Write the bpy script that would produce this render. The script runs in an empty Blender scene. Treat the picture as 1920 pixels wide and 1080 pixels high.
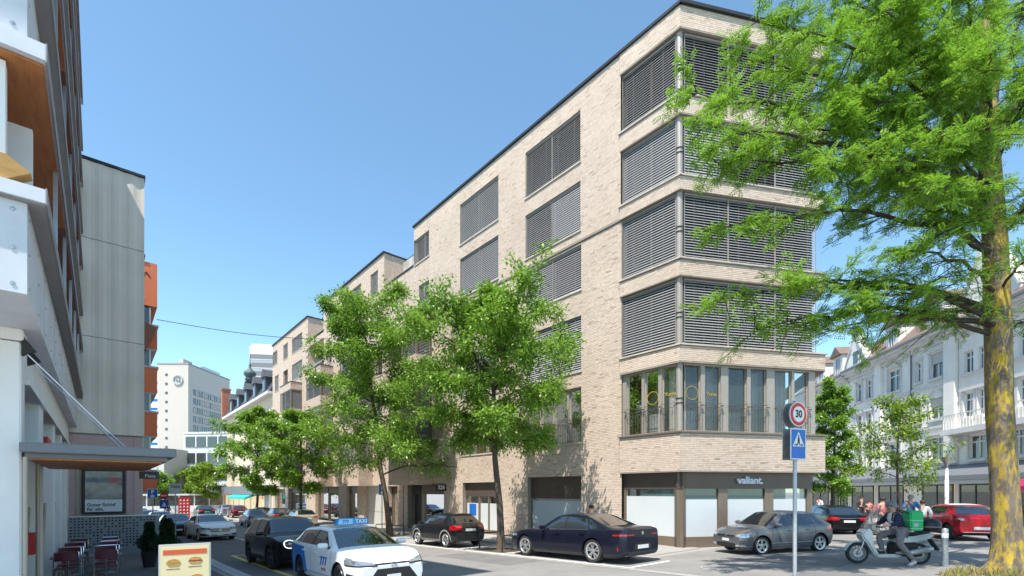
import bpy, bmesh, math, random
import numpy as np
from mathutils import Vector, Matrix, Euler
R = math.radians
random.seed(7); rng = np.random.default_rng(11)
SC = bpy.context.scene; COL = SC.collection
# ------------------------------------------------------------------ camera, sky, sun, exposure
cam = bpy.data.cameras.new("camera"); camo = bpy.data.objects.new("camera", cam); COL.objects.link(camo)
camo.location = (0, 0, 2.25); camo.rotation_euler = (R(90), 0, 0)
cam.sensor_width = 36; cam.lens = 17.006; cam.shift_y = 380/1920; cam.clip_start = .1; cam.clip_end = 6000
SC.camera = camo
CA, SA = 772/1191.1, 907/1191.1           # the street runs along d=(-CA,SA); n=(SA,CA) points across it to the right
SUN = Vector((-.17*-CA-.48*SA, -.17*SA-.48*CA, 1.0)).normalized()
world = bpy.data.worlds.new("World"); SC.world = world; world.use_nodes = True
wn = world.node_tree; bg = wn.nodes["Background"]
sky = wn.nodes.new("ShaderNodeTexSky"); sky.sky_type = 'NISHITA'; sky.sun_disc = False
sky.sun_elevation = math.asin(SUN.z); sky.sun_rotation = math.atan2(SUN.x, SUN.y) % (2*math.pi)
sky.altitude = 400; sky.air_density = .9; sky.dust_density = .4; sky.ozone_density = 1.0
tint = wn.nodes.new("ShaderNodeMix"); tint.data_type = 'RGBA'; tint.blend_type = 'MULTIPLY'; tint.inputs[0].default_value = 1; tint.inputs[7].default_value = (.83,1.0,.95,1)   # white balance of the sky
wn.links.new(sky.outputs[0], tint.inputs[6]); wn.links.new(tint.outputs[2], bg.inputs[0]); bg.inputs[1].default_value = .15
sl = bpy.data.lights.new("sun", 'SUN'); sl.energy = 3.95; sl.angle = R(.5); sl.color = (1, .945, .85)
slo = bpy.data.objects.new("sun", sl); COL.objects.link(slo); slo.rotation_euler = SUN.to_track_quat('Z', 'Y').to_euler()
SC.view_settings.view_transform = 'Standard'; SC.view_settings.look = 'None'
SC.view_settings.exposure = 1.10; SC.view_settings.gamma = 1
SC.view_settings.use_curve_mapping = False
SC.cycles.max_bounces = 6; SC.cycles.transparent_max_bounces = 8
# ------------------------------------------------------------------ helpers
def zg(s):
    if s < 20: return .31-.033*s
    if s < 45: return -.35-.02*(s-20)
    return -.85-.006*(min(s, 160)-45)
def W(t, s, z=0): return Vector((-CA*s+SA*t, SA*s+CA*t, z))
def TS(x, y): return SA*x+CA*y, -CA*x+SA*y
STREET = math.atan2(CA, SA)               # local x = t (across), local y = s (along)
class MB:
    def __init__(s): s.v = []; s.f = []
    def add(s, vs, fs):
        b = len(s.v); s.v += [tuple(p) for p in vs]; s.f += [tuple(b+i for i in f) for f in fs]; return s
    def box(s, x0, x1, y0, y1, z0, z1):
        return s.add([(x0,y0,z0),(x1,y0,z0),(x1,y1,z0),(x0,y1,z0),(x0,y0,z1),(x1,y0,z1),(x1,y1,z1),(x0,y1,z1)],
                     [(0,3,2,1),(4,5,6,7),(0,1,5,4),(1,2,6,5),(2,3,7,6),(3,0,4,7)])
    def obox(s, c, ax, ay, az):           # oriented box: centre and three half-axes
        c = Vector(c); ax = Vector(ax); ay = Vector(ay); az = Vector(az)
        P = [c+i*ax+j*ay+k*az for k in (-1,1) for (i,j) in ((-1,-1),(1,-1),(1,1),(-1,1))]
        return s.add(P, [(0,3,2,1),(4,5,6,7),(0,1,5,4),(1,2,6,5),(2,3,7,6),(3,0,4,7)])
    def quad(s, a, b, c, d): return s.add([a,b,c,d], [(0,1,2,3)])
    def tube(s, pts, rad, n=8, cap=True):
        pts = [Vector(p) for p in pts]; m = len(pts)
        rad = [float(rad)]*m if not hasattr(rad, '__len__') else [float(q) for q in rad]
        rings = []; up = None
        for i, p in enumerate(pts):
            d = (pts[min(i+1,m-1)]-pts[max(i-1,0)]).normalized()
            if up is None: up = Vector((0,0,1)) if abs(d.z) < .9 else Vector((1,0,0))
            a = d.cross(up).normalized(); b = d.cross(a).normalized(); up = -b if abs(b.dot(d)) < .9 else up
            up = a.cross(d)
            rings.append([p+rad[i]*(math.cos(2*math.pi*k/n)*a+math.sin(2*math.pi*k/n)*b) for k in range(n)])
        vs = [v for r_ in rings for v in r_]; fs = []
        for i in range(m-1):
            for k in range(n): fs.append((i*n+k, i*n+(k+1)%n, (i+1)*n+(k+1)%n, (i+1)*n+k))
        if cap: fs += [tuple(range(n))[::-1], tuple((m-1)*n+k for k in range(n))]
        return s.add(vs, fs)
    def lathe(s, prof, n=20, c=(0,0,0), axis='z', cap=True):   # prof: (r, h)
        vs = []; m = len(prof)
        for r_, h in prof:
            for k in range(n):
                a = 2*math.pi*k/n; x, y = r_*math.cos(a), r_*math.sin(a)
                p = {'z': (x,y,h), 'y': (x,h,y), 'x': (h,x,y)}[axis]
                vs.append((p[0]+c[0], p[1]+c[1], p[2]+c[2]))
        fs = []
        for i in range(m-1):
            for k in range(n): fs.append((i*n+k, i*n+(k+1)%n, (i+1)*n+(k+1)%n, (i+1)*n+k))
        if cap and prof[0][0] > 1e-4: fs.append(tuple(range(n))[::-1])
        if cap and prof[-1][0] > 1e-4: fs.append(tuple((m-1)*n+k for k in range(n)))
        return s.add(vs, fs)
    def prism(s, poly, y0, y1, plane='xz'):          # polygon extruded along the remaining axis
        n = len(poly)
        f = {'xz': lambda p, h: (p[0],h,p[1]), 'yz': lambda p, h: (h,p[0],p[1]), 'xy': lambda p, h: (p[0],p[1],h)}[plane]
        vs = [f(p,y0) for p in poly]+[f(p,y1) for p in poly]
        fs = [tuple(range(n)), tuple(range(2*n-1,n-1,-1))]+[(i,n+i,n+(i+1)%n,(i+1)%n) for i in range(n)]
        return s.add(vs, fs)
    def xform(s, M, start=0):
        for i in range(start, len(s.v)): s.v[i] = tuple(M @ Vector(s.v[i]))
        return s
    def build(s, name, m, parent=None, smooth=None, bevel=0, fixn=True):
        me = bpy.data.meshes.new(name); me.from_pydata(s.v, [], s.f); me.materials.append(m)
        if fixn or bevel:
            bm = bmesh.new(); bm.from_mesh(me)
            if fixn: bmesh.ops.recalc_face_normals(bm, faces=bm.faces)
            if bevel:
                bmesh.ops.bevel(bm, geom=[e for e in bm.edges if e.is_manifold and e.calc_face_angle(0) > .6], offset=bevel, segments=2, affect='EDGES', clamp_overlap=True)
            bm.to_mesh(me); bm.free()
        if smooth is not None:
            me.polygons.foreach_set('use_smooth', [True]*len(me.polygons))
            me.set_sharp_from_angle(angle=R(smooth))
        return link(name, me, parent)
def link(name, me, parent=None, loc=None):
    o = bpy.data.objects.new(name, me); COL.objects.link(o)
    if parent: o.parent = parent
    if loc is not None: o.location = loc
    return o
def npmesh(name, V, Q, m, smooth=False):             # fast mesh from arrays (all faces of one size)
    me = bpy.data.meshes.new(name); V = np.asarray(V, np.float32); Q = np.asarray(Q, np.int32); k = Q.shape[1]
    me.vertices.add(len(V)); me.vertices.foreach_set('co', V.ravel())
    me.loops.add(Q.size); me.loops.foreach_set('vertex_index', Q.ravel())
    me.polygons.add(len(Q)); me.polygons.foreach_set('loop_start', np.arange(0, Q.size, k, dtype=np.int32))
    if smooth: me.polygons.foreach_set('use_smooth', np.ones(len(Q), bool))
    me.update(calc_edges=True); me.materials.append(m); return me
def tag(o, label=None, cat=None, group=None, kind=None):
    if label: o['label'] = label
    if cat: o['category'] = cat
    if group: o['group'] = group
    if kind: o['kind'] = kind
    return o
def thing(name, label, cat, loc=(0,0,0), rz=0, group=None):
    o = bpy.data.objects.new(name, None); COL.objects.link(o); o.location = loc; o.rotation_euler = (0,0,rz)
    o.empty_display_size = .2
    return tag(o, label, cat, group)
def copy_tree(o, parent=None):
    c = o.copy(); COL.objects.link(c)
    if parent: c.parent = parent
    for ch in list(o.children): copy_tree(ch, c)
    return c
def text(body, size, name, m, parent, loc, rot, depth=.004, sx=1, shear=0, align='CENTER', bold=0):
    cu = bpy.data.curves.new(name, 'FONT'); cu.body = body; cu.size = size; cu.extrude = depth; cu.align_x = align; cu.align_y = 'CENTER'
    cu.shear = shear; cu.offset = bold; cu.resolution_u = 3
    t = bpy.data.objects.new(name, cu); COL.objects.link(t); me = bpy.data.meshes.new_from_object(t); me.name = name; bpy.data.objects.remove(t); me.materials.clear(); me.materials.append(m)
    o = link(name, me, parent, loc); o.rotation_euler = rot; o.scale = (sx,1,1); return o
# ------------------------------------------------------------------ materials
def mat(name, col, rough=.6, metal=0, var=.0, scale=3, col2=None, bump=0, bscale=None, spec=.5, stretch=(1,1,1), coat=0, island=0, detail=4, emis=0, trans=0):
    m = bpy.data.materials.new(name); m.use_nodes = True; nt = m.node_tree; N = nt.nodes; L = nt.links
    b = N["Principled BSDF"]; b.inputs["Base Color"].default_value = (*col,1); b.inputs["Roughness"].default_value = rough
    b.inputs["Metallic"].default_value = metal; b.inputs["Specular IOR Level"].default_value = spec; b.inputs["Coat Weight"].default_value = coat
    if coat: b.inputs["Coat Roughness"].default_value = .03
    if emis: b.inputs["Emission Color"].default_value = (*col,1); b.inputs["Emission Strength"].default_value = emis
    tc = N.new("ShaderNodeTexCoord"); mp = N.new("ShaderNodeMapping"); mp.inputs["Scale"].default_value = stretch
    L.new(tc.outputs["Object"], mp.inputs[0])
    src = None
    if var or col2:
        nz = N.new("ShaderNodeTexNoise"); nz.inputs["Scale"].default_value = scale; nz.inputs["Detail"].default_value = detail; nz.inputs["Roughness"].default_value = .62
        L.new(mp.outputs[0], nz.inputs["Vector"])
        cr = N.new("ShaderNodeValToRGB"); cr.color_ramp.elements[0].position = .3; cr.color_ramp.elements[1].position = .7
        c2 = col2 or tuple(min(1, c*(1+var)) for c in col); c1 = col if col2 else tuple(c*(1-var) for c in col)
        cr.color_ramp.elements[0].color = (*c1,1); cr.color_ramp.elements[1].color = (*c2,1)
        L.new(nz.outputs[0], cr.inputs[0]); src = cr.outputs[0]
    if island:
        g = N.new("ShaderNodeNewGeometry"); hs = N.new("ShaderNodeHueSaturation")
        mr = N.new("ShaderNodeMapRange"); mr.inputs[3].default_value = 1-island; mr.inputs[4].default_value = 1+island
        L.new(g.outputs["Random Per Island"], mr.inputs[0]); L.new(mr.outputs[0], hs.inputs["Value"])
        if src: L.new(src, hs.inputs["Color"])
        else: hs.inputs["Color"].default_value = (*col,1)
        src = hs.outputs[0]
    if src: L.new(src, b.inputs["Base Color"])
    if bump:
        nb = N.new("ShaderNodeTexNoise"); nb.inputs["Scale"].default_value = bscale or scale*8; nb.inputs["Detail"].default_value = 5
        L.new(mp.outputs[0], nb.inputs["Vector"])
        bp = N.new("ShaderNodeBump"); bp.inputs["Strength"].default_value = bump; bp.inputs["Distance"].default_value = .02
        L.new(nb.outputs[0], bp.inputs["Height"]); L.new(bp.outputs[0], b.inputs["Normal"])
    if trans:
        ts = N.new("ShaderNodeBsdfTranslucent"); mx = N.new("ShaderNodeMixShader"); mx.inputs[0].default_value = trans
        if src: L.new(src, ts.inputs[0])
        else: ts.inputs[0].default_value = (*col,1)
        L.new(b.outputs[0], mx.inputs[1]); L.new(ts.outputs[0], mx.inputs[2]); L.new(mx.outputs[0], N["Material Output"].inputs[0])
    return m
def ramp_island(name, cols, rough=.85, noise=.12):   # colour picked per loose piece (bricks)
    m = bpy.data.materials.new(name); m.use_nodes = True; N = m.node_tree.nodes; L = m.node_tree.links; b = N["Principled BSDF"]
    b.inputs["Roughness"].default_value = rough; b.inputs["Specular IOR Level"].default_value = .25
    g = N.new("ShaderNodeNewGeometry"); cr = N.new("ShaderNodeValToRGB"); e = cr.color_ramp.elements
    while len(e) < len(cols): e.new(.5)
    for i, (p, c) in enumerate(cols): e[i].position = p; e[i].color = (*c,1)
    L.new(g.outputs["Random Per Island"], cr.inputs[0])
    tc = N.new("ShaderNodeTexCoord"); nz = N.new("ShaderNodeTexNoise"); nz.inputs["Scale"].default_value = 9; nz.inputs["Detail"].default_value = 5
    L.new(tc.outputs["Object"], nz.inputs["Vector"])
    n2 = N.new("ShaderNodeTexNoise"); n2.inputs["Scale"].default_value = .45; n2.inputs["Detail"].default_value = 3; L.new(tc.outputs["Object"], n2.inputs["Vector"])
    ad = N.new("ShaderNodeMath"); L.new(nz.outputs[0], ad.inputs[0]); L.new(n2.outputs[0], ad.inputs[1])
    mr = N.new("ShaderNodeMapRange"); mr.inputs[1].default_value = .6; mr.inputs[2].default_value = 1.4; mr.inputs[3].default_value = 1-noise; mr.inputs[4].default_value = 1+noise
    L.new(ad.outputs[0], mr.inputs[0])
    hs = N.new("ShaderNodeHueSaturation"); L.new(mr.outputs[0], hs.inputs["Value"]); L.new(cr.outputs[0], hs.inputs["Color"]); L.new(hs.outputs[0], b.inputs["Base Color"])
    bp = N.new("ShaderNodeBump"); bp.inputs["Strength"].default_value = .35; bp.inputs["Distance"].default_value = .01
    n3 = N.new("ShaderNodeTexNoise"); n3.inputs["Scale"].default_value = 40; L.new(tc.outputs["Object"], n3.inputs["Vector"])
    L.new(n3.outputs[0], bp.inputs["Height"]); L.new(bp.outputs[0], b.inputs["Normal"])
    return m
def brick_mat(name, c1, c2, mort, bw=.36, bh=.09, mortar=.012):   # far brick: pattern along (x+y, z)
    m = bpy.data.materials.new(name); m.use_nodes = True; N = m.node_tree.nodes; L = m.node_tree.links; b = N["Principled BSDF"]
    b.inputs["Roughness"].default_value = .88; b.inputs["Specular IOR Level"].default_value = .2
    tc = N.new("ShaderNodeTexCoord"); sx = N.new("ShaderNodeSeparateXYZ"); L.new(tc.outputs["Object"], sx.inputs[0])
    ad = N.new("ShaderNodeMath"); L.new(sx.outputs[0], ad.inputs[0]); L.new(sx.outputs[1], ad.inputs[1])
    cx = N.new("ShaderNodeCombineXYZ"); L.new(ad.outputs[0], cx.inputs[0]); L.new(sx.outputs[2], cx.inputs[1])
    bt = N.new("ShaderNodeTexBrick"); L.new(cx.outputs[0], bt.inputs["Vector"])
    bt.inputs["Color1"].default_value = (*c1,1); bt.inputs["Color2"].default_value = (*c2,1); bt.inputs["Mortar"].default_value = (*mort,1)
    bt.inputs["Scale"].default_value = 1; bt.inputs["Mortar Size"].default_value = mortar; bt.inputs["Brick Width"].default_value = bw; bt.inputs["Row Height"].default_value = bh
    nz = N.new("ShaderNodeTexNoise"); nz.inputs["Scale"].default_value = 4; nz.inputs["Detail"].default_value = 6; L.new(tc.outputs["Object"], nz.inputs["Vector"])
    mr = N.new("ShaderNodeMapRange"); mr.inputs[1].default_value = .3; mr.inputs[2].default_value = .7; mr.inputs[3].default_value = .85; mr.inputs[4].default_value = 1.12
    L.new(nz.outputs[0], mr.inputs[0]); hs = N.new("ShaderNodeHueSaturation"); L.new(mr.outputs[0], hs.inputs["Value"]); L.new(bt.outputs[0], hs.inputs["Color"])
    L.new(hs.outputs[0], b.inputs["Base Color"])
    bp = N.new("ShaderNodeBump"); bp.invert = True; bp.inputs["Strength"].default_value = .6; bp.inputs["Distance"].default_value = .012
    L.new(bt.outputs[1], bp.inputs["Height"]); L.new(bp.outputs[0], b.inputs["Normal"])
    return m
def glass_mat(name, tint=(.75,.85,.85), alpha=.45, rough=.015, ior=1.75):   # pane: see-through tinted sheet with a mirror reflection that grows at glancing angles
    m = bpy.data.materials.new(name); m.use_nodes = True; N = m.node_tree.nodes; L = m.node_tree.links; b = N["Principled BSDF"]
    b.inputs["Base Color"].default_value = (*tint,1); b.inputs["Roughness"].default_value = .3
    tr = N.new("ShaderNodeBsdfTransparent"); tr.inputs[0].default_value = (*[min(1, .78+.22*c) for c in tint],1)
    gl = N.new("ShaderNodeBsdfGlossy"); gl.inputs["Roughness"].default_value = rough; fr_ = N.new("ShaderNodeFresnel"); fr_.inputs[0].default_value = ior
    mx = N.new("ShaderNodeMixShader"); mx.inputs[0].default_value = 1-alpha; L.new(b.outputs[0], mx.inputs[1]); L.new(tr.outputs[0], mx.inputs[2])
    m2 = N.new("ShaderNodeMixShader"); L.new(fr_.outputs[0], m2.inputs[0]); L.new(mx.outputs[0], m2.inputs[1]); L.new(gl.outputs[0], m2.inputs[2]); L.new(m2.outputs[0], N["Material Output"].inputs[0])
    return m
M = {}
M['asphalt'] = mat('asphalt', (.21,.20,.192), .9, var=.16, scale=.7, bump=.35, bscale=90, island=0, detail=8)
M['asphalt2'] = mat('asphalt_light', (.29,.278,.265), .9, var=.12, scale=.5, bump=.35, bscale=90, detail=8)
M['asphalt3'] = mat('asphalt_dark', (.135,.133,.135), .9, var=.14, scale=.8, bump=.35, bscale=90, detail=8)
M['asphalt_p'] = mat('asphalt_repair', (.155,.15,.148), .92, var=.14, scale=1.2, bump=.4, bscale=110, detail=8)
M['granite'] = mat('granite_kerb', (.34,.32,.30), .85, var=.2, scale=25, bump=.2)
M['paint'] = mat('road_paint', (.72,.72,.70), .8, var=.18, scale=14)
M['ypaint'] = mat('yellow_paint', (.60,.50,.13), .8, var=.2, scale=14)
M['mortar'] = mat('mortar', (.30,.255,.21), .95, var=.1, scale=6)
M['brickg'] = ramp_island('pale_brick', [(0,(.38,.29,.235)),(.04,(.53,.425,.345)),(.3,(.59,.48,.395)),(.75,(.62,.51,.425)),(.96,(.57,.435,.35)),(1,(.48,.345,.27))])
M['brickf'] = brick_mat('pale_brick_far', (.60,.485,.40), (.53,.415,.335), (.37,.30,.24), .3, .075, .010)
M['coping'] = mat('dark_coping', (.035,.036,.04), .5, metal=.3, var=.1)
M['bronze'] = mat('bronze_metal', (.215,.165,.125), .42, metal=.35, var=.06, scale=2)
M['bronzed'] = mat('bronze_dark', (.13,.098,.08), .45, metal=.4, var=.08, scale=2)
M['alu'] = mat('grey_aluminium', (.36,.32,.285), .45, metal=.25, var=.05)
M['slat'] = mat('blind_slat', (.45,.44,.44), .45, metal=.2, var=.04)
M['slatd'] = mat('blind_slat_grey', (.20,.205,.215), .5, metal=.2, var=.05)
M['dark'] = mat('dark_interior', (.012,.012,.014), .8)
M['room'] = mat('room_interior', (.34,.33,.30), .9, var=.45, scale=.8)
M['glass'] = glass_mat('window_glass', (.22,.27,.25), .16)
M['glassd'] = glass_mat('dark_window_glass', (.05,.06,.065), .7)
M['shopglass'] = glass_mat('shop_glass', (.16,.28,.27), .55)
M['frost'] = mat('frosted_film', (.56,.59,.61), .3, var=.05, scale=.5, coat=.6)
M['curtain'] = mat('curtain', (.72,.70,.66), .9, var=.2, scale=6, stretch=(12,12,.3))
M['sill'] = mat('stone_sill', (.50,.44,.38), .75, var=.1)
M['black'] = mat('black_plastic', (.015,.015,.016), .5)
M['rubber'] = mat('tyre_rubber', (.022,.022,.023), .82, var=.2, scale=20)
M['chrome'] = mat('chrome', (.75,.75,.76), .12, metal=1)
M['steel'] = mat('steel', (.45,.46,.47), .35, metal=.8, var=.05)
M['galv'] = mat('galvanised_steel', (.46,.48,.50), .5, metal=.55, var=.12, scale=12)
M['white'] = mat('white_paint', (.78,.78,.77), .5, var=.03, scale=2)
M['red'] = mat('red_sign', (.55,.02,.025), .4)
M['bluesign'] = mat('blue_sign', (.01,.13,.50), .4)
M['signback'] = mat('sign_back', (.22,.23,.24), .5, metal=.3, var=.3)
M['txt_black'] = mat('black_print', (.01,.01,.012), .6)
M['txt_white'] = mat('white_print', (.8,.8,.8), .6)
M['letter'] = mat('lilac_letter', (.68,.67,.80), .35)
M['gold'] = mat('gold_print', (.55,.36,.03), .4)
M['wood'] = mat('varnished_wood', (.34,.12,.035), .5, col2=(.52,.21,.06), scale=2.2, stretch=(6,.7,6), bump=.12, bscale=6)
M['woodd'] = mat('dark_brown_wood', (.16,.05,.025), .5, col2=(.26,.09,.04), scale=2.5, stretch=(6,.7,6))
M['panelw'] = mat('white_cement_panel', (.60,.62,.66), .7, var=.09, scale=1.4)
M['wallw'] = mat('white_render', (.80,.79,.78), .85, var=.06, scale=1.0, bump=.1, bscale=60)
M['soffit'] = mat('grey_soffit', (.26,.25,.255), .7, var=.08)
M['beige'] = mat('beige_profile', (.42,.37,.30), .5, metal=.2)
M['corr'] = mat('corrugated_grey', (.76,.69,.60), .7, var=.06, scale=.6)
M['pinkstone'] = mat('pink_stone', (.52,.35,.34), .85, col2=(.60,.43,.41), scale=9, bump=.15)
M['orange'] = mat('orange_panel', (.68,.18,.07), .6, var=.05)
M['greywall'] = mat('pale_grey_wall', (.50,.50,.50), .8, var=.06)
M['canopy'] = mat('canopy_grey', (.17,.18,.20), .5, metal=.2, var=.06)
M['hotel'] = mat('hotel_cream', (.50,.455,.41), .85, var=.03, scale=.1)
M['hotelg'] = mat('hotel_grey', (.46,.44,.42), .85, var=.03, scale=.1)
M['ofw'] = mat('office_white', (.55,.57,.58), .7, var=.04)
M['slate'] = mat('slate_roof', (.055,.058,.066), .55, var=.25, scale=3)
M['cream'] = mat('cream_render', (.60,.50,.38), .85, var=.08)
M['hist'] = mat('white_stucco', (.80,.77,.72), .85, var=.07, scale=.8, bump=.1, bscale=30)
M['histt'] = mat('white_stucco_trim', (.62,.61,.60), .85, var=.08, scale=1.2)
M['rooft'] = mat('brown_roof_tile', (.14,.095,.075), .85, col2=(.20,.14,.115), scale=1.5, bump=.5, bscale=8, stretch=(1,1,4))
M['shopdark'] = mat('dark_shopfront', (.04,.04,.043), .5, var=.1)
M['fascia'] = mat('grey_fascia', (.17,.175,.19), .55, var=.05)
M['fascial'] = mat('light_grey_fascia', (.48,.47,.45), .7, var=.05)
M['shopin'] = mat('lit_shop_interior', (.62,.46,.28), .8, emis=.55, var=.5, scale=1.2)
M['lampon'] = mat('shop_spotlight', (1,.86,.6), .5, emis=6)
M['teal'] = mat('teal_awning', (.02,.42,.36), .7, var=.06)
M['magenta'] = mat('magenta_awning', (.40,.01,.09), .7)
M['bark'] = mat('street_tree_bark', (.10,.075,.055), .95, var=.3, scale=6, bump=.6, bscale=22, stretch=(1,1,.25))
M['twig'] = mat('twig_bark', (.055,.042,.03), .95, var=.25, scale=6)
def locust_bark():
    m = mat('lichen_bark', (.13,.105,.085), .95, var=.35, scale=5, bump=1, bscale=7, stretch=(1,1,.22)); N = m.node_tree.nodes; L = m.node_tree.links; b = N["Principled BSDF"]
    src = b.inputs["Base Color"].links[0].from_socket
    tc = N.new("ShaderNodeTexCoord"); mp = N.new("ShaderNodeMapping"); mp.inputs["Scale"].default_value = (1,1,.35); L.new(tc.outputs["Object"], mp.inputs[0])
    nz = N.new("ShaderNodeTexNoise"); nz.inputs["Scale"].default_value = 6.5; nz.inputs["Detail"].default_value = 9; nz.inputs["Roughness"].default_value = .7; L.new(mp.outputs[0], nz.inputs["Vector"])
    cr = N.new("ShaderNodeValToRGB"); cr.color_ramp.elements[0].position = .455; cr.color_ramp.elements[1].position = .60; L.new(nz.outputs[0], cr.inputs[0])
    mx = N.new("ShaderNodeMix"); mx.data_type = 'RGBA'; L.new(cr.outputs[0], mx.inputs[0]); L.new(src, mx.inputs[6]); mx.inputs[7].default_value = (.40,.28,.03,1)
    L.new(mx.outputs[2], b.inputs["Base Color"]); return m
M['lbark'] = locust_bark()
M['leaf'] = mat('street_tree_leaf', (.20,.355,.04), .40, island=.40, trans=.4, spec=.5)
M['leaf2'] = mat('lime_leaf', (.20,.30,.03), .5, island=.45, trans=.36, spec=.3)
M['leafl'] = mat('locust_leaflet', (.20,.37,.035), .5, island=.35, trans=.45, spec=.3)
M['leafd'] = mat('conifer_leaf', (.018,.052,.014), .6, island=.4, trans=.12)
M['dry'] = mat('dry_grass', (.34,.27,.11), .9, island=.5, trans=.3)
M['terracotta'] = mat('dark_pot', (.045,.045,.05), .7)
M['seatred'] = mat('dark_red_chair', (.14,.012,.03), .45, var=.08)
M['cloth_navy'] = mat('navy_jacket', (.012,.016,.06), .85, var=.25, scale=12)
M['cloth_grey'] = mat('grey_trousers', (.19,.17,.17), .9, var=.2, scale=14)
M['cloth_blue'] = mat('blue_shirt', (.06,.16,.36), .9, var=.15, scale=10)
M['cloth_red'] = mat('red_pattern_top', (.26,.015,.025), .9, col2=(.42,.17,.17), scale=9)
M['cloth_dark'] = mat('dark_clothes', (.03,.03,.035), .9, var=.3, scale=9)
M['cloth_light'] = mat('pale_shirt', (.55,.56,.57), .9, var=.1)
M['skin'] = mat('skin', (.52,.30,.22), .55, var=.06, scale=10)
M['hair'] = mat('dark_hair', (.03,.02,.015), .7, var=.3, scale=30)
M['hairg'] = mat('grey_hair', (.30,.26,.23), .8, var=.2, scale=30)
M['green'] = mat('green_bag', (.02,.48,.15), .6, var=.06)
M['scsilver'] = mat('silver_scooter_paint', (.50,.56,.60), .3, metal=.45, coat=.6)
M['clear'] = glass_mat('clear_screen', (.55,.6,.62), .35)
def paint(name, c, metal=.0, rough=.3): return mat(name, c, rough, metal=metal, coat=.55, spec=.2)
P_ = dict(white=paint('white_car_paint', (.76,.77,.78)), black=paint('black_car_paint', (.006,.006,.008)), navy=paint('navy_car_paint', (.011,.013,.027), .35),
  grey=paint('grey_car_paint', (.155,.155,.165), .5), red=paint('red_car_paint', (.40,.008,.016), .2), silver=paint('silver_blue_paint', (.20,.26,.34), .5),
  dk=paint('charcoal_car_paint', (.013,.014,.017), .3), beige=paint('pale_champagne_paint', (.40,.40,.35), .5), maroon=paint('maroon_car_paint', (.10,.012,.015), .2), blue=paint('taxi_blue_film', (.01,.17,.60)))
M['carglass'] = mat('car_glass', (.012,.016,.02), .03, spec=1, coat=1)
M['lens'] = mat('headlamp_lens', (.42,.45,.48), .08, metal=.6, coat=1)
M['drl'] = mat('white_lamp_ring', (.9,.9,.85), .3, emis=.6)
M['tail'] = mat('tail_lamp_red', (.42,.006,.01), .15, coat=1)
M['plate'] = mat('number_plate', (.70,.70,.70), .4)
M['rim'] = mat('alloy_rim', (.60,.60,.60), .3, metal=.8)
M['rimd'] = mat('dark_alloy_rim', (.05,.05,.055), .35, metal=.6)
# ------------------------------------------------------------------ ground, road, pavements
def sheet(name, t0, t1, s0, s1, dz, m, nt=1):
    ss = sorted(set([s0, s1]+[s for s in range(-40, 170, 3) if s0 < s < s1]+[20]*(s0 < 20 < s1)+[45]*(s0 < 45 < s1)+[160]*(s0 < 160 < s1)))
    mb = MB(); V = []; 
    for s in ss:
        for i in range(nt+1): V.append(W(t0+(t1-t0)*i/nt, s, zg(s)+dz))
    k = nt+1
    mb.add(V, [(a*k+i, a*k+i+1, (a+1)*k+i+1, (a+1)*k+i) for a in range(len(ss)-1) for i in range(nt)])
    return mb.build(name, m, fixn=False)
tag(sheet('ground', -700, 900, -40, 1800, 0, M['asphalt2']), kind='structure')
tag(sheet('road', 2.75, 11.2, -30, 160, .004, M['asphalt']), kind='structure')
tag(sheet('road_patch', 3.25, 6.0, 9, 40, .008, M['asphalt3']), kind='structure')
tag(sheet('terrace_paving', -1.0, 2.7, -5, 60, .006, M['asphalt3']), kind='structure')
tag(sheet('plaza_road', 11.6, 40, -30, 9.2, .005, M['asphalt']), kind='structure')
tag(sheet('kerb_strip', 11.2, 11.38, 5.5, 160, .012, M['granite']), kind='structure')
tag(sheet('kerb_strip', 2.70, 2.84, -10, 90, .02, M['granite']), kind='structure')
def line(name, t0, t1, s0, s1, m, dz=.013): return tag(sheet(name, t0, t1, s0, s1, dz, m), kind='structure')
line('parking_line', 11.46, 11.57, 8.2, 60, M['paint'])
for s in (8.3, 14.2, 17.2, 22.6, 30, 36, 42): line('bay_line', 11.58, 13.6, s, s+.12, M['paint'])
line('lane_line', 6.2, 6.29, 17.5, 60, M['paint'])
for s in (14, 21, 28, 35.6, 43, 50): line('centre_dash', 8.1, 8.22, s, s+2.2, M['paint'])
line('taxi_bay_line', 4.02, 4.16, 6, 22.4, M['ypaint']); line('taxi_bay_line', 4.16, 5.9, 22.26, 22.4, M['ypaint'])
for t0 in (3.12, 2.92):                                        # ribbed guide lines for the blind
    for k in range(3): line('guide_line', t0+k*.062, t0+k*.062+.036, 5, 27, M['paint'], .016)
for s in np.arange(5, 27, .55): pass
# raised pavement with kerb on the right
pv = MB(); SS = [9.6]+list(range(11, 160, 3))
for a, b in zip(SS[:-1], SS[1:]):
    za, zb = zg(a)+.10, zg(b)+.10
    if a == 9.6: za = zg(a)+.012
    pv.quad(W(14.5,a,za), W(17.9,a,za), W(17.9,b,zb), W(14.5,b,zb)); pv.quad(W(14.5,a,zg(a)-.02), W(14.5,a,za), W(14.5,b,zb), W(14.5,b,zg(b)-.02))
tag(pv.build('pavement', M['asphalt2'], fixn=False), kind='structure')
kb = MB()
for a, b in zip(SS[1:-1], SS[2:]):
    kb.quad(W(14.38,a,zg(a)+.104), W(14.54,a,zg(a)+.104), W(14.54,b,zg(b)+.104), W(14.38,b,zg(b)+.104)); kb.quad(W(14.38,a,zg(a)-.02), W(14.38,a,zg(a)+.104), W(14.38,b,zg(b)+.104), W(14.38,b,zg(b)-.02))
tag(kb.build('kerb', M['granite'], fixn=False), kind='structure')
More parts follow.
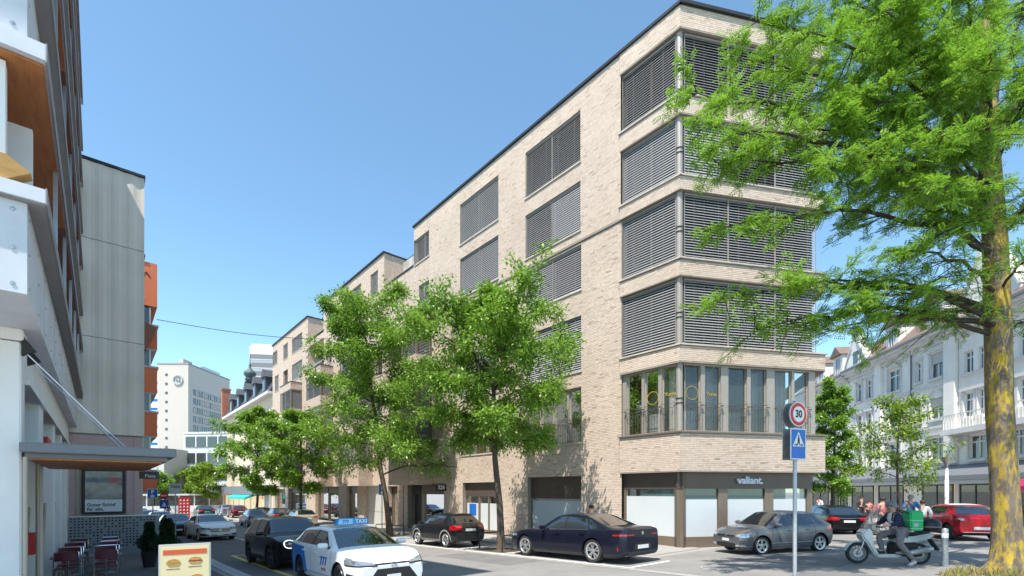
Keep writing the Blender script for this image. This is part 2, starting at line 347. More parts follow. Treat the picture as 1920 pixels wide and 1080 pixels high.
for t0, t1, s0, s1 in ((6.35,6.42,6,40),(9.6,11.1,11.5,15.8),(12.6,14.2,1.2,4.6),(15.2,17.4,4.2,7.5),(7.2,8.0,20,23.5)):
    line('asphalt_patch', t0, t1, s0, s1, M['asphalt3'] if t0 < 11 and t1-t0 < .3 else M['asphalt_p'], .0085)
# manhole cover in the plaza
t, s = 13.0, 6.6
mh = thing('manhole_cover', 'round iron manhole cover set in the pale asphalt beside the corner car', 'manhole cover', W(t, s, zg(s)+.006), STREET)
mb = MB(); mb.lathe([(0,.006),(.28,.006),(.30,0)], 28); mb.build('lid', M['signback'], mh)
mb = MB(); mb.lathe([(.31,.004),(.36,.004),(.36,-.004)], 28, cap=False); mb.build('rim', M['granite'], mh)
# ------------------------------------------------------------------ the brick corner building
B = thing('brick_building', 'long pale brick office building with grey blinds and a glazed corner', 'building', W(17.1, 10.05, 0), STREET)
def fl(off=0): return lambda u, z, d: (d+off, u, z)
def fr(off=0): return lambda u, z, d: (.882*u+.471*(d+off), -.471*u+.882*(d+off), z)
def fside(q, t0=0): return lambda u, z, d: (t0+u, q+d, z)     # wall facing back towards -s, u runs with t
def wall(mb, fn, u0, u1, z0, z1, ops=(), dep=.3):
    us = sorted(set([u0,u1]+[o for p in ops for o in p[:2]])); zs = sorted(set([z0,z1]+[o for p in ops for o in p[2:4]]))
    for a, b in zip(us[:-1], us[1:]):
        for c, d in zip(zs[:-1], zs[1:]):
            if any(p[0] <= a and b <= p[1] and p[2] <= c and d <= p[3] for p in ops): continue
            mb.quad(fn(a,c,0), fn(b,c,0), fn(b,d,0), fn(a,d,0))
    for a, b, c, d in [p[:4] for p in ops]:
        mb.quad(fn(a,c,0), fn(a,c,dep), fn(a,d,dep), fn(a,d,0)); mb.quad(fn(b,c,0), fn(b,d,0), fn(b,d,dep), fn(b,c,dep))
        mb.quad(fn(a,d,0), fn(a,d,dep), fn(b,d,dep), fn(b,d,0)); mb.quad(fn(a,c,0), fn(b,c,0), fn(b,c,dep), fn(a,c,dep))
def bricks(mb, fn, u0, u1, z0, z1, ops=(), ph=.072, L=.25, relief=.011):
    k0 = math.ceil((z0-1e-6)/ph); k1 = math.floor((z1+1e-6)/ph); vs = mb.v; fs = mb.f
    for k in range(k0, k1):
        a, b = k*ph+.006, (k+1)*ph-.006; zc = (a+b)/2
        cuts = sorted((p[0], p[1]) for p in ops if p[2] < zc < p[3]); iv = []; x = u0
        for c0, c1 in cuts:
            if c0 > x: iv.append((x, c0))
            x = max(x, c1)
        if x < u1: iv.append((x, u1))
        for i0, i1 in iv:
            x = i0; first = True
            while x < i1-.02:
                l = L*random.choice((1,1,1,.5,.75)) if not first else L*random.choice((.25,.5,.75,1))
                first = False; e = min(x+l, i1)
                if i1-e < .06: e = i1
                d = -.004-relief*random.random()**2; dz = random.uniform(-.002,.002)
                n = len(vs)
                for (u, z) in ((x+.004,a+dz),(e-.004,a+dz),(e-.004,b+dz),(x+.004,b+dz)): vs.append(fn(u,z,d))
                for (u, z) in ((x+.004,a+dz),(e-.004,a+dz),(e-.004,b+dz),(x+.004,b+dz)): vs.append(fn(u,z,.004))
                fs += [(n,n+1,n+2,n+3),(n,n+4,n+5,n+1),(n+1,n+5,n+6,n+2),(n+2,n+6,n+7,n+3),(n+3,n+7,n+4,n)]
                x = e
def fbox(mb, fn, u0, u1, z0, z1, d0, d1):
    P = [fn(u,z,d) for d in (d0,d1) for (u,z) in ((u0,z0),(u1,z0),(u1,z1),(u0,z1))]
    mb.add(P, [(0,1,2,3),(4,7,6,5),(0,4,5,1),(1,5,6,2),(2,6,7,3),(3,7,4,0)])
SLATS = MB(); SLATN = [0]
def slat_mesh(fn, u0, u1, dep, tilt, hw=.050):
    mb = MB(); c, s_ = math.cos(tilt)*hw, math.sin(tilt)*hw; th = .004
    pr = [(dep-c, -s_-th), (dep+c, s_-th), (dep+c, s_+th), (dep-c, -s_+th)]
    P = [fn(u, z, d) for u in (u0,u1) for (d,z) in pr]
    mb.add(P, [(0,1,2,3),(7,6,5,4),(0,4,5,1),(1,5,6,2),(2,6,7,3),(3,7,4,0)]); return mb
def blind(win, fn, u0, u1, z0, z1, dep=.12, tilt=R(52), pitch=.105, single=False):
    z = z1-.10; mesh = None
    sm = slat_mesh(fn, u0+.015, u1-.015, dep, tilt)
    while z > z0+.04:
        if single:
            if mesh is None: o = sm.build('slat', M['slat'], win); mesh = o.data
            else: o = link('slat', mesh, win)
            o.location = (0,0,z)
        else:
            n = len(SLATS.v); SLATS.v += [(p[0],p[1],p[2]+z) for p in sm.v]; SLATS.f += [tuple(n+i for i in f) for f in sm.f]
        z -= pitch
    hb = MB(); fbox(hb, fn, u0+.01, u1-.01, z1-.07, z1-.005, dep-.045, dep+.045); fbox(hb, fn, u0+.01, u1-.01, z0+.005, z0+.03, dep-.03, dep+.03)
    for u in (u0+.004, u1-.026): fbox(hb, fn, u, u+.022, z0, z1, dep-.055, dep-.03)
    w = u1-u0
    for f in (.22,.78): fbox(hb, fn, u0+w*f-.004, u0+w*f+.004, z0, z1, dep-.05, dep-.046)
    hb.build('blind_rail', M['alu'], win)
def window(fn, u0, u1, z0, z1, splits=(), dep=.24, fm='bronze', gm='glass', blinds=None, tilt=R(52), single=(), sill=True, room=True, pitch=.105, fw=.06, label=None, back=1.0, sproud=.06):
    fb = MB(); es = [u0]+list(splits)+[u1]
    fbox(fb, fn, u0, u1, z1-fw, z1, dep-.03, dep+.05); fbox(fb, fn, u0, u1, z0, z0+fw, dep-.03, dep+.05)
    for i, e in enumerate(es):
        a = e if i == 0 else (e-fw if i == len(es)-1 else e-fw/2)
        fbox(fb, fn, a, a+fw, z0+fw, z1-fw, dep-.03, dep+.05)
    w = fb.build('window', M[fm], B)
    for a, b in zip(es[:-1], es[1:]):
        p = MB(); fbox(p, fn, a+fw/2, b-fw/2, z0+fw/2, z1-fw/2, dep+.005, dep+.02); p.build('pane', M[gm], w)
    if room:
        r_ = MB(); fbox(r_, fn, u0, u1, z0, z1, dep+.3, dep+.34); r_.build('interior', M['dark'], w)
    if blinds is not None:
        bs = [u0]+list(blinds)+[u1]
        for i, (a, b) in enumerate(zip(bs[:-1], bs[1:])):
            blind(w, fn, a, b, z0+.02, z1, .10, tilt if not hasattr(tilt,'__len__') else tilt[i], pitch, i in single)
    if sill:
        sb = MB(); fbox(sb, fn, u0-.05, u1+.05, z0-.07, z0, -sproud, dep-.03); sb.build('sill', M['sill'], w)
    return w
WALL = MB(); BR = MB()
# left facade of the near section; sloped pavement meets a plinth well below grade
Bw, Cw, Dw = (5.05, 8.87), (11.15, 14.95), (18.67, 20.05)
lowops = [(Bw[0],Bw[1],10.47+1.18,13.75),(Cw[0],Cw[1],11.5,13.7),(Dw[0],Dw[1],11.4,13.4)]
for f0, f1 in ((7.85,10.47),):
    lowops += [(Bw[0],Bw[1],f0,f1),(Cw[0],Cw[1],f0,f1)]
lowops += [(Bw[0],Bw[1],4.5,7.1),(Cw[0],Cw[1],4.42,7.0),(5.05,8.75,-.9,2.93),(11.2,14.75,-.9,2.75),(16.9,21.8,-1.3,2.7)]
upops = [(Bw[0],Bw[1],14.40,16.70),(Bw[0],Bw[1],17.6,20.0),(Cw[0],Cw[1],14.2,16.65),(Cw[0],Cw[1],17.5,20.0),(Dw[0],Dw[1],14.6,16.6),(Dw[0],20.75,18.25,20.0)]
wall(WALL, fl(), 2.75, 22.4, -1.4, 13.88, lowops, .34); bricks(BR, fl(), 2.75, 22.4, -1.4, 13.86, lowops, relief=.010)
wall(WALL, fl(-.06), 2.75, 20.75, 13.88, 21.0, upops, .34); bricks(BR, fl(-.06), 2.75, 20.75, 13.9, 21.0, upops, relief=.005)
WALL.quad((-.06,2.75,13.88),(0,2.75,13.88),(0,22.4,13.88),(-.06,22.4,13.88))
bands = [(2.98,4.5),(7.21,7.88),(10.55,11.22),(13.88,14.42),(16.8,17.56),(20.1,21.0)]
PJ = -.09
for z0, z1 in bands:
    wall(WALL, fl(PJ), -.045, 2.8, z0, z1); bricks(BR, fl(PJ), -.056, 2.79, z0, z1, relief=.005)
    wall(WALL, fr(PJ), -.045, 6.62, z0, z1); bricks(BR, fr(PJ), -.056, 6.61, z0, z1, relief=.005)
    for z in (z0, z1):
        WALL.add([(PJ,2.8,z),(.5,2.8,z),(.5,.3,z),fr(0)(6.62,z,.5),fr(PJ)(6.62,z,0),(PJ-.0,-.05,z)], [(0,1,2,5),(2,3,4,5)])
    WALL.quad((PJ,2.8,z0),(PJ,2.8,z1),(.02,2.8,z1),(.02,2.8,z0))
    wall(WALL, lambda u,z,d: (fr(PJ)(6.62,0,0)[0]+.848*u-.53*0, fr(PJ)(6.62,0,0)[1]+.53*u, z), 0, 12, z0, z1)
# plain walls further along the street
FAR = MB()
fops = []
bays = [(18.35,22.35),(27.65,31.75),(36.55,40.75),(45.95,50.0)]
for q in (25.9,34.0,43.3,52.5): fops += [(q,q+1.2,z,z+1.9) for z in (5.2,8.3,11.5)]
gops = [(23.3,24.9,-1.4,2.6),(25.65,29.35,-1.4,2.66),(30.85,33.35,-1.4,2.65),(35.1,41.6,-1.4,2.65),(44.5,51.2,-1.4,2.5),(52.4,57,-1.4,2.45)]
top2 = [(26.7,28.1,18.2,20.1),(30.0,33.0,18.2,20.1),(36.9,38.2,18.0,20.2)]; top3 = [(45.9,49.7,18.2,19.9),(51.3,53.2,18.2,20.0),(55.8,58,18.4,20.1)]
f4 = [(26.7,28.1,14.9,16.7),(30.0,33.0,14.9,16.7),(36.9,38.2,14.7,16.8),(45.9,49.7,15.0,16.9),(51.3,53.2,15.0,16.8),(55.2,57,14.9,16.9)]; log_ = [(39.1,43.9,14.9,17.6)]
wall(FAR, fl(-.04), 22.4, 58, -1.8, 13.88, fops+gops, .34)
wall(FAR, fl(-.04), 20.75, 25.55, 13.88, 18.3); wall(FAR, fl(-.04), 25.55, 39.1, 13.88, 21.0, top2+[o for o in f4 if o[0] < 39], .3)
wall(FAR, fl(-.04), 39.1, 44, 13.88, 18.2, log_, 1.9); wall(FAR, fl(-.04), 44, 58, 13.88, 21.0, top3+[o for o in f4 if o[0] > 44], .3)
for q, t1 in ((25.55,1.9),(44,2.0)): wall(FAR, fside(q), -.04, t1, 18.1, 21.0)
for q0, q1 in ((20.75,25.55),(39.1,44)):
    wall(FAR, fl(1.9), q0, q1, 18.0, 20.9); FAR.quad((-.04,q0,18.1),(1.9,q0,18.1),(1.9,q1,18.1),(-.04,q1,18.1))
    FAR.quad((.2,q0,18.3),(.2,q1,18.3),(.2,q1,18.1),(.2,q0,18.1))
wall(FAR, fside(58), -.04, 12, -2, 21.0); FAR.quad((-.04,58,-2),(12,58,-2),(12,58,21),(-.04,58,21))
PJB = -1.25
for a, b in bays:
    for z0, z1 in ((2.65,4.35),(7.0,7.9),(10.4,11.3),(13.4,14.2)):
        FAR.box(PJB, 0, a, b, z0, z1)
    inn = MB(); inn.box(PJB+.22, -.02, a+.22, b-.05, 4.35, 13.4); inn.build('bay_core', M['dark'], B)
    for z0, z1 in ((4.35,7.0),(7.9,10.4),(11.3,13.4)):
        hb = MB(); hb.box(PJB+.02, PJB+.14, a+.02, a+.12, z0, z1); w = hb.build('bay_window', M['bronze'], B)
        for (x, y) in ((PJB,b-.12),(-.14,a)): hb = MB(); hb.box(x+.02, x+.14, y+.02, y+.12, z0, z1); hb.build('post', M['bronze'], w)
        blind(w, fl(PJB), a+.14, (a+b)/2, z0, z1, .1, R(40), .1); blind(w, fl(PJB), (a+b)/2, b-.12, z0, z1, .1, R(40), .1)
        blind(w, fside(a, PJB), .14, 1.1, z0, z1, .1, R(40), .1)
WALL.build('brick_wall', M['mortar'], B, fixn=False)
tag(BR.build('brick', M['brickg'], B, fixn=False), kind='stuff')
FAR.build('far_wall', M['brickf'], B, fixn=False)
# copings and roof
def coping(*b):
    c = MB(); c.box(*b); c.build('coping', M['coping'], B)
for q0, q1 in ((-.1,20.83),(25.47,39.2),(43.9,58.1)): coping(-.16, .5, q0+.0, q1, 21.0, 21.12)
c = MB(); fbox(c, fr(-.2), -.1, 6.8, 21.0, 21.13, 0, .6); c.build('coping', M['coping'], B)
for q0, q1 in ((20.84,25.46),(39.21,43.89)): coping(-.1, .25, q0, q1, 18.3, 18.38); coping(1.85, 2.2, q0, q1, 20.9, 21.03)
for q in (25.47, 43.9): coping(.5, 2.0, q, q+.4, 21.0, 21.1)
for a, b in bays: coping(PJB-.04, 0, a-.04, b, 14.2, 14.26)
rf = MB(); e6 = fr(0)(6.6,0,0)
rf.add([(0,0,20.98),(0,20.7,20.98),(12,20.7,20.98),(12,3.5,20.98),(e6[0],e6[1],20.98)], [(0,1,2,3,4)])
rf.box(1.95, 12, 20.7, 25.6, 20.8, 20.9); rf.box(0.0, 12, 25.6, 39.0, 20.9, 20.97); rf.box(1.95, 12, 39.05, 44.05, 20.8, 20.9); rf.box(0, 12, 44.1, 57.9, 20.9, 20.97)
rf.build('roof', M['coping'], B)
core = MB(); core.prism([(1.6,57.8),(1.6,2.2),(1.5,.95),(6.1,-1.55),(12,2.5),(12,57.8)], -1.5, 20.7, 'xy'); core.build('core', M['room'], B)  # solid filler added so that sunlight cannot pass through the building
# windows of the left facade
random.seed(5)
tl = [R(40), R(30), R(36), R(40)]
AZ = [(7.91,10.52),(11.24,13.86),(14.44,16.78),(17.58,20.06)]
for i, (z0, z1) in enumerate(AZ):
    # bay A (left of the corner) and the three bays of the corner front
    window(fl(-.02), .2, 2.74, z0, z1, (1.45,), blinds=(), tilt=(R(44),R(50),R(58),R(50))[i], single=(0,), sill=False, dep=.28)
    window(fr(-.02), .2, 6.28, z0, z1, (1.2,2.14,3.2,4.3,5.3), blinds=(2.14,4.3), tilt=[(R(44),R(44),R(46)),(R(46),R(44),R(46)),(R(62),R(38),R(50)),(R(48),R(48),R(50))][i], single=(0,) if i != 1 else (0,1), sill=False, dep=.28)
    sb = MB(); fbox(sb, fl(PJ), -.12, 2.84, z0-.03, z0+.03, -.06, .3); fbox(sb, fr(PJ), -.06, 6.68, z0-.03, z0+.03, -.06, .3); sb.build('sill', M['sill'], B)
def post(z0, z1, x=.13, r=.13):
    mb = MB(); mb.lathe([(r,z0),(r,z1)], 16, (x, .10, 0)); p = mb.build('corner_post', M['alu'], B, smooth=40)
    k = MB(); zc = z0+(z1-z0)*.45
    for dz in (-.09,.09):
        k.lathe([(r+.012,zc+dz-.02),(r+.03,zc+dz),(r+.012,zc+dz+.02)], 16, (x,.10,0), cap=False)
    k.build('bracket', M['black'], p)
for z0, z1 in AZ+[(4.55,7.22)]: post(z0-.02, z1+.04)
for (z0, z1) in ((7.85,10.47),(11.65,13.75)): window(fl(), Bw[0], Bw[1], z0, z1, (6.96,), blinds=(6.96,), tilt=(R(50),R(54)))
for (z0, z1, tt) in ((14.40,16.70,(R(62),R(50))),(17.6,20.0,(R(50),R(50)))): window(fl(-.06), Bw[0], Bw[1], z0, z1, (6.96,), blinds=(6.96,), tilt=tt)
for (z0, z1) in ((7.85,10.47),(11.5,13.7)): window(fl(), Cw[0], Cw[1], z0, z1, (13.05,), blinds=(13.05,), pitch=.105)
for (z0, z1) in ((14.2,16.65),(17.5,20.0)): window(fl(-.06), Cw[0], Cw[1], z0, z1, (13.05,), blinds=(13.05,), pitch=.105, tilt=R(58))
window(fl(), Dw[0], Dw[1], 11.4, 13.4, (), blinds=(), pitch=.105); window(fl(-.06), Dw[0], Dw[1], 14.6, 16.6, (19.4,), blinds=(19.4,), pitch=.105); window(fl(-.06), Dw[0], 20.6, 18.25, 20.0, (19.3,), blinds=(19.3,), pitch=.105)
for o in fops+top2+top3+f4:
    window(fl(-.04), o[0], o[1], o[2], o[3], (((o[0]+o[1])/2,) if o[1]-o[0] > 1.5 else ()), blinds=() if random.random() < .75 else None, gm='glassd', pitch=.1055, tilt=R(58), sproud=.04)
o = MB(); fbox(o, fl(), 39.2, 43.9, 15.4, 15.5, .0, .06); o.build('loggia_rail', M['steel'], B)
# first floor: glazed band with posts, railing, curtains
def railing(fn, us, z0, zt=1.12):
    rb = MB()
    for a, b in us:
        for z in (zt, zt-.16): fbox(rb, fn, a, b, z0+z, z0+z+.018, .03, .05)
        fbox(rb, fn, a, b, z0+.08, z0+.095, .03, .05)
        n = max(2, int((b-a)/.115))
        for k in range(n+1): u = a+(b-a)*k/n; fbox(rb, fn, u-.006, u+.006, z0+.08, z0+zt-.16, .034, .046)
        for u in (a, b):
            fbox(rb, fn, u-.05, u+.05, z0+zt-.10, z0+zt-.06, .0, .07)
    rb.build('railing', M['bronzed'], B)
def glazed(fn, panes, z0, z1, posts, curt=(), room=True, dep=.2):
    pb = MB()
    for a, b in posts: fbox(pb, fn, a, b, z0, z1, .08, .26)
    fbox(pb, fn, panes[0][0]-.1, panes[-1][1]+.1, z1-.05, z1+.02, .06, .28); fbox(pb, fn, panes[0][0]-.1, panes[-1][1]+.1, z0, z0+.06, .1, .28)
    w = pb.build('window', M['alu'], B)
    for i, (a, b) in enumerate(panes):
        p = MB(); p.quad(fn(a,z0+.06,dep), fn(b,z0+.06,dep), fn(b,z1-.05,dep), fn(a,z1-.05,dep)); p.build('pane', M['glass'], w, fixn=False)
        fb = MB()
        for u in (a, b-.03): fbox(fb, fn, u, u+.03, z0+.06, z1-.05, dep-.025, dep-.005)
        fb.build('pane_frame', M['beige'], w)
        if i in curt:
            c = MB(); n = 14
            P = [fn(a+.05+(b-a-.1)*k/n, z, dep+.3+.05*math.sin(k*2.4)) for z in (z0+.05, z1-.1) for k in range(n+1)]
            c.add(P, [(k,k+1,n+2+k,n+1+k) for k in range(n)]); c.build('curtain', M['curtain'], w)
        else:
            c = MB(); fbox(c, fn, a+.02, b-.02, z0+.06, z0+.86, dep+.22, dep+.24); c.build('privacy_panel', M['ofw'], w)
    return w
RU = lambda x: ((x-960)/907*18.73-6.51)/(.977-.213*(x-960)/907)     # photo column on the corner front -> metres from the corner
pan = [(RU(a), RU(b)) for a, b in ((1288,1316),(1324,1354),(1368,1403),(1410,1440),(1455,1487),(1492,1519))]
pst = [(RU(a), RU(b)) for a, b in ((1316,1324),(1354,1368),(1403,1410),(1440,1455),(1487,1492),(1519,1531))]
glazed(fr(-.02), pan, 4.56, 7.2, pst, curt=(1,3,4))
LA = [(1.79,2.56),(1.0,1.66),(.2,.84)]
glazed(fl(-.02), LA[::-1], 4.56, 7.2, [(.84,1.0),(1.66,1.79),(2.56,2.76)], curt=(0,))
railing(fr(-.06), [p for p in pan], 4.56); railing(fl(-.06), LA, 4.56)
sb = MB(); fbox(sb, fl(PJ), -.12, 2.84, 4.5, 4.56, -.07, .3); fbox(sb, fr(PJ), -.06, 6.68, 4.5, 4.56, -.07, .3); sb.build('sill', M['bronze'], B)
glazed(fl(.02), [(Bw[0]+.06,5.93),(6.05,6.9),(7.02,7.85),(7.95,8.8)], 4.5, 7.1, [(5.93,6.05),(6.9,7.02),(7.85,7.95)], curt=(0,1,2)); railing(fl(.0), [(Bw[0]+.06,6.9),(7.02,8.8)], 4.5)
glazed(fl(.02), [(Cw[0]+.06,12.4),(12.5,13.7),(13.8,14.9)], 4.42, 7.0, [(12.4,12.5),(13.7,13.8)], curt=(0,2)); railing(fl(.0), [(Cw[0]+.06,14.9)], 4.42)
for a, b, z in ((Bw[0],Bw[1],4.5),(Cw[0],Cw[1],4.42)):
    sb = MB(); fbox(sb, fl(), a-.06, b+.06, z-.06, z+.0, -.05, .2); sb.build('sill', M['sill'], B)
# gold print on two panes of the corner
def ring_on(fn, u, z, d, r, m, parent, th=.018, n=28):
    mb = MB()
    for k in range(n):
        a0, a1 = 2*math.pi*k/n, 2*math.pi*(k+.98)/n
        P = [fn(u+rr*math.cos(a), z+rr*math.sin(a), d) for rr, a in ((r-th,a0),(r,a0),(r,a1),(r-th,a1))]; mb.add(P, [(0,1,2,3)])
    return mb.build('ring_emblem', m, parent, fixn=False)
ring_on(fl(-.02), 1.33, 6.05, .185, .27, M['gold'], B); ring_on(fr(-.02), (pan[0][0]+pan[0][1])/2, 6.1, .185, .27, M['gold'], B)
AL = math.atan2(-.471, .882)
text('Yuma', .22, 'window_lettering', M['gold'], B, fl(-.02)(.52,6.1,.185), (R(90),0,R(-90)), .001)
text('Yuma', .2, 'window_lettering', M['gold'], B, fr(-.02)((pan[1][0]+pan[1][1])/2,6.08,.185), (R(90),0,AL), .001)
# ground floor of the corner: bronze frames, frosted glass, fascia, lettering
def shop(fn, panes, z0, z1, zf, posts, fz1, rec=.3, frost='frost', green=True):
    pb = MB()
    for a, b in posts: fbox(pb, fn, a, b, -.6, z1, rec-.08, rec+.1)
    fbox(pb, fn, posts[0][0], posts[-1][1], -.6, z0, rec-.06, rec+.1)
    w = pb.build('shop_front', M['bronze'], B)
    fb = MB(); fbox(fb, fn, posts[0][0], posts[-1][1], z1+.002, fz1, rec-.1, rec+.1); fb.build('fascia_panel', M['bronzed'], w)
    for a, b in panes:
        p = MB(); p.quad(fn(a,z0,rec), fn(b,z0,rec), fn(b,z1,rec), fn(a,z1,rec)); p.build('pane', M['shopglass'], w, fixn=False)
        if zf: p = MB(); fbox(p, fn, a, b, z0, zf, rec-.012, rec-.004); p.build('frosted_film', M[frost], w)
    return w
cw = shop(fr(0), [(RU(1286),RU(1353)),(RU(1372),RU(1441)),(RU(1459),RU(1521))], .42, 2.33, 1.9, [(.0,RU(1285)),(RU(1354),RU(1371)),(RU(1442),RU(1458)),(RU(1522),RU(1531))], 2.98)
tag(cw, label='bronze framed corner shop front with frosted windows')
shop(fl(0), [(.2,2.7)], .42, 2.32, 2.02, [(.0,.2),(2.7,2.8)], 2.98)
t_ = text('valiant.', .40, 'shop_lettering', M['letter'], cw, fr(0)(RU(1411),2.66,.14), (R(90),0,AL), .05, sx=1.05, bold=.012)
sg = shop(fl(0), [(5.12,8.7)], .2, 1.85, 1.75, [(5.05,5.12),(8.7,8.75)], 2.93, rec=.32)
w = shop(fl(0), [(11.25,12.4),(12.5,13.3),(13.45,14.7)], -.05, 1.9, 1.5, [(11.2,11.25),(12.4,12.5),(13.3,13.45),(14.7,14.75)], 2.75, rec=.32)
p = MB(); fbox(p, fl(), 13.75, 14.45, .75, 1.45, .295, .30); p.build('blue_notice', M['blue'] if 'blue' in M else M['bluesign'], w)
w = shop(fl(0), [(17.0,19.9)], -.2, 2.0, 0, [(16.9,17.0),(19.9,20.3)], 2.7, rec=.4); d = MB(); fbox(d, fl(), 20.3, 21.6, -1.3, 2.0, .5, .56); d.build('door', M['shopdark'], w)
sh = MB(); sh.box(-.75, -.02, 16.6, 16.7, 2.25, 2.65); nb = sh.build('number_sign', M['black'], B)
text('328', .36, 'number', M['txt_white'], nb, (-.4, 16.595, 2.45), (R(90),0,0), .003)
gd = MB()
for k in range(3): gd.box(.3, .36, 25.65+k*1.235, 25.65+(k+1)*1.235-.02, -1.4, 2.66)
gd.build('garage_door', M['fascial'], B); gl = MB(); gl.box(.285, .3, 25.65, 29.35, .52, .54); gl.build('door_rail', M['fascia'], B)
for (a, b, f) in ((23.35,24.85,0),(30.95,33.25,0),(35.2,38.6,1),(38.8,41.5,0),(44.6,47.6,0),(47.8,51.1,0),(52.5,56.9,0)):
    shop(fl(0), [(a+.08,b-.08)], -.5, 2.0, 0, [(a,a+.08),(b-.08,b)], 2.64 if b < 43 else 2.45, rec=.4)
tag(SLATS.build('blind_slats', M['slat'], B, fixn=False), kind='stuff')
# ------------------------------------------------------------------ left side: white building, grey building, orange building
class OB(MB):                                                  # builder in absolute street coordinates, moved to its thing's base when built
    def __init__(s, off): super().__init__(); s.off = off
    def build(s, *a, **k):
        s.xform(Matrix.Translation((-s.off[0], -s.off[1], -s.off[2]))); return super().build(*a, **k)
o_ = (-1.0, 11.4, 0); WB = thing('white_building', 'white panelled building with brown timber loggias at the left edge', 'building', W(*o_), STREET)
def wb(): return OB(o_)
m_ = wb(); m_.box(-9, -1.35, 11.4, 27.48, -1, 4.93); m_.build('wall', M['wallw'], WB)
m_ = wb(); m_.box(-4.5, -1.0, 11.4, 11.9, -1, 4.72); m_.box(-4.5, -.97, 11.35, 11.95, 4.735, 4.93); m_.build('pillar', M['wallw'], WB, bevel=.02)
for a, b in ((14.5,15.5),(18.6,19.4),(22.0,22.7),(25.0,27.48)):
    m_ = wb(); m_.box(-1.35, -1.0, a, b, -1, 4.2); m_.build('pillar', M['wallw'], WB, bevel=.015)
m_ = wb(); m_.box(-1.35, -1.0, 11.95, 27.2, 4.2, 4.93); m_.box(-1.35, -.94, 11.95, 27.2, 4.1, 4.2); m_.build('lintel', M['wallw'], WB)
for a, b in ((12.0,14.4),(15.6,18.5),(19.5,21.9),(22.8,24.9)):
    m_ = wb(); m_.box(-1.3, -1.24, a, b, -1, 2.72); d = m_.build('door', M['fascial'], WB)
    m_ = wb(); m_.box(-1.3, -1.22, a+.05, b-.05, 2.95, 4.05); m_.build('transom_window', M['carglass'], d)
    mid = (a+b)/2; w2 = (b-a)*.26
    arc = [(mid-w2, -.2)]+[(mid-w2*math.cos(k*math.pi/12), 1.5+.8*math.sin(k*math.pi/12)) for k in range(13)]+[(mid+w2, -.2)]
    m_ = wb(); m_.prism(arc, -1.235, -1.215, 'yz'); m_.build('arched_pane', M['carglass'], d)
    m_ = wb(); m_.tube([(-1.12, mid-w2*1.15*math.cos(k*math.pi/10), .75+1.15*math.sin(k*math.pi/10-math.pi/2)) for k in range(11)], .035, 8); m_.build('bow_handle', M['beige'], d, smooth=40)
for s in (11.15, 13.2):
    m_ = wb(); m_.tube([(-.93,s,-.3),(-.93,s,2.8)], .032, 10); m_.build('post', M['beige'], WB, smooth=40)
m_ = wb(); m_.box(-1.14, -.98, 13.2, 13.55, 1.0, 1.42); tag(m_.build('box', M['red'], WB), label='small red wall box beside the door')
for i, (z, hgt) in enumerate(((3.45,.42),)):
    m_ = wb(); m_.box(-1.2, -1.02, 17.0, 18.2, 3.2, 3.62); m_.build('sign_box', M['red'], WB)
for k in range(4):
    z = 4.93+3.5*k
    P = wb(); P.box(-9, -.76, 9.32, 27.48, z, z+1.25); pn = P.build('parapet', M['panelw'], WB)
    st = wb()
    for j in range(14):
        for zz in (z+.14, z+.62, z+1.1):
            s = 9.55+j*1.3; st.lathe([(.022,-.004),(.018,.012),(0,.016)], 8, (-.76,s,zz), 'x')
    for tt in (-.9,-1.55,-1.75,-2.5,-3.3):
        for zz in (z+.12, z+.6, z+1.12): st.lathe([(.03,.004),(.026,-.01),(0,-.014)], 8, (tt,9.32,zz), 'y')
    tag(st.build('studs', M['steel'], pn), kind='stuff')
    jn = wb()
    for s in (11.9,14.5,17.1,19.7,22.3,24.9): jn.box(-.77,-.758,s,s+.012,z+.02,z+1.23)
    for tt in (-1.65,-3.1): jn.box(tt,tt+.014,9.316,9.33,z+.02,z+1.23)
    jn.build('joint', M['signback'], pn)
    c = wb(); c.box(-9, -.57, 9.2, 27.48, z+1.26, z+1.45); c.build('slab', M['panelw'], WB)
    c = wb(); c.box(-9, -.575, 9.25, 27.48, z+1.235, z+1.258); c.build('soffit', M['soffit'], WB)
    c = wb(); c.box(-.572, -.555, 9.2, 27.48, z+1.24, z+1.47); c.build('edge_strip', M['soffit'], WB)
    c = wb(); c.box(-9, -1.75, 9.6, 27.48, z+1.45, z+3.2); c.build('loggia_wall', M['wallw'], WB)
    c = wb(); c.box(-9, -.98, 9.45, 9.62, z+1.45, z+3.15); c.box(-1.5, -.8, 10.5, 10.62, z+1.45, z+2.9); c.box(-1.2, -.72, 11.6, 11.7, z+1.45, z+2.5); c.build('end_wall', M['wallw'], WB)
    for j in range(13):                                            # boarded soffit of the loggia
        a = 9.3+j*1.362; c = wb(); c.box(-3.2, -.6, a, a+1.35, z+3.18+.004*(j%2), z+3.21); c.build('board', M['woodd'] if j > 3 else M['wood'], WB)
    for j in range(5):
        a = 12.2+j*3.0; c = wb(); c.box(-.66,-.6,a,a+.05,z+1.45,z+3.18); c.build('loggia_post', M['steel'], WB)
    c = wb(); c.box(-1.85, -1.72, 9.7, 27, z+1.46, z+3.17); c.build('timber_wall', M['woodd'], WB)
    c = wb(); c.box(-9, -.57, 9.2 if k < 3 else 7.6, 27.48, z+3.22, z+3.44); c.build('slab', M['panelw'], WB)  # unseen top slab runs out nearer, added to shape the road shadow
    c = wb(); c.box(-.572, -.555, 9.2, 27.48, z+3.2, z+3.46); c.build('edge_strip', M['soffit'], WB)
m_ = wb(); m_.prism([(-1.6,6.42),(-.95,6.42),(-.72,6.58),(-.95,6.74),(-1.6,6.74)], 9.28, 9.5, 'xz'); m_.build('beam_end', mat('yellow_wood', (.42,.23,.06), .55, var=.2, stretch=(1,4,4)), WB)
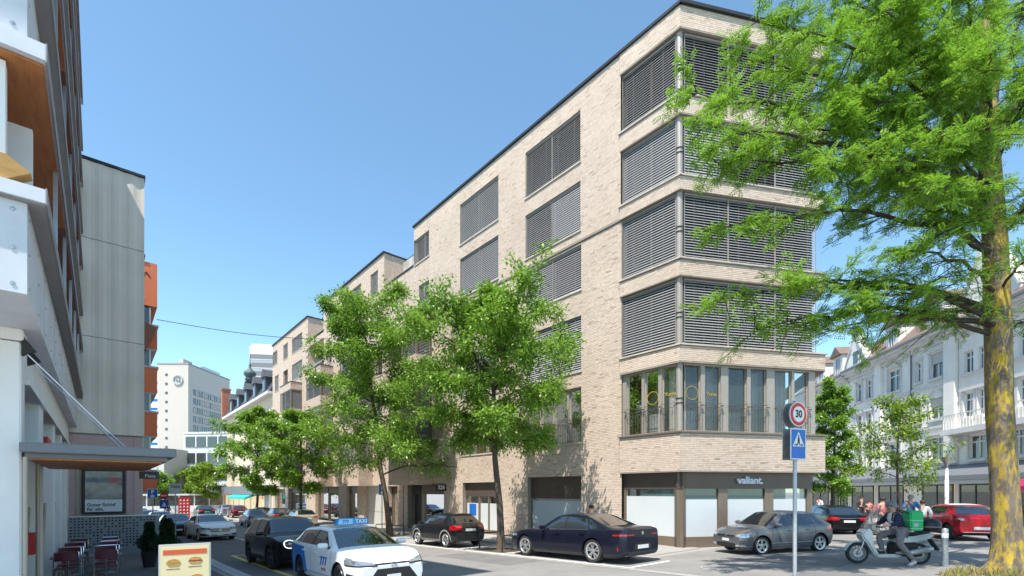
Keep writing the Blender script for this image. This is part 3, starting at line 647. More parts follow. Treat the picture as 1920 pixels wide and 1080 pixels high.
# canopy, its boards and rods
c = wb(); c.box(-1.0, 1.1, 11.1, 16.4, 2.88, 3.04); can = c.build('canopy', M['canopy'], WB, bevel=.012)
c = wb(); c.box(-.95, .98, 11.3, 16.25, 2.80, 2.878); c.build('canopy_fascia', M['canopy'], can)
for j in range(12):
    a = 11.35+j*.4; c = wb(); c.box(-.93, .9, a, a+.385, 2.772, 2.798); c.build('board', M['wood'], can)
for s in (11.45, 12.3):
    c = wb(); c.tube([(-1.0,s,4.62),(.35,s-.1,3.04)], .011, 6); c.build('rod', M['chrome'], can)
    c = wb(); c.prism([(-1.0,4.5),(-1.0,4.85),(-.82,4.6)], s-.05, s+.05, 'xz'); c.build('rod_bracket', M['black'], can)
# hanging pizza sign
ps = thing('hanging_sign', 'small dark sign reading Pizza hanging under the far end of the canopy', 'sign', W(1.02, 16.5, 2.67), STREET)
m_ = MB(); m_.box(-.22, .22, -.03, .03, -.10, .10); m_.build('sign_board', M['shopdark'], ps)
m_ = MB(); m_.box(-.2,-.18,-.01,.01,.10,.24); m_.box(.18,.2,-.01,.01,.10,.24); m_.build('hanger', M['steel'], ps)
text('Pizza', .12, 'lettering', M['txt_white'], ps, (.02,-.034,-.02), (R(90),0,0), .002)
# grey corrugated building
o2 = (-9, 27.4, 0); GB = thing('grey_building', 'tall windowless grey corrugated end wall above a pink stone base', 'building', W(*o2), STREET)
m_ = OB(o2); m_.box(-12, 1.47, 27.6, 38.6, -1.2, 16.4); m_.build('wall', M['greywall'], GB)
zs = [4.70, 8.87, 13.07, 16.4]
for z0, z1 in zip(zs[:-1], zs[1:]):
    m_ = OB(o2); n = int((1.52+4)/.13); prof = []
    for k in range(n+1):
        t = 1.52-k*.13; prof.append((t, 27.515 if k%4 in (1,2) else 27.495))
    V = [(t,s,z) for z in (z0+.015,z1-.015) for t, s in prof]
    m_.add(V, [(k,k+1,n+2+k,n+1+k) for k in range(n)]); m_.quad((1.52,27.495,z0+.015),(1.52,27.495,z1-.015),(1.52,38.6,z1-.015),(1.52,38.6,z0+.015))
    m_.build('corrugated_sheet', M['corr'], GB, fixn=False)
    m_ = OB(o2); m_.box(-4, 1.49, 27.51, 27.6, z0-.02, z0+.015); m_.build('joint_strip', M['soffit'], GB)
m_ = OB(o2); m_.box(-4.2, 1.56, 27.42, 38.6, 16.4, 16.5); m_.build('coping', M['coping'], GB)
m_ = OB(o2); m_.box(-4, 1.44, 27.5, 27.6, -1.2, 4.62); bs = m_.build('base', M['pinkstone'], GB)
for t in (1.12,): 
    m_ = OB(o2); m_.box(t, t+.02, 27.49, 27.5, -1, 4.6); m_.build('base_joint', M['soffit'], bs)
m_ = OB(o2); m_.box(.88,.93,27.44,27.5,.9,3.4); m_.build('pipe', M['pinkstone'], bs)
m_ = OB(o2); m_.box(-.78,-.42,27.42,27.5,1.0,3.9); m_.build('wall_panel', M['beige'], bs)
# poster case
pc = thing('poster_case', 'black framed illuminated poster case on the pink stone wall', 'poster', W(.12, 27.3, 1.25), STREET)
m_ = MB(); m_.box(-.72, .72, -.10, .10, 0, 1.95); m_.build('case', M['black'], pc, bevel=.02)
def poster_mat():
    m = mat('poster_print', (.03,.035,.045), .3, col2=(.22,.25,.30), scale=2.6, coat=.6); N = m.node_tree.nodes; L = m.node_tree.links; b = N["Principled BSDF"]
    src = b.inputs["Base Color"].links[0].from_socket; tc = N.new("ShaderNodeTexCoord"); mp = N.new("ShaderNodeMapping"); mp.inputs["Location"].default_value = (-.36,0,-1.46); L.new(tc.outputs["Object"], mp.inputs[0])
    g = N.new("ShaderNodeTexGradient"); g.gradient_type = 'SPHERICAL'; mp.inputs["Scale"].default_value = (1,1,1); sc = N.new("ShaderNodeVectorMath"); sc.operation = 'SCALE'; sc.inputs[3].default_value = 3.6
    L.new(mp.outputs[0], sc.inputs[0]); L.new(sc.outputs[0], g.inputs[0]); mx = N.new("ShaderNodeMix"); mx.data_type = 'RGBA'
    L.new(g.outputs[1], mx.inputs[0]); L.new(src, mx.inputs[6]); mx.inputs[7].default_value = (.55,.03,.02,1); L.new(mx.outputs[2], b.inputs["Base Color"]); return m
m_ = MB(); m_.box(-.61, .61, -.115, -.105, .62, 1.83); m_.build('poster_picture', poster_mat(), pc)
m_ = MB(); m_.box(-.61, .61, -.115, -.105, .1, .618); m_.build('poster_caption', mat('poster_white', (.62,.68,.74), .3, var=.05), pc)
text('Guter Schlaf\nfür alle.', .185, 'lettering', M['txt_black'], pc, (-.55,-.12,.30), (R(90),0,0), .001, align='LEFT', bold=.004)
# perforated metal screen of the terrace
pf = thing('perforated_screen', 'grey perforated sheet metal screen closing the cafe terrace', 'screen', W(.45, 26.4, zg(26.4)), STREET)
mb = MB(); cs = .118; nx, nz = 26, 11; x0 = -nx*cs/2; z0 = .34; random.seed(3)
for i in range(nx):
    for j in range(nz):
        a, b = x0+i*cs, z0+j*cs
        if random.random() < .2 or j in (0,) and random.random() < .3 or i in (0, nx-1): mb.quad((a,0,b),(a+cs,0,b),(a+cs,0,b+cs),(a,0,b+cs)); continue
        c = (a+cs/2, b+cs/2); n = len(mb.v); r = .034; 
        out = [(a+cs,c[1]),(a+cs,b+cs),(c[0],b+cs),(a,b+cs),(a,c[1]),(a,b),(c[0],b),(a+cs,b)]
        for k in range(8): mb.v.append((out[k][0],0,out[k][1]))
        for k in range(8): mb.v.append((c[0]+r*math.cos(k*math.pi/4),0,c[1]+r*math.sin(k*math.pi/4)))
        for k in range(8): mb.v.append((c[0]+r*math.cos(k*math.pi/4),.02,c[1]+r*math.sin(k*math.pi/4)))
        for k in range(8): k2 = (k+1)%8; mb.f += [(n+k,n+k2,n+8+k2,n+8+k),(n+8+k,n+8+k2,n+16+k2,n+16+k)]
mb.quad((x0,0,-.1),(-x0,0,-.1),(-x0,0,z0),(x0,0,z0))
mb.build('sheet', mat('perforated_sheet', (.22,.235,.26), .5, metal=.2, var=.05), pf, fixn=False)
mb = MB(); mb.box(x0-.03,-x0+.03,-.02,.06,z0+nz*cs,z0+nz*cs+.05); mb.build('top_rail', M['steel'], pf)
mb = MB(); mb.box(x0,-x0,.05,.06,-.1,z0+nz*cs); mb.build('back_sheet', M['dark'], pf)
# orange building beyond
o3 = (2, 39, 0); OR = thing('orange_building', 'building with orange balcony panels showing past the grey wall', 'building', W(*o3), STREET)
m_ = OB(o3); m_.box(-8, 1.9, 39.2, 52, -1.5, 17.2); m_.build('wall', M['greywall'], OR)
m_ = OB(o3); m_.box(-2, 2.2, 38.9, 52, 17.3, 17.42); m_.build('roof_edge', M['coping'], OR)
m_ = OB(o3); m_.box(-2, 2.83, 39.0, 52, 14.2, 17.0); P0 = m_.build('balcony_panel', M['orange'], OR)
mk = OB(o3)
for t in (1.75, 2.25):
    for sgn in (-1,1): mk.obox((t+sgn*.09,38.99,16.2), (.11,0,sgn*-.14), (0,.01,0), (.03,0,.025))
for k in range(6): mk.box(2.0,2.1,38.98,38.995,14.9-.2+k*.2-.1,15.0-.2+k*.2-.06)
mk.build('slots', M['black'], P0)
for z0, z1 in ((11.45,12.9),(8.6,10.2),(5.8,7.3),(2.2,3.5)):
    m_ = OB(o3); m_.box(-2, 2.83, 39.0, 52, z0, z1); m_.build('balcony_panel', M['orange'], OR)
    m_ = OB(o3); m_.box(-2, 2.9, 38.95, 52, z1, z1+.12); m_.box(-2,2.8,39.05,52,z0-.1,z0); m_.build('slab', M['greywall'], OR)
for z0, z1 in ((13.0,14.1),(10.3,11.35),(7.4,8.5),(3.6,5.7)):
    m_ = OB(o3); m_.box(1.7, 2.5, 39.1, 51, z0+.02, z1); f = m_.build('window', M['glassd'], OR); m_ = OB(o3)
    for t in (1.72,2.05,2.42): m_.box(t,t+.07,39.05,39.1,z0+.02,z1)
    m_.build('window_frame', M['white'], f)
m_ = OB(o3); m_.prism([(1.9,13.1),(2.7,12.75),(2.75,12.6),(2.2,11.2),(2.0,11.3)], 38.5, 38.85, 'xz'); m_.build('awning', M['woodd'], OR)
# ------------------------------------------------------------------ far end of the street
HT = thing('hotel_tower', 'tall cream office block with a round ringed emblem near its top', 'building', (-98, 140, 0), R(0))
m_ = MB(); m_.box(-4.6, 4.3, 0, 20.5, -8, 38.8); hw = m_.build('wall', M['hotel'], HT)
m_ = MB(); m_.box(4.302, 4.33, .05, 20.5, -8, 38.75); m_.build('side_wall', M['hotelg'], HT)  # greyer sheet on this side: its shade put into the colour
m_ = MB(); m_.box(-4.7, 4.4, -.1, 20.6, 38.8, 39.2); m_.build('coping', M['soffit'], HT)
m_ = MB(); m_.box(.2, 1.5, 2, 6, 39.2, 41.0); m_.build('lift_house', M['hotelg'], HT)
m_ = MB(); m_.box(2.8, 3.8, 8, 16, 39.2, 40.2); m_.build('roof_plant', M['steel'], HT)
for k in range(12):
    z = 35.8-k*2.62
    m_ = MB(); m_.box(-2.35,-1.65,-.06,.02,z-.35,z+.35); m_.build('window', M['glassd'], HT)
for f in range(12):
    z = 31.3-f*2.62; m_ = MB()
    m_.box(4.34,4.40,2.2,20,z-.95,z+.75); row = m_.build('window_row', M['fascia'], HT); pn = MB(); mu = MB(); random.seed(f+40)
    for k in range(17):
        y = 2.3+k*1.04; (pn if random.random() < .55 else mu).box(4.40,4.43,y,y+.72,z-.85,z+.65); mu.box(4.40,4.56,y+.78,y+.98,z-1.0,z+.8)
    tag(pn.build('panes', M['carglass'], row), kind='stuff'); tag(mu.build('mullions', M['hotelg'], row), kind='stuff')
em = MB()
for r0, r1 in ((1.18,1.42),):
    for k in range(36):
        a0, a1 = 2*math.pi*k/36, 2*math.pi*(k+1)/36; em.prism([(1.4+r*math.cos(a),34.3+r*math.sin(a)) for r, a in ((r0,a0),(r1,a0),(r1,a1),(r0,a1))], -.35, -.12, 'xz')
em.box(.9,1.08,-.35,-.12,33.75,34.85); em.box(1.75,1.93,-.35,-.12,33.75,34.85); em.prism([(.9,34.85),(1.12,34.85),(1.93,33.75),(1.7,33.75)], -.35, -.13, 'xz')
em.build('emblem', M['galv'], HT)
bt = thing('striped_tower', 'narrow blue and white striped tower behind the orange panels', 'building', (-127, 172, 0))
m_ = MB(); m_.box(-4,4.5,0,12,-8,44); m_.build('wall', M['white'], bt)
for k in range(13):
    m_ = MB(); m_.box(-4.1,4.6,-.1,11,3+k*3.1,3.9+k*3.1); m_.build('blue_band', M['bluesign'], bt)
m_ = MB(); 
for x in (1.5,3.2): m_.box(x,x+.25,-.15,0,-8,44)
m_.build('mullion', M['fascia'], bt)
of = thing('glass_office', 'low white office block with strips of window below the cream tower', 'building', (-56, 88, 0), R(-6))
m_ = MB(); m_.box(-4, 14, 0, 14, -3, 12.6); m_.build('wall', M['ofw'], of)
m_ = MB(); m_.box(-4.1, 14.1, -.1, 14, 12.6, 12.95); m_.build('roof_edge', M['greywall'], of)
for k in range(4):
    z = 1.2+k*3.0
    m_ = MB(); m_.box(-3.7, 13.8, -.12, -.02, z, z+1.9); w_ = m_.build('window_row', M['glassd'], of); m_ = MB()
    for j in range(9): m_.box(-3.7+j*2.15,-3.55+j*2.15,-.2,-.1,z,z+1.9)
    m_.build('mullions', M['white'], w_)
ow = thing('pale_office', 'pale narrow block with dark windows between the orange panels and the glass office', 'building', (-63, 84, 0), R(-10))
m_ = MB(); m_.box(-6, 3, 0, 10, -3, 9.6); m_.build('wall', M['hotelg'], ow)
for k in range(3):
    for j in range(4): m_ = MB(); m_.box(-5.4+j*2.1,-4.2+j*2.1,-.05,.02,.9+k*3,2.6+k*3); m_.build('window', M['glassd'], ow)
tw = thing('white_tower', 'distant white high rise with banded windows above the brick roofs', 'building', (-106, 206, 0), R(8))
m_ = MB(); m_.box(-5.5, 5, 0, 10, -8, 63.5); m_.build('wall', M['white'], tw)
for k in range(9):
    z = 58.3-k*3.6; m_ = MB(); m_.box(-5.2,4.6,-.12,-.02,z,z+2.0); w_ = m_.build('window_row', M['fascia'], tw)
    m_ = MB(); m_.box(-5.6,5.1,-.4,-.0,z-.55,z-.2); m_.build('balcony_slab', M['greywall'], w_)
m_ = MB(); m_.box(-5,4,1,8,63.5,65); m_.build('roof_plant', M['greywall'], tw)
# slate roofed building beyond the brick one
o4 = (17.1, 69, 0); SB = thing('slate_roof_building', 'old building with a dark slate mansard and an onion topped turret', 'building', W(*o4), STREET)
m_ = OB(o4); m_.box(17.3, 29, 68.3, 99, -1.5, 15.2); m_.build('wall', M['cream'], SB)
m_ = OB(o4); m_.prism([(16.7,15.2),(18.4,18.2),(19.6,18.8),(29,18.8),(29,15.2)], 68.3, 99, 'xz'); m_.build('roof', M['slate'], SB)
m_ = OB(o4); m_.box(16.5, 17.4, 68.3, 99, 14.9, 15.25); m_.build('cornice', M['histt'], SB)
for k in range(5):
    s = 71+k*5.4; m_ = OB(o4); m_.box(16.9, 18.6, s, s+1.6, 15.6, 17.6); d = m_.build('dormer', M['slate'], SB); m_ = OB(o4); m_.box(16.86,16.9,s+.25,s+1.35,15.8,17.2); m_.build('dormer_window', M['glassd'], d)
    m_ = OB(o4); m_.prism([(s-.2,17.6),(s+1.8,17.6),(s+.8,18.7)], 16.7, 18.6, 'yz'); m_.build('dormer_roof', M['slate'], d)
    for z in (4,7.6,11.2): m_ = OB(o4); m_.box(17.22,17.3,s,s+1.5,z,z+2.1); m_.build('window', M['glassd'], SB)
m_ = OB(o4); m_.lathe([(.62,15),(.62,19.6),(.74,19.7),(.74,19.9),(.56,20.0),(.62,20.15),(.92,20.6),(.88,20.9),(.55,21.2),(.26,21.5),(.14,21.9),(.2,22.05),(.07,22.3),(.03,24.5),(0,24.6)], 16, (18.0,85,0)); tu = m_.build('turret', mat('copper_green_slate', (.07,.09,.09), .6, var=.2), SB, smooth=50)
m_ = OB(o4)
for k in range(8):
    a = k*math.pi/4; m_.obox((18+.6*math.cos(a),85+.6*math.sin(a),19.0), (.12,0,0), (0,.12,0), (0,0,.4))
m_.build('turret_window', M['dark'], tu)
m_ = OB(o4); m_.box(16.6,17.9,99.3,100.6,15,20.3); m_.box(16.5,18,99.2,100.7,20.3,20.6); m_.build('chimney', mat('red_brick', (.33,.13,.08), .9, var=.2, scale=5), SB)
# low shops with the teal awning
o5 = (16, 70, 0); LS = thing('awning_shop', 'low shop front with dark canopy and a teal awning down the street', 'shop', W(*o5), STREET)
m_ = OB(o5); m_.box(15.4, 17.2, 69.5, 98, 1.7, 2.9); m_.build('canopy', M['fascia'], LS)
m_ = OB(o5); m_.box(17.0, 17.28, 69.5, 98, -1.4, 1.75); m_.build('wall', M['fascial'], LS)
for s in range(72, 97, 4): m_ = OB(o5); m_.box(16.94, 17.0, s, s+3.2, -.8, 1.5); m_.build('shop_window', M['shopin'], LS)
m_ = OB(o5); m_.prism([(17.0,2.3),(14.7,1.35),(14.7,1.05),(17.0,1.9)], 72.5, 84, 'xz'); m_.build('awning', M['teal'], LS)
# backdrop house at the end of the street, pavilion and banner
eb = thing('end_house', 'white rendered house closing the view behind the distant trees', 'building', (-84, 122, 0), R(12))
m_ = MB(); m_.box(-9, 40, 0, 12, -4, 9); m_.build('wall', M['ofw'], eb)
m_ = MB(); m_.prism([(-9.5,9),(40.5,9),(38,12.5),(-7,12.5)], -.4, 12.4, 'xz'); m_.build('roof', M['rooft'], eb)
for k in range(10):
    for z in (0,3.2,6): m_ = MB(); m_.box(-7+k*4.6,-5.4+k*4.6,-.06,.02,z,z+1.8); m_.build('window', M['glassd'], eb)
pv_ = thing('street_pavilion', 'white roofed open pavilion with people sized bays at the end of the street', 'pavilion', (-52, 80, zg(93)), R(40.4))
m_ = MB(); m_.box(-9, 6, 0, 4, 2.6, 2.85); m_.build('roof', M['white'], pv_)
for k in range(8): m_ = MB(); m_.box(-8.9+k*2.1,-8.75+k*2.1,.1,.25,0,2.6); m_.build('post', M['white'], pv_)
m_ = MB(); m_.box(-8.9,5.9,3.6,3.8,0,2.6); m_.build('back_wall', M['room'], pv_)
m_ = MB(); m_.box(-8.9,5.9,-.02,.04,0,.95); m_.build('parapet', M['wallw'], pv_)
bn = thing('banner_panel', 'red and white patterned banner panel standing by the road', 'banner', W(6.6, 60, zg(60)), STREET)
m_ = MB(); m_.box(-.5,.5,0,.06,.3,2.5); m_.build('board', M['red'], bn); m_ = MB(); random.seed(2)
for i in range(6):
    for j in range(3): x, z = -.42+j*.3, .45+i*.33; m_.prism([(x,z),(x+.2,z+.05),(x+.12,z+.22)], -.012, 0, 'xz')
m_.build('pattern', M['txt_white'], bn); m_ = MB(); m_.box(-.48,-.42,.0,.05,0,.3); m_.box(.42,.48,.0,.05,0,.3); m_.build('leg', M['steel'], bn)
# ------------------------------------------------------------------ white historic row on the right
HR = R(-9)
def hist(name, label, loc_u):
    o = thing(name, label, 'building', Matrix.Rotation(HR,3,'Z') @ Vector((0,loc_u*.72,0)) + Vector((29.6,30,0)), HR); o.scale = (1,.72,1); return o
def hwin(par, u0, u1, z0, z1, uo, arch=False, shut=0, hood=True, d0=0, cross=True):
    fn = lambda u, z, d: (d+d0, u-uo, z); fb = MB(); fw = .09; zt = z1
    fbox(fb, fn, u0, u0+fw, z0, z1, .12, .2); fbox(fb, fn, u1-fw, u1, z0, z1, .12, .2); fbox(fb, fn, u0+fw, u1-fw, z1-fw, z1, .12, .2); fbox(fb, fn, u0+fw, u1-fw, z0, z0+fw, .12, .2)
    m = (u0+u1)/2; fbox(fb, fn, m-.05, m+.05, z0+fw, z1-fw, .12, .2)
    if cross: zc = z0+(z1-z0)*.68; fbox(fb, fn, u0+fw, m-.05, zc, zc+.08, .12, .2); fbox(fb, fn, m+.05, u1-fw, zc, zc+.08, .12, .2)
    w = fb.build('window', M['white'], par)
    p = MB(); fbox(p, fn, u0, u1, z0, z1, .17, .185); p.build('pane', M['glassd'], w)
    if shut: p = MB(); fbox(p, fn, u0+.05, u1-.05, z1-(z1-z0)*shut, z1-.04, .08, .12); p.build('shutter', M['fascial'], w)
    s = MB(); fbox(s, fn, u0-.12, u1+.12, z0-.16, z0, -.18, .12)
    s.build('sill', M['histt'], w)
    if hood:
        s = MB(); fbox(s, fn, u0-.22, u0-.02, z0-.1, z1+.1, -.06, .02); fbox(s, fn, u1+.02, u1+.22, z0-.1, z1+.1, -.06, .02)
        if arch:
            n = 10; r0 = (u1-u0)/2
            for k in range(n):
                a0, a1 = math.pi*k/n, math.pi*(k+1)/n
                P = [(m-r*math.cos(a), z1-.02+.5*(r/r0)*math.sin(a)) for r, a in ((r0,a0),(r0+.22,a0),(r0+.22,a1),(r0,a1))]
                s.add([fn(u,z,d) for d in (-.07,.02) for u, z in P], [(0,1,2,3),(7,6,5,4),(0,4,5,1),(1,5,6,2),(2,6,7,3),(3,7,4,0)])
        else: fbox(s, fn, u0-.28, u1+.28, z1+.1, z1+.3, -.16, .02)
        s.build('surround', M['histt'], w)
def hbody(par, uo, a, b, ops, ztop, dep=9):
    mb = MB(); wall(mb, lambda u, z, d: (d, u-uo, z), a, b, -.5, ztop, ops, .2)
    mb.quad((0,a-uo,-.5),(dep,a-uo,-.5),(dep,a-uo,ztop),(0,a-uo,ztop)); mb.quad((0,b-uo,-.5),(0,b-uo,ztop),(dep,b-uo,ztop),(dep,b-uo,-.5))
    mb.build('wall', M['hist'], par, fixn=False)
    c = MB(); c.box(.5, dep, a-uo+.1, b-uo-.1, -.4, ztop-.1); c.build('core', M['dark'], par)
def hroof(par, uo, a, b, z0, z1, over=.75, dep=9):
    mb = MB(); mb.prism([(-over,z0+.42),(2.6,z1),(dep-2,z1),(dep,z0+.42)], a-uo, b-uo, 'xz'); mb.build('roof', M['rooft'], par)
    c = MB(); c.box(-over, .05, a-uo, b-uo, z0+.12, z0+.42); c.box(-over+.25, .05, a-uo, b-uo, z0-.12, z0+.12); c.box(-.15,.05,a-uo,b-uo,z0-.45,z0-.12); c.build('cornice', M['histt'], par)
    g = MB(); g.box(-over-.12,-over,a-uo,b-uo,z0+.30,z0+.46); g.build('gutter', M['fascia'], par)
def dormer(par, uo, u, z0, wd=1.7, h=2.0, x0=-.2):
    d = MB(); d.box(x0, x0+3, u-wd/2-uo, u+wd/2-uo, z0, z0+h); dm = d.build('dormer', M['hist'], par)
    r = MB(); r.prism([(u-wd/2-.25-uo,z0+h),(u+wd/2+.25-uo,z0+h),(u-uo,z0+h+.95)], x0-.3, x0+3, 'yz'); r.build('dormer_roof', M['rooft'], dm)
    w = MB(); w.box(x0-.04, x0+.02, u-.45-uo, u+.45-uo, z0+.25, z0+h-.25); w.build('dormer_window', M['glassd'], dm)
    f = MB(); f.box(x0-.08,x0-.04,u-.04-uo,u+.04-uo,z0+.25,z0+h-.25); f.box(x0-.08,x0-.04,u-.5-uo,u-.42-uo,z0+.2,z0+h-.2); f.box(x0-.08,x0-.04,u+.42-uo,u+.5-uo,z0+.2,z0+h-.2); f.build('dormer_frame', M['white'], dm)
def gable(par, uo, u0, u1, z0, zp, x=-.25, win=True):
    m = (u0+u1)/2; h = zp-z0
    pr = [(u0,z0),(u1,z0),(u1-.1,z0+.16*h),(u1-.42*(u1-m),z0+.5*h),(u1-.62*(u1-m),z0+.62*h),(m+.35,zp-.1),(m,zp),(m-.35,zp-.1),(u0+.62*(m-u0),z0+.62*h),(u0+.42*(m-u0),z0+.5*h),(u0+.1,z0+.16*h)]
    g = MB(); g.prism([(a-uo,b) for a, b in pr], x, x+.45, 'yz'); gb = g.build('gable', M['hist'], par)
    e = MB()
    for (a, b), (c, d) in zip(pr[1:-1], pr[2:]): e.obox(((x+.2),(a+c)/2-uo,(b+d)/2), (.32,0,0), (0,(c-a)/2*1.06,(d-b)/2*1.06), (0,-.07*(d-b)/max(.01,math.hypot(c-a,d-b)),.07*(c-a)/max(.01,math.hypot(c-a,d-b))))
    e.build('gable_moulding', M['histt'], gb)
    if win: w = MB(); w.box(x-.03,x+.01,m-.5-uo,m+.5-uo,z0+.15*h,z0+.5*h); w.build('gable_window', M['glassd'], gb); f = MB(); f.box(x-.1,x-.02,m-.62-uo,m+.62-uo,z0+.1*h,z0+.15*h); f.build('gable_sill', M['histt'], gb)
def shops_row(par, uo, a, b, wins, zf=2.7, dark=True):
    f = MB(); f.prism([(-.05,4.0),(-.5,3.8),(-.95,3.25),(-.95,2.95),(-.05,2.95)], a-uo, b-uo, 'xz'); fp = f.build('shop_canopy', M['fascia'], par)
    f = MB(); f.box(-.9,-.02,a-uo,b-uo,zf+.0,2.94); f.build('shop_fascia', M['fascial'], par)
    for u0, u1 in wins:
        w = MB(); fn = lambda u,z,d: (d,u-uo,z)
        for p in ((u0,u0+.12,-.2,zf),(u1-.12,u1,-.2,zf),(u0,u1,zf-.1,zf),(u0,u1,-.2,.25),((u0+u1)/2-.05,(u0+u1)/2+.05,.25,zf-.1)): fbox(w, fn, p[0],p[1],p[2],p[3],-.12,-.03)
        sw = w.build('shop_window', M['shopdark'], par)
        g = MB(); fbox(g, fn, u0+.1,u1-.1,.25,zf-.1,-.08,-.07); g.build('pane', M['glass'], sw)
        g = MB(); fbox(g, fn, u0,u1,-.2,zf,-.006,-.002); g.build('display', M['shopin'], sw); g = MB()
        for k in range(3):
            u = u0+.5+(u1-u0-1)*k/2; g.lathe([(0,0),(.07,.02),(.07,.06),(0,.06)], 10, (-.04,u-uo,zf-.3), 'x')
        g.build('spotlight', M['lampon'], sw); g = MB()
        for k in range(4):
            u = u0+.3+(u1-u0-.6)*random.random(); g.box(-.055,-.03,u-uo,u-uo+.25+random.random()*.5,.25,.7+random.random()*1.1)
        g.build('goods', random.choice([M['cloth_dark'],M['cloth_red'],M['curtain']]), sw)
random.seed(12)
up = -3; HP = hist('historic_house', 'white stucco house with carved gable and long balcony right of the lichen trunk', up)
ops = []; axes = ((.5,1.18),(1.75,2.85),(-3.9,-2.9),(-2.4,-1.4),(-7.6,-6.6),(-6.1,-5.1))
wP = [(a,b,9.95,11.4) for a, b in axes]+[(a,b,7.05,8.7) for a, b in axes]+[(.24,2.23,4.28,5.85),(-3.8,-1.6,4.28,5.85),(-7.5,-5.3,4.28,5.85)]
hbody(HP, up, -9, 3.5, wP, 12.9)
for i, o in enumerate(wP): hwin(HP, *o, up, arch=i >= 12, hood=i >= 6)
hroof(HP, up, -9, 3.5, 12.9, 16.8); gable(HP, up, -3.6, 2.9, 13.3, 18.4); gable(HP, up, -9, -4.6, 13.3, 17.6)
m_ = MB(); m_.box(-1.0, .05, -3-up-5.2, 3.75-up, 5.95, 6.3); bl = m_.build('balcony', M['histt'], HP); m_ = MB()
for k in range(34): m_.box(-.95,-.91,-8.1-up+k*.35+.0,-8.08-up+k*.35,6.3,7.2)
m_.box(-.97,-.89,-8.1-up,3.7-up,7.2,7.26); m_.build('balcony_rail', M['histt'], bl)
for u in (3.0,-1,-5): m_ = MB(); m_.prism([(0,5.95),(-.8,5.95),(0,5.1)], u-up, u-up+.3, 'xz'); m_.build('console', M['histt'], HP)
shops_row(HP, up, -9, 3.4, [(-.6,3.2),(-4.6,-1.0),(-8.8,-5)])
m_ = MB(); m_.prism([(-.1,3.4),(-2.2,2.5),(-2.2,2.2),(-.1,3.0)], -9-up, -5.6-up, 'xz'); m_.build('awning', M['magenta'], HP)
uq = 10; HQ = hist('historic_house', 'white stucco house with two window columns and a downpipe behind the young tree', uq)
wQ = [(a,b,z0,z1) for a, b in ((5.42,7.3),(12.0,14.2)) for z0, z1 in ((10.3,12.1),(7.35,8.9),(4.35,6.1))]+[(8.6,9.4,10.4,11.9),(8.6,9.4,7.4,8.9)]
hbody(HQ, uq, 3.6, 16.4, wQ, 13.2)
for i, o in enumerate(wQ): hwin(HQ, *o, uq, arch=(i%3 == 1 and i < 6), shut=.42 if i in (0,1,4) else 0)
for a, b in ((3.62,5.0),(15.2,16.38)): m_ = MB(); m_.box(-.22,.02,a-uq,b-uq,4.1,13.0); m_.build('pilaster', M['hist'], HQ)
hroof(HQ, uq, 3.6, 16.4, 13.1, 16.8); dormer(HQ, uq, 6.3, 13.7, 2.3, 1.9); dormer(HQ, uq, 13.0, 13.7, 2.3, 1.9)
m_ = MB(); m_.tube([(-.1,10-uq,13.2),(-.1,10-uq,4.0)], .07, 8); m_.build('downpipe', M['fascia'], HQ)
for z in (9.7,6.7): m_ = MB(); m_.box(-.12,.02,5.05-uq,15.15-uq,z,z+.22); m_.build('string_course', M['histt'], HQ)
shops_row(HQ, uq, 3.4, 16.4, [(4.0,8.3),(11.3,15.9)])
ur = 19.5; HRr = hist('historic_house', 'white stucco house with pointed gable between the slim tree and the young tree', ur)
wR = [(a,b,z0,z1) for a, b in ((17.5,18.6),(19.6,20.8)) for z0, z1 in ((10.4,12.1),(7.4,9.2),(4.4,6.1))]
hbody(HRr, ur, 16.5, 22.6, wR, 13.2)
for i, o in enumerate(wR): hwin(HRr, *o, ur)
hroof(HRr, ur, 16.5, 22.6, 13.1, 16.6); gable(HRr, ur, 16.9, 22.0, 13.2, 16.6, x=-.6); shops_row(HRr, ur, 16.4, 22.5, [(16.9,21.8)])
us_ = 27; HS = hist('historic_house', 'white stucco house with dormers, farthest of the row behind the slim tree', us_)
wS = [(a,b,z0,z1) for a, b in ((23.5,24.6),(26,27.2),(29,30.2),(32,33.2),(35,36.2)) for z0, z1 in ((9.9,11.6),(7.0,8.7),(4.3,5.9))]
hbody(HS, us_, 22.7, 38, wS, 13.0)
for i, o in enumerate(wS): hwin(HS, *o, us_)
hroof(HS, us_, 22.7, 38, 12.9, 16.3); dormer(HS, us_, 25, 13.5, 2.6, 2.0); dormer(HS, us_, 30, 13.5, 2.6, 2.0); shops_row(HS, us_, 22.6, 38, [(22.9,24.8),(25.2,27.3),(28,33)])
# ------------------------------------------------------------------ cars
def chalf(poly, a, b, i, j):
    ax, ay = a; dx, dy = b[0]-ax, b[1]-ay; out = []; n = len(poly)
    ds = [dx*(p[j]-ay)-dy*(p[i]-ax) for p in poly]
    for k in range(n):
        p, q = poly[k], poly[(k+1)%n]; d0, d1 = ds[k], ds[(k+1)%n]
        if d0 >= 0: out.append(p)
        if (d0 > 0 and d1 < 0) or (d0 < 0 and d1 > 0):
            t = d0/(d0-d1); out.append(p+(q-p)*t)
    return out if len(out) > 2 else []
def ccw(P):
    A = sum(P[k][0]*P[(k+1)%len(P)][1]-P[(k+1)%len(P)][0]*P[k][1] for k in range(len(P))); return P if A > 0 else P[::-1]
def cconv(poly, P, i, j):
    for k in range(len(P)):
        poly = chalf(poly, P[k], P[(k+1)%len(P)], i, j)
        if not poly: return []
    return poly
def cdiff(poly, P, i, j):
    out = []; rest = poly
    for k in range(len(P)):
        a, b = P[k], P[(k+1)%len(P)]; o = chalf(rest, b, a, i, j)
        if o: out.append(o)
        rest = chalf(rest, a, b, i, j)
        if not rest: break
    return out
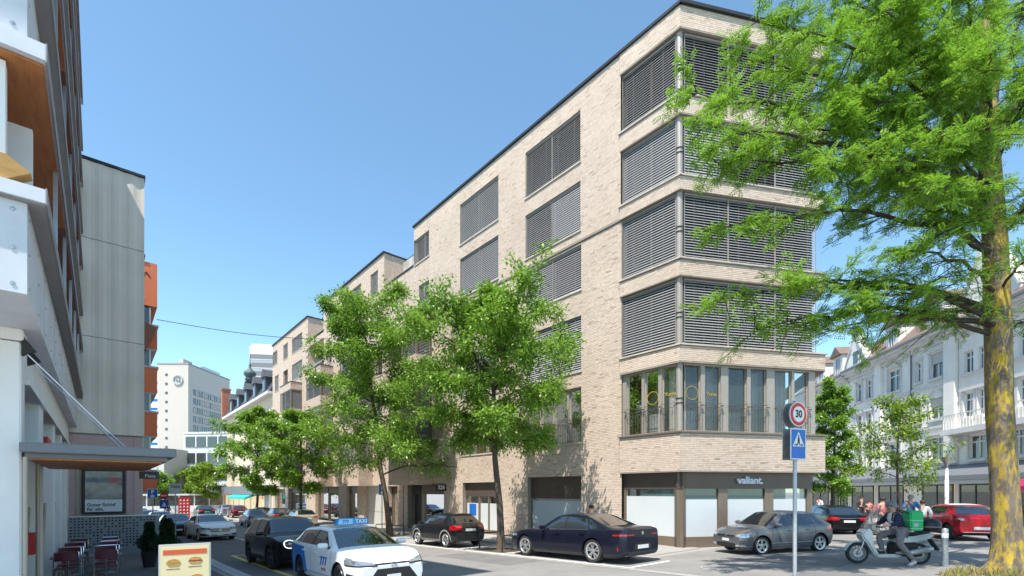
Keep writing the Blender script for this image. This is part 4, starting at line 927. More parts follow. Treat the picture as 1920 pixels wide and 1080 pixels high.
def fmesh(name, faces, off, m, parent, sharp=38):
    V = []; F = []
    for f in faces:
        n = len(V); V += [tuple(p[:3]+off*p[3:]) for p in f]; F.append(tuple(range(n, n+len(f))))
    if not F: return None
    me = bpy.data.meshes.new(name); me.from_pydata(V, [], F); bm = bmesh.new(); bm.from_mesh(me)
    bmesh.ops.remove_doubles(bm, verts=bm.verts, dist=2e-4); bmesh.ops.dissolve_degenerate(bm, edges=bm.edges, dist=1e-4); bm.to_mesh(me); bm.free()
    me.materials.append(m); me.polygons.foreach_set('use_smooth', [True]*len(me.polygons)); me.set_sharp_from_angle(angle=R(sharp))
    return link(name, me, parent)
def smooth_curve(pts, L, sig):
    x = np.linspace(-.4, L+.4, 1200); y = np.interp(x, [p[0] for p in pts], [p[1] for p in pts]); dx = x[1]-x[0]
    k = np.arange(-int(3*sig/dx), int(3*sig/dx)+1)*dx; g = np.exp(-.5*(k/sig)**2); g /= g.sum()
    ys = np.convolve(np.pad(y, len(k)//2, mode='edge'), g, 'valid'); return lambda d: np.interp(d, x, ys)
WHEELS = {}
def wheel(R0, style, rimkey, wd=.21):
    key = (R0, style, rimkey)
    if key in WHEELS: return WHEELS[key]
    rr = R0*.74; t = MB(); t.lathe([(rr,-wd/2+.01),(R0-.03,-wd/2),(R0-.008,-wd/2+.025),(R0,0),(R0-.008,wd/2-.025),(R0-.03,wd/2),(rr,wd/2-.01),(rr-.02,wd/2-.05),(rr-.02,-wd/2+.05)], 36, axis='y', cap=False)
    t.f += []
    me = t.build('wheel', M['rubber'], smooth=35); m1 = me.data; COL.objects.unlink(me)
    r = MB(); r.lathe([(rr-.022,wd/2-.02),(rr+.004,wd/2-.008),(rr-.002,wd/2+.004),(rr-.035,wd/2-.004),(rr-.05,wd/2-.03)], 36, axis='y', cap=False)
    r.lathe([(0,wd/2-.012),(.05,wd/2-.015),(.065,wd/2-.04)], 16, axis='y')
    n = {'5':5,'10':10,'y':5,'7':7}[style]
    for k in range(n):
        a = 2*math.pi*k/n+.3
        for da in ((-.13,.13) if style in 'y5' else (0,)):
            w0 = .030 if style == '5' else .024
            p0 = (.05*math.cos(a+da*.2), .05*math.sin(a+da*.2)); p1 = ((rr-.02)*math.cos(a+da*(1.9 if style == 'y' else .75)), (rr-.02)*math.sin(a+da*(1.9 if style == 'y' else .75)))
            dx, dz = p1[0]-p0[0], p1[1]-p0[1]; l = math.hypot(dx,dz); nx, nz = -dz/l, dx/l; yo = wd/2-.016
            r.add([(p0[0]+nx*w0,yo,p0[1]+nz*w0),(p0[0]-nx*w0,yo,p0[1]-nz*w0),(p1[0]-nx*w0*.8,yo,p1[1]-nz*w0*.8),(p1[0]+nx*w0*.8,yo,p1[1]+nz*w0*.8),
                   (p0[0]+nx*w0,yo-.04,p0[1]+nz*w0),(p0[0]-nx*w0,yo-.04,p0[1]-nz*w0),(p1[0]-nx*w0*.8,yo-.04,p1[1]-nz*w0*.8),(p1[0]+nx*w0*.8,yo-.04,p1[1]+nz*w0*.8)],
                  [(0,1,2,3),(0,4,5,1),(1,5,6,2),(2,6,7,3),(3,7,4,0)])
    o = r.build('rim', M[rimkey], smooth=30); m2 = o.data; COL.objects.unlink(o)
    b = MB(); b.lathe([(0,wd/2-.085),(rr-.02,wd/2-.08)], 24, axis='y'); o = b.build('brake_or_backing_disc', M['black']); m3 = o.data; COL.objects.unlink(o)  # black backing disc, added to keep the gaps between spokes dark
    WHEELS[key] = (m1, m2, m3); return WHEELS[key]
HS_ = math.atan2(SA, -CA)
def car(sp, label, pos, head, cat='car', group=None, pitch=0, name='parked_car'):
    L, Wd, H, wb, fo, R0 = sp['dim']; h2 = Wd/2; full = sp.get('full', True)
    z = pos[2] if len(pos) > 2 else 0
    root = thing(name, label, cat, (pos[0], pos[1], z), 0, group); root.rotation_euler = (0, -pitch, head)
    zb0 = sp.get('zb', .2); xc, xf, xr, xw = sp['x']           # cowl, roof front, roof rear, foot of the rear window
    zn, zc, zd, ze = sp['z']                                   # nose, cowl, deck, tail heights
    top = smooth_curve([(-.4,zn-.12),(0,zn-.12),(.10,zn),(xc*.5,(zn+zc)/2+.05),(xc,zc),(xf,H-.05),((xf+xr)/2,H),(xr,H-.05),(xw,zd),(L-.10,ze),(L,ze-.10),(L+.4,ze-.10)], L, .055)
    bl0, bl1 = sp['belt']; belt = lambda d: bl0+(bl1-bl0)*np.clip((d-xc)/(L-xc-.3),0,1)-.05*np.clip(1-d/.9,0,1)
    ff = smooth_curve([(-.4,0.76),(0,.76),(.06,.84),(.22,.93),(.6,.985),(1.1,1),(L-1.0,1),(L-.45,.975),(L-.15,.92),(L-.04,.86),(L,.80),(L+.4,.80)], L, .05)
    D = np.unique(np.concatenate([np.linspace(0,.3,9), np.linspace(.3,L-.3,int(34*(1 if full else .5))+10), np.linspace(L-.3,L,9)]))
    rows = []
    for d in D:
        w = h2*ff(d); zt = float(top(d)); zl = min(float(belt(d)), zt-.035); h = zt-zl; zb = zb0+.10*max(0,1-d/.35)**2+.12*max(0,1-(L-d)/.4)**2
        yl = w*.955; wr = max(yl-.10-sp.get('tumble',.30)*h, .2); c = .025+.07*h; m_ = zb+.42*(zl-zb)
        pts = [(0,zb),(h2-.36,zb),(w*.90,zb+.005),(w*.965,zb+.06),(w*.985,zb+.14),(w*.992,(zb+.14+m_)/2),(w,m_),(w*.997,(m_+zl)/2),(w*.985,zl-.09),(w*.972,zl-.03),(yl,zl)]
        for k in range(1,7): f = k/6; pts.append((yl+(wr-yl)*f+.035*h*math.sin(math.pi*f), zl+(zt-c-zl)*f))
        for f, g in ((.90,.45),(.78,.72),(.5,.92),(.25,.98),(0,1)): pts.append((wr*f, zt-c*(1-g)))
        rows.append([(L/2-d, y, zz) for y, zz in pts])
    A = np.array(rows); n, m, _ = A.shape
    Bm = A.copy(); Bm[:,:,1] *= -1
    du = np.gradient(A, axis=0); dv = np.gradient(A, axis=1); N = np.cross(dv, du); N /= np.linalg.norm(N, axis=2, keepdims=True)+1e-9
    if N[n//2, 7, 1] < 0: N = -N
    Nb = N.copy(); Nb[:,:,1] *= -1
    P1 = np.concatenate([A,N],2); P2 = np.concatenate([Bm,Nb],2); F = []
    for i in range(n-1):
        for j in range(m-1):
            F.append([P1[i,j],P1[i,j+1],P1[i+1,j+1],P1[i+1,j]]); F.append([P2[i,j],P2[i+1,j],P2[i+1,j+1],P2[i,j+1]])
    for i, sg in ((0,1),(n-1,-1)):
        nn = np.array([sg,0,0.]);
        for j in range(m-1):
            q = [np.concatenate([P[i,jj,:3],nn]) for P, jj in ((P1,j),(P1,j+1),(P2,j+1),(P2,j))]; F.append(q if sg > 0 else q[::-1])
    FM = [np.mean([p[3:] for p in f], axis=0) for f in F]; FC = [np.mean([p[:3] for p in f], axis=0) for f in F]
    X = lambda d: L/2-d
    xa_, xb_ = X(fo), X(fo+wb); ra = R0+.055; body = []
    arcs = [ccw([(x+ra*math.cos(2*math.pi*k/24), R0+ra*math.sin(2*math.pi*k/24)) for k in range(24)]) for x in (xa_, xb_)]
    for f, c in zip(F, FC):
        if abs(c[1]) > h2-.37 and min(abs(c[0]-xa_), abs(c[0]-xb_)) < ra+.25 and c[2] < R0+ra+.2 and any(abs(p[1]) > h2-.35 for p in f):
            P = arcs[0] if abs(c[0]-xa_) < abs(c[0]-xb_) else arcs[1]; body += cdiff(f, P, 0, 2)
        else: body.append(f)
    mat_b = sp['paint']; bo = fmesh('body', body, 0, mat_b, root)
    for x in (xa_, xb_):
        for sg in (1,-1):
            wl = MB(); k0 = 0; nn = 18
            for yy in (sg*(h2-.005)*.985, sg*(h2-.36)): wl.v += [(x+ra*math.cos(a), yy, R0+ra*math.sin(a)) for a in np.linspace(-.35, math.pi+.35, nn)]
            wl.f += [(k0+k,k0+k+1,k0+nn+k+1,k0+nn+k) for k in range(nn-1)]; wl.f.append(tuple(k0+nn+k for k in range(nn))); wl.build('wheel_arch', M['black'], root, fixn=False)
    ws = wheel(R0, sp.get('rim','5'), sp.get('rimmat','rim'))
    for x in (xa_, xb_):
        for sg in (1,-1):
            o = link('wheel', ws[0], root, (x, sg*(h2-.135), R0)); o.rotation_euler = (0,0,0 if sg > 0 else math.pi)
            link('rim', ws[1], o); link('brake_or_backing_disc', ws[2], o)
    def sel(view, P, off, name, m, mirror=False, lim=None, par=None):
        P = ccw(P); Ps = [P]+([ccw([(-a,b) if view in 'fr' else (a,-b) for a,b in P])] if mirror else []); res = None
        for P in Ps:
            out = []; xs = [p[0] for p in P]; ys = [p[1] for p in P]
            for f, nrm, c in zip(F, FM, FC):
                if view == 'f' and (nrm[0] < .12 or c[0] < L/2-1.1): continue
                if view == 'r' and (nrm[0] > -.12 or c[0] > -L/2+1.4): continue
                if view == 't' and nrm[2] < .22: continue
                if view == 'l' and nrm[1] < .25: continue
                if view == 'd' and nrm[1] > -.25: continue
                i, j = {'f':(1,2),'r':(1,2),'t':(0,1),'l':(0,2),'d':(0,2)}[view]
                a = [p[i] for p in f]; b = [p[j] for p in f]
                if max(a) < min(xs) or min(a) > max(xs) or max(b) < min(ys) or min(b) > max(ys): continue
                q = cconv(f, P, i, j)
                if not q: continue
                qs = [q]
                if view in 'ld':
                    for A_ in arcs: qs = [w_ for q in qs for w_ in cdiff(q, A_, 0, 2)]
                out += qs
            res = fmesh(name, out, off, m, par or root)
        return res
    def side(P, off, name, m, par=None, both=True):
        r = [sel('l', [(X(d),zz) for d,zz in P], off, name, m, par=par)]
        if both: r.append(sel('d', [(X(d),zz) for d,zz in P], off, name, m, par=par))
        return r
    roofz = lambda d: float(top(d))-.025-.07*(float(top(d))-float(belt(d)))
    # glass
    def topw(d): 
        zt = float(top(d)); zl = min(float(belt(d)), zt-.035); return h2*float(ff(d))*.955-.10-sp.get('tumble',.30)*(zt-zl)
    gl = sp.get('glass', M['carglass'])
    sel('t', [(X(xc+.05),-topw(xc+.05)-.03),(X(xc+.05),topw(xc+.05)+.03),(X(xf-.01),topw(xf)-.03),(X(xf-.01),-topw(xf)+.03)], .004, 'windscreen', gl)
    if sp.get('hatch'):
        z1 = H-.11; z0 = zd+.03; sel('r', [(-topw(xr)+.04,z1),(topw(xr)-.04,z1),(h2*.80,z0),(-h2*.80,z0)], .004, 'rear_window', gl)
    else: sel('t', [(X(xr+.03),-topw(xr)+.05),(X(xr+.03),topw(xr)-.05),(X(xw-.05),topw(xw)-.04),(X(xw-.05),-topw(xw)+.04)], .004, 'rear_window', gl)
    xB = sp['xB']; xC = sp['xC']; bz = lambda d: float(belt(d))+.035; tz = lambda d: roofz(d)-.035
    xa1 = xc+.38*(xf-xc)+.12; xa2 = xf+.12
    side([(xa1,bz(xa1)),(xa2,tz(xa2)),(xB-.05,tz(xB)),(xB-.05,bz(xB))], .004, 'side_window', gl)
    xk = sp.get('xk', xC-.25)
    side([(xB+.04,bz(xB)),(xB+.04,tz(xB)),(xk,tz(xk)),(xC,bz(xC))], .004, 'side_window', gl)
    if 'q' in sp: q0, q1, q2 = sp['q']; side([(xC+.05,bz(xC)),(xk+.05,tz(xk)),(q0,tz(q0)),(q1,bz(q1)+.04),(q2,bz(q2))], .004, 'quarter_window', gl)
    side([(xB-.05,bz(xB)),(xB-.05,tz(xB)),(xB+.04,tz(xB)),(xB+.04,bz(xB))], .003, 'pillar_trim', M['black'])
    if sp.get('chrome'): side([(xa1,bz(xa1)-.03),(xa1,bz(xa1)-.012),(xC,bz(xC)-.012),(xC,bz(xC)-.03)], .006, 'window_trim', M['chrome'])
    if full:
        g = []
        for d in (xc+.22, xB, sp.get('xD', xC-.05)): g += [[(d,.34),(d+.014,.34),(d+.014,bz(d)-.04),(d,bz(d)-.04)]]
        g.append([(xc+.22,.34),(sp.get('xD', xC-.05),.34),(sp.get('xD', xC-.05),.352),(xc+.22,.352)])
        for P in g: side(P, .0025, 'door_gap', M['black'])
        for d in (xB-.30, sp.get('xD', xC-.05)-.28):
            for sg in (1,-1): yy = sg*(h2*.992); hd = MB(); hd.box(X(d)-.1, X(d)+.1, min(yy,yy+sg*.03), max(yy,yy+sg*.03), float(belt(d))-.15, float(belt(d))-.115); hd.build('door_handle', sp.get('handle', mat_b), root, bevel=.008)
        for sg in (1,-1):
            mm = MB(); d = xa1-.02; yy = h2*.97
            mm.lathe([(0,-.13),(.06,-.125),(.085,-.08),(.09,.02),(.075,.10),(0,.12)], 12, axis='y'); mm.xform(Matrix.Translation((X(d)+.02, sg*(yy+.12), bz(d)+.06)) @ Matrix.Diagonal((.95,.95,.78,1)))
            mo = mm.build('wing_mirror', sp.get('mirror', mat_b), root, smooth=50); st = MB(); st.box(X(d)-.04,X(d)+.04,min(sg*(yy-.05),sg*yy),max(sg*(yy-.05),sg*yy)+.02,bz(d)-.02,bz(d)+.03); st.build('mirror_arm', M['black'], mo)
        side([(fo+R0+.08, zb0+.02),(fo+wb-R0-.08, zb0+.02),(fo+wb-R0-.08, zb0+.11),(fo+R0+.08, zb0+.11)], .006, 'sill_trim', sp.get('sillm', M['black']))
        if sp.get('clad'):
            for x in (xa_, xb_):
                ro = ra+.065; Po = ccw([(x+ro*math.cos(2*math.pi*k/24), R0+ro*math.sin(2*math.pi*k/24)) for k in range(24)]); Pi = arcs[0] if x == xa_ else arcs[1]
                for sg in (1,-1):
                    out = []
                    for f, nrm, c in zip(F, FM, FC):
                        if sg*nrm[1] < .3 or abs(c[0]-x) > ro+.2: continue
                        q = cconv(f, Po, 0, 2)
                        if q: out += cdiff(q, Pi, 0, 2)
                    fmesh('arch_cladding', out, .007, sp['clad'], root)
    # lamps, grille, plates
    for (v, nm, mk, P, mir, off) in sp.get('bits', []):
        if v == 's': side(P, off, nm, mk)
        elif v == 't': sel('t', [(X(d),y) for d,y in P], off, nm, mk, mir)
        else: sel(v, P, off, nm, mk, mir)
    pl = MB(); zf = sp.get('plf', .42); zr = sp.get('plr', .62)
    if zf: pl.box(L/2+.004, L/2+.02, -.16, .16, zf-.045, zf+.045); pl.build('number_plate', M['plate'], root)
    pl = MB(); pl.box(-L/2-.02, -L/2-.004, -.26, .26, zr-.055, zr+.055); pl.build('number_plate', M['plate'], root)
    root['dimL'] = L
    return root
def put(sp, label, fc, rc, side='left', **k):
    """place a car by the ground points of a front and a rear wheel on one side (world x, y)"""
    L, Wd, H, wb, fo, R0 = sp['dim']; f = Vector((fc[0]-rc[0], fc[1]-rc[1])).normalized(); l = Vector((-f.y, f.x))*(1 if side == 'left' else -1)
    mid = (Vector(fc)+Vector(rc))/2; cx = mid-f*(wb/2)+f*(wb/2); axf = mid+f*wb/2; c = axf+f*fo-f*L/2-l*(Wd/2-.12)
    zc = []
    for q in (axf-l*(Wd/2-.12), axf-f*wb-l*(Wd/2-.12)): t, s = TS(q.x,q.y); zc.append(zg(s))
    pitch = math.atan2(zc[0]-zc[1], wb); dx = (fo-L/2)+wb/2; zz = (zc[0]+zc[1])/2 + k.pop('dz',0.008)
    return car(sp, label, (c.x, c.y, zz), math.atan2(f.y,f.x), pitch=pitch, **k)
def along(sp, label, t, s, sgn, **k):                          # centre at (t, s), heading +s or -s
    L, Wd, H, wb, fo, R0 = sp['dim']; yaw = k.pop('yaw', 0); dz = k.pop('dz', .01)
    p = W(t, s, 0); za, zb = zg(s+sgn*wb/2), zg(s-sgn*wb/2)
    return car(sp, label, (p.x, p.y, (za+zb)/2+dz), HS_+(0 if sgn > 0 else math.pi)+yaw, pitch=math.atan2(za-zb, wb), **k)
BK, LN, TL, CH = M['black'], M['lens'], M['tail'], M['chrome']
def lampset(L, Wd, zl, zh, zr0, zr1, w=.42, inner=.36):
    h = Wd/2
    return [('f','headlamp',LN,[(h*inner,zl+.03),(h*1.0,zl+.02),(h*1.0,zh+.03),(h*.62,zh)],True,.006),('s','headlamp',LN,[(.0,zl+.02),(.34,zl+.06),(.48,zh+.06),(.1,zh+.02)],False,.006),
            ('r','tail_lamp',TL,[(h*.48,zr0+.02),(h*1.0,zr0),(h*1.0,zr1),(h*.5,zr1-.03)],True,.006),('s','tail_lamp',TL,[(L-.32,zr1-.06),(L,zr0),(L,zr1),(L-.1,zr1)],False,.006)]
# 1 navy saloon
h = .975; navy = dict(dim=(5.39,1.95,1.545,3.215,.95,.37), paint=P_['navy'], x=(1.62,2.45,3.75,4.72), z=(.82,1.04,1.13,1.12), belt=(.98,1.05), xB=2.95, xC=4.0, xk=3.85, xD=4.05, zb=.19, rim='y', chrome=True, sillm=P_['navy'], q=(4.0,4.35,4.3), plr=.52,
  bits=[('r','tail_lamp',TL,[(h*.45,.875),(h*1,.865),(h*1,.915),(h*.45,.905)],True,.006),('s','tail_lamp',TL,[(5.0,.875),(5.39,.865),(5.39,.915),(5.05,.90)],False,.006),('r','lower_trim',BK,[(-h*.72,.24),(h*.72,.24),(h*.78,.40),(-h*.78,.40)],False,.005),
        ('r','diffuser',M['steel'],[(-h*.8,.24),(h*.8,.24),(h*.8,.29),(-h*.8,.29)],False,.008),('r','plate_recess',BK,[(-.42,.44),(.42,.44),(.42,.62),(-.42,.62)],False,.004),('s','reflector',TL,[(5.12,.42),(5.15,.42),(5.15,.54),(5.13,.54)],False,.006),
        ('r','lid_gap',BK,[(-h*.62,.66),(h*.62,.66),(h*.62,.672),(-h*.62,.672)],False,.003),('f','headlamp',LN,[(h*.5,.72),(h,.72),(h,.80),(h*.5,.80)],True,.005)])
bm = put(navy, 'long dark navy saloon parked along the corner building, two tone alloys', (.52,17.71), (2.61,15.19))
m_ = MB(); m_.lathe([(0,.02),(.045,.02),(.05,0)], 16, (-5.39/2-.004,0,.93), 'x'); m_.xform(Matrix.Identity(4)); m_.build('emblem', CH, bm)
# 2 black small SUV
h = .9; q2 = dict(dim=(4.19,1.80,1.53,2.60,.83,.34), paint=P_['dk'], x=(1.08,1.85,3.45,3.98), z=(.86,1.02,1.03,.98), belt=(.97,1.05), xB=2.42, xC=3.32, xk=3.2, zb=.24, rim='5', hatch=True, clad=M['soffit'], sillm=M['soffit'], plr=.78,
  bits=[('r','tail_lamp',TL,[(h*.52,.80),(h,.78),(h,.98),(h*.50,.97)],True,.006),('s','tail_lamp',TL,[(3.88,.82),(4.19,.78),(4.19,.98),(3.95,.98)],False,.006),('r','bumper_trim',BK,[(-h*.95,.3),(h*.95,.3),(h*.95,.52),(-h*.95,.52)],False,.005),('r','diffuser',M['steel'],[(-h*.7,.26),(h*.7,.26),(h*.7,.33),(-h*.7,.33)],False,.008),('r','tailgate_panel',BK,[(-h*.5,.68),(h*.5,.68),(h*.5,.96),(-h*.5,.96)],False,.004),('r','roof_spoiler',BK,[(-h*.62,1.38),(h*.62,1.38),(h*.62,1.47),(-h*.62,1.47)],False,.01)])
put(q2, 'black compact crossover parked behind the slim tree, red tail lamps lit by the sun', (-4.57,23.64), (-2.88,21.56))
# 3 grey hatchback at the corner
h = .84; polo = dict(dim=(3.97,1.69,1.46,2.47,.80,.315), paint=P_['grey'], x=(.98,1.72,3.2,3.86), z=(.76,.95,.98,.93), belt=(.90,.97), xB=2.25, xC=3.08, xk=2.98, q=(3.22,3.42,3.38), zb=.18, rim='5', hatch=True, sillm=P_['grey'], plf=.50,
  bits=[('f','grille',BK,[(-h*.5,.60),(h*.5,.60),(h*.5,.67),(-h*.5,.67)],False,.006),('f','headlamp',LN,[(h*.5,.60),(h,.62),(h,.75),(h*.62,.70)],True,.006),('s','headlamp',LN,[(0,.62),(.40,.68),(.58,.78),(.12,.74)],False,.006),('f','grille_chrome',CH,[(-h*.5,.60),(h*.5,.60),(h*.5,.612),(-h*.5,.612)],False,.008),
        ('f','lower_grille',BK,[(-h*.62,.27),(h*.62,.27),(h*.5,.40),(-h*.5,.40)],False,.005),('f','fog_lamp',LN,[(h*.55,.29),(h*.9,.30),(h*.88,.37),(h*.6,.36)],True,.007),('f','bumper_chrome',M['steel'],[(-h*.8,.225),(h*.8,.225),(h*.8,.245),(-h*.8,.245)],False,.008),('s','fog_chrome',M['steel'],[(.12,.30),(.42,.31),(.42,.33),(.12,.32)],False,.006),
        ('s','body_crease',M['steel'],[(1.05,.385),(3.2,.39),(3.2,.41),(1.05,.40)],False,.004),('r','tail_lamp',TL,[(h*.58,.74),(h,.74),(h,.92),(h*.6,.92)],True,.006),('s','tail_lamp',TL,[(3.76,.76),(3.97,.74),(3.97,.93),(3.8,.93)],False,.006)])
po = put(polo, 'grey hatchback parked across the corner in front of the frosted shop windows', (8.45,16.45), (10.84,17.12))
m_ = MB(); m_.lathe([(0,.02),(.05,.02),(.055,0)], 18, (3.97/2+.004,0,.66), 'x'); m_.build('emblem', CH, po)
# 4 white and blue taxi
h = .9; taxi = dict(dim=(4.65,1.79,1.46,2.70,.93,.33), paint=P_['white'], x=(1.12,2.02,3.85,4.5), z=(.74,.98,1.02,.96), belt=(.93,1.01), xB=2.68, xC=3.55, xk=3.5, q=(3.95,4.15,4.1), zb=.18, rim='7', rimmat='rimd', hatch=True, sillm=P_['white'], plf=.40, handle=P_['white'],
  bits=[('f','headlamp',LN,[(h*.42,.66),(h,.68),(h,.80),(h*.5,.715)],True,.006),('s','headlamp',LN,[(0,.66),(.30,.72),(.62,.84),(.1,.78)],False,.006),('f','lamp_bar',BK,[(-h*.46,.655),(h*.46,.655),(h*.46,.69),(-h*.46,.69)],False,.006),('f','headlamp_rim',BK,[(h*.4,.63),(h,.65),(h,.68),(h*.42,.66)],True,.007),
        ('f','grille',BK,[(-h*.42,.58),(h*.42,.58),(h*.66,.30),(-h*.66,.30)],False,.005),('f','grille_lip',M['steel'],[(-h*.70,.27),(h*.70,.27),(h*.68,.30),(-h*.68,.30)],False,.008),('s','blue_livery',P_['blue'],[(3.0,.2),(4.65,.25),(4.62,.99),(3.25,.93),(3.05,.55)],False,.004),('f','fog_bezel',BK,[(h*.78,.30),(h*.97,.34),(h*.97,.50),(h*.86,.46)],True,.005),
        ('r','tail_lamp',TL,[(h*.4,.84),(h,.84),(h,.96),(h*.45,.95)],True,.006)])
tx = put(taxi, 'white taxi estate with blue rear livery and blue roof sign, nearest car', (-3.745,10.70), (-5.495,12.76), side='right', name='taxi')
def livery(root, sp):
    pass
# livery film of the taxi: panels on its flank (film lies 7 mm outside the paint)
L = 4.65
m_ = MB(); m_.box(-.42,.42,-.02,.06,0,.03)
rs = MB(); rs.prism([(-.50,0),(.50,0),(.44,.20),(-.44,.20)], -.09, .09, 'yz'); rs.xform(Matrix.Translation((.05,0,1.46)) @ Matrix.Diagonal((1,.86,.85,1)))
ro = rs.build('roof_sign', mat('taxi_sign_blue', (.02,.28,.62), .3, emis=.0), tx, bevel=.015)
m_ = MB(); m_.prism([(-.02,.03),(-.46,.03),(-.42,.18),(-.02,.18)], .142, .148, 'yz'); m_.xform(Matrix.Translation((0,0,1.46)) @ Matrix.Diagonal((1,.86,.85,1))); m_.build('sign_panel', mat('taxi_sign_pale', (.30,.62,.86), .3), ro)
text('TAXI', .135, 'sign_lettering', M['txt_white'], ro, (.150,.20,1.545), (R(90),0,R(90)), .002, bold=.004)
text('777', .11, 'sign_lettering', M['bluesign'], ro, (.152,-.20,1.545), (R(90),0,R(90)), .002, bold=.003)
text('777', .27, 'door_lettering', M['bluesign'], tx, (.55,-.905,.66), (R(90),0,0), .004, sx=1.15, bold=.003)
text('777 777', .09, 'door_number', M['red'], tx, (.55,-.905,.47), (R(90),0,0), .003)
m_ = MB()
for rx, rz in ((.075,.052),(.035,.05)): 
    for k in range(24):
        a0, a1 = 2*math.pi*k/24, 2*math.pi*(k+1)/24; m_.prism([(r*rx*math.cos(a), r*rz*math.sin(a)) for r, a in ((.85,a0),(1,a0),(1,a1),(.85,a1))], 4.65/2+.006, 4.65/2+.016, 'yz')
m_.xform(Matrix.Translation((0,0,.665))); m_.build('emblem', CH, tx)
# 5 black mini crossover with lit lamp rings
h = .92; mini = dict(dim=(4.43,1.84,1.63,2.69,.84,.36), paint=P_['black'], x=(1.15,1.72,3.75,4.26), z=(.92,1.08,1.08,1.0), belt=(1.02,1.08), xB=2.55, xC=3.5, xk=3.45, zb=.22, tumble=.2, rim='5', rimmat='rimd', hatch=True, clad=M['black'], plf=.48, chrome=True, mirror=P_['black'],
  bits=[('f','headlamp',M['drl'],[(h*.56+.19*math.cos(a),.80+.13*math.sin(a)) for a in np.linspace(0,2*math.pi,18)[:-1]],True,.008),('f','headlamp_lens',BK,[(h*.56+.155*math.cos(a),.80+.10*math.sin(a)) for a in np.linspace(0,2*math.pi,18)[:-1]],True,.011),('f','lamp_projector',LN,[(h*.56+.06*math.cos(a),.80+.05*math.sin(a)) for a in np.linspace(0,2*math.pi,14)[:-1]],True,.013),
        ('f','grille',BK,[(-h*.42,.42),(h*.42,.42),(h*.36,.80),(-h*.36,.80)],False,.006),('f','bumper_trim',M['steel'],[(-h*.6,.29),(h*.6,.29),(h*.6,.32),(-h*.6,.32)],False,.008),('r','tail_lamp',TL,[(h*.6,.74),(h*.95,.74),(h*.95,1.0),(h*.6,1.0)],True,.006)])
put(mini, 'black crossover with rounded bright lamp rings right behind the taxi', (-7.52,15.22), (-9.33,17.3), side='right', name='car')
# 6 white saloon taxi facing the camera
h = .925; merc = dict(dim=(4.94,1.86,1.47,2.94,.84,.335), paint=P_['white'], x=(1.45,2.25,3.45,4.35), z=(.80,1.0,1.05,1.02), belt=(.94,1.0), xB=2.75, xC=3.75, xk=3.6, zb=.18, rim='5', plf=.36,
  bits=[('f','headlamp',BK,[(h*.54,.62),(h*1,.63),(h*1,.75),(h*.52,.73)],True,.006),('f','headlamp_lens',LN,[(h*.6,.64),(h*.98,.65),(h*.98,.70),(h*.6,.69)],True,.009),('s','headlamp',LN,[(0,.62),(.32,.68),(.5,.76),(.1,.74)],False,.006),('f','grille',BK,[(-h*.5,.50),(h*.5,.50),(h*.53,.63),(h*.45,.69),(-h*.45,.69),(-h*.53,.63)],False,.006),
        ('f','grille_bar',CH,[(-h*.49,.55),(h*.49,.55),(h*.5,.575),(-h*.5,.575)],False,.010),('f','grille_bar',CH,[(-h*.48,.63),(h*.48,.63),(h*.47,.65),(-h*.47,.65)],False,.010),('f','air_intake',BK,[(h*.5,.32),(h*.98,.27),(h*.98,.42),(h*.8,.42)],True,.006),('f','lower_grille',BK,[(-h*.5,.30),(h*.5,.30),(h*.5,.35),(-h*.5,.35)],False,.006),('f','bumper_lip',BK,[(-h*.9,.2),(h*.9,.2),(h*.9,.24),(-h*.9,.24)],False,.006)])
mc = along(merc, 'white saloon taxi with twin bar grille driving towards us down the shaded lane', 5.0, 34.0, -1, name='taxi', yaw=R(4))
m_ = MB(); m_.prism([(-.18,0),(.18,0),(.15,.12),(-.15,.12)], -.05, .05, 'yz'); m_.xform(Matrix.Translation((-.1,0,1.485))); m_.build('roof_sign', M['teal'], mc)
m_ = MB(); X0 = 4.94/2+.012
for k in range(24):
    a0, a1 = 2*math.pi*k/24, 2*math.pi*(k+1)/24; m_.prism([(r*.085*math.cos(a), r*.085*math.sin(a)) for r, a in ((.85,a0),(1,a0),(1,a1),(.85,a1))], X0, X0+.01, 'yz')
for a in (90,210,330): c_, s_ = math.cos(R(a)), math.sin(R(a)); m_.prism([(.012*s_,-.012*c_),(.08*c_,.08*s_),(-.012*s_,.012*c_)], X0, X0+.008, 'yz')
m_.xform(Matrix.Translation((0,0,.60))); m_.build('emblem', CH, mc)
# cars in the distance share simpler fittings
def gen(dim, paint, hatch, rim='5', full=True):
    L, Wd, H, wb, fo, R0 = dim; k = H/1.47
    if hatch: d = dict(x=(L*.25,L*.42,L*.80,L*.965), z=(.78*k,.97*k,1.0*k,.95*k), xB=L*.56, xC=L*.77, xk=L*.75)
    else: d = dict(x=(L*.29,L*.45,L*.70,L*.88), z=(.78*k,.98*k,1.04*k,1.01*k), xB=L*.55, xC=L*.74, xk=L*.71)
    d.update(dim=dim, paint=paint, belt=(.93*k,1.0*k), hatch=hatch, rim=rim, full=full, plr=.72*k if hatch else .6*k)
    d['bits'] = lampset(L, Wd, .62*k, .73*k, .76*k, .93*k)+[('f','grille',BK,[(-Wd*.22,.45*k),(Wd*.22,.45*k),(Wd*.24,.62*k),(-Wd*.24,.62*k)],False,.006),('f','lower_grille',BK,[(-Wd*.35,.26*k),(Wd*.35,.26*k),(Wd*.3,.36*k),(-Wd*.3,.36*k)],False,.006)]
    return d
SA_, HA, ES = (4.6,1.80,1.45,2.7,.85,.32), (4.1,1.76,1.5,2.55,.8,.315), (4.7,1.82,1.47,2.84,.8,.33)
bw = gen(ES, P_['black'], True)
bw['bits'] += [('r','chrome_strip',CH,[(-.6,.86),(.6,.86),(.6,.88),(-.6,.88)],False,.006)]
f = Vector((.2,.98)).normalized(); rr = Vector((16.75,24.0))
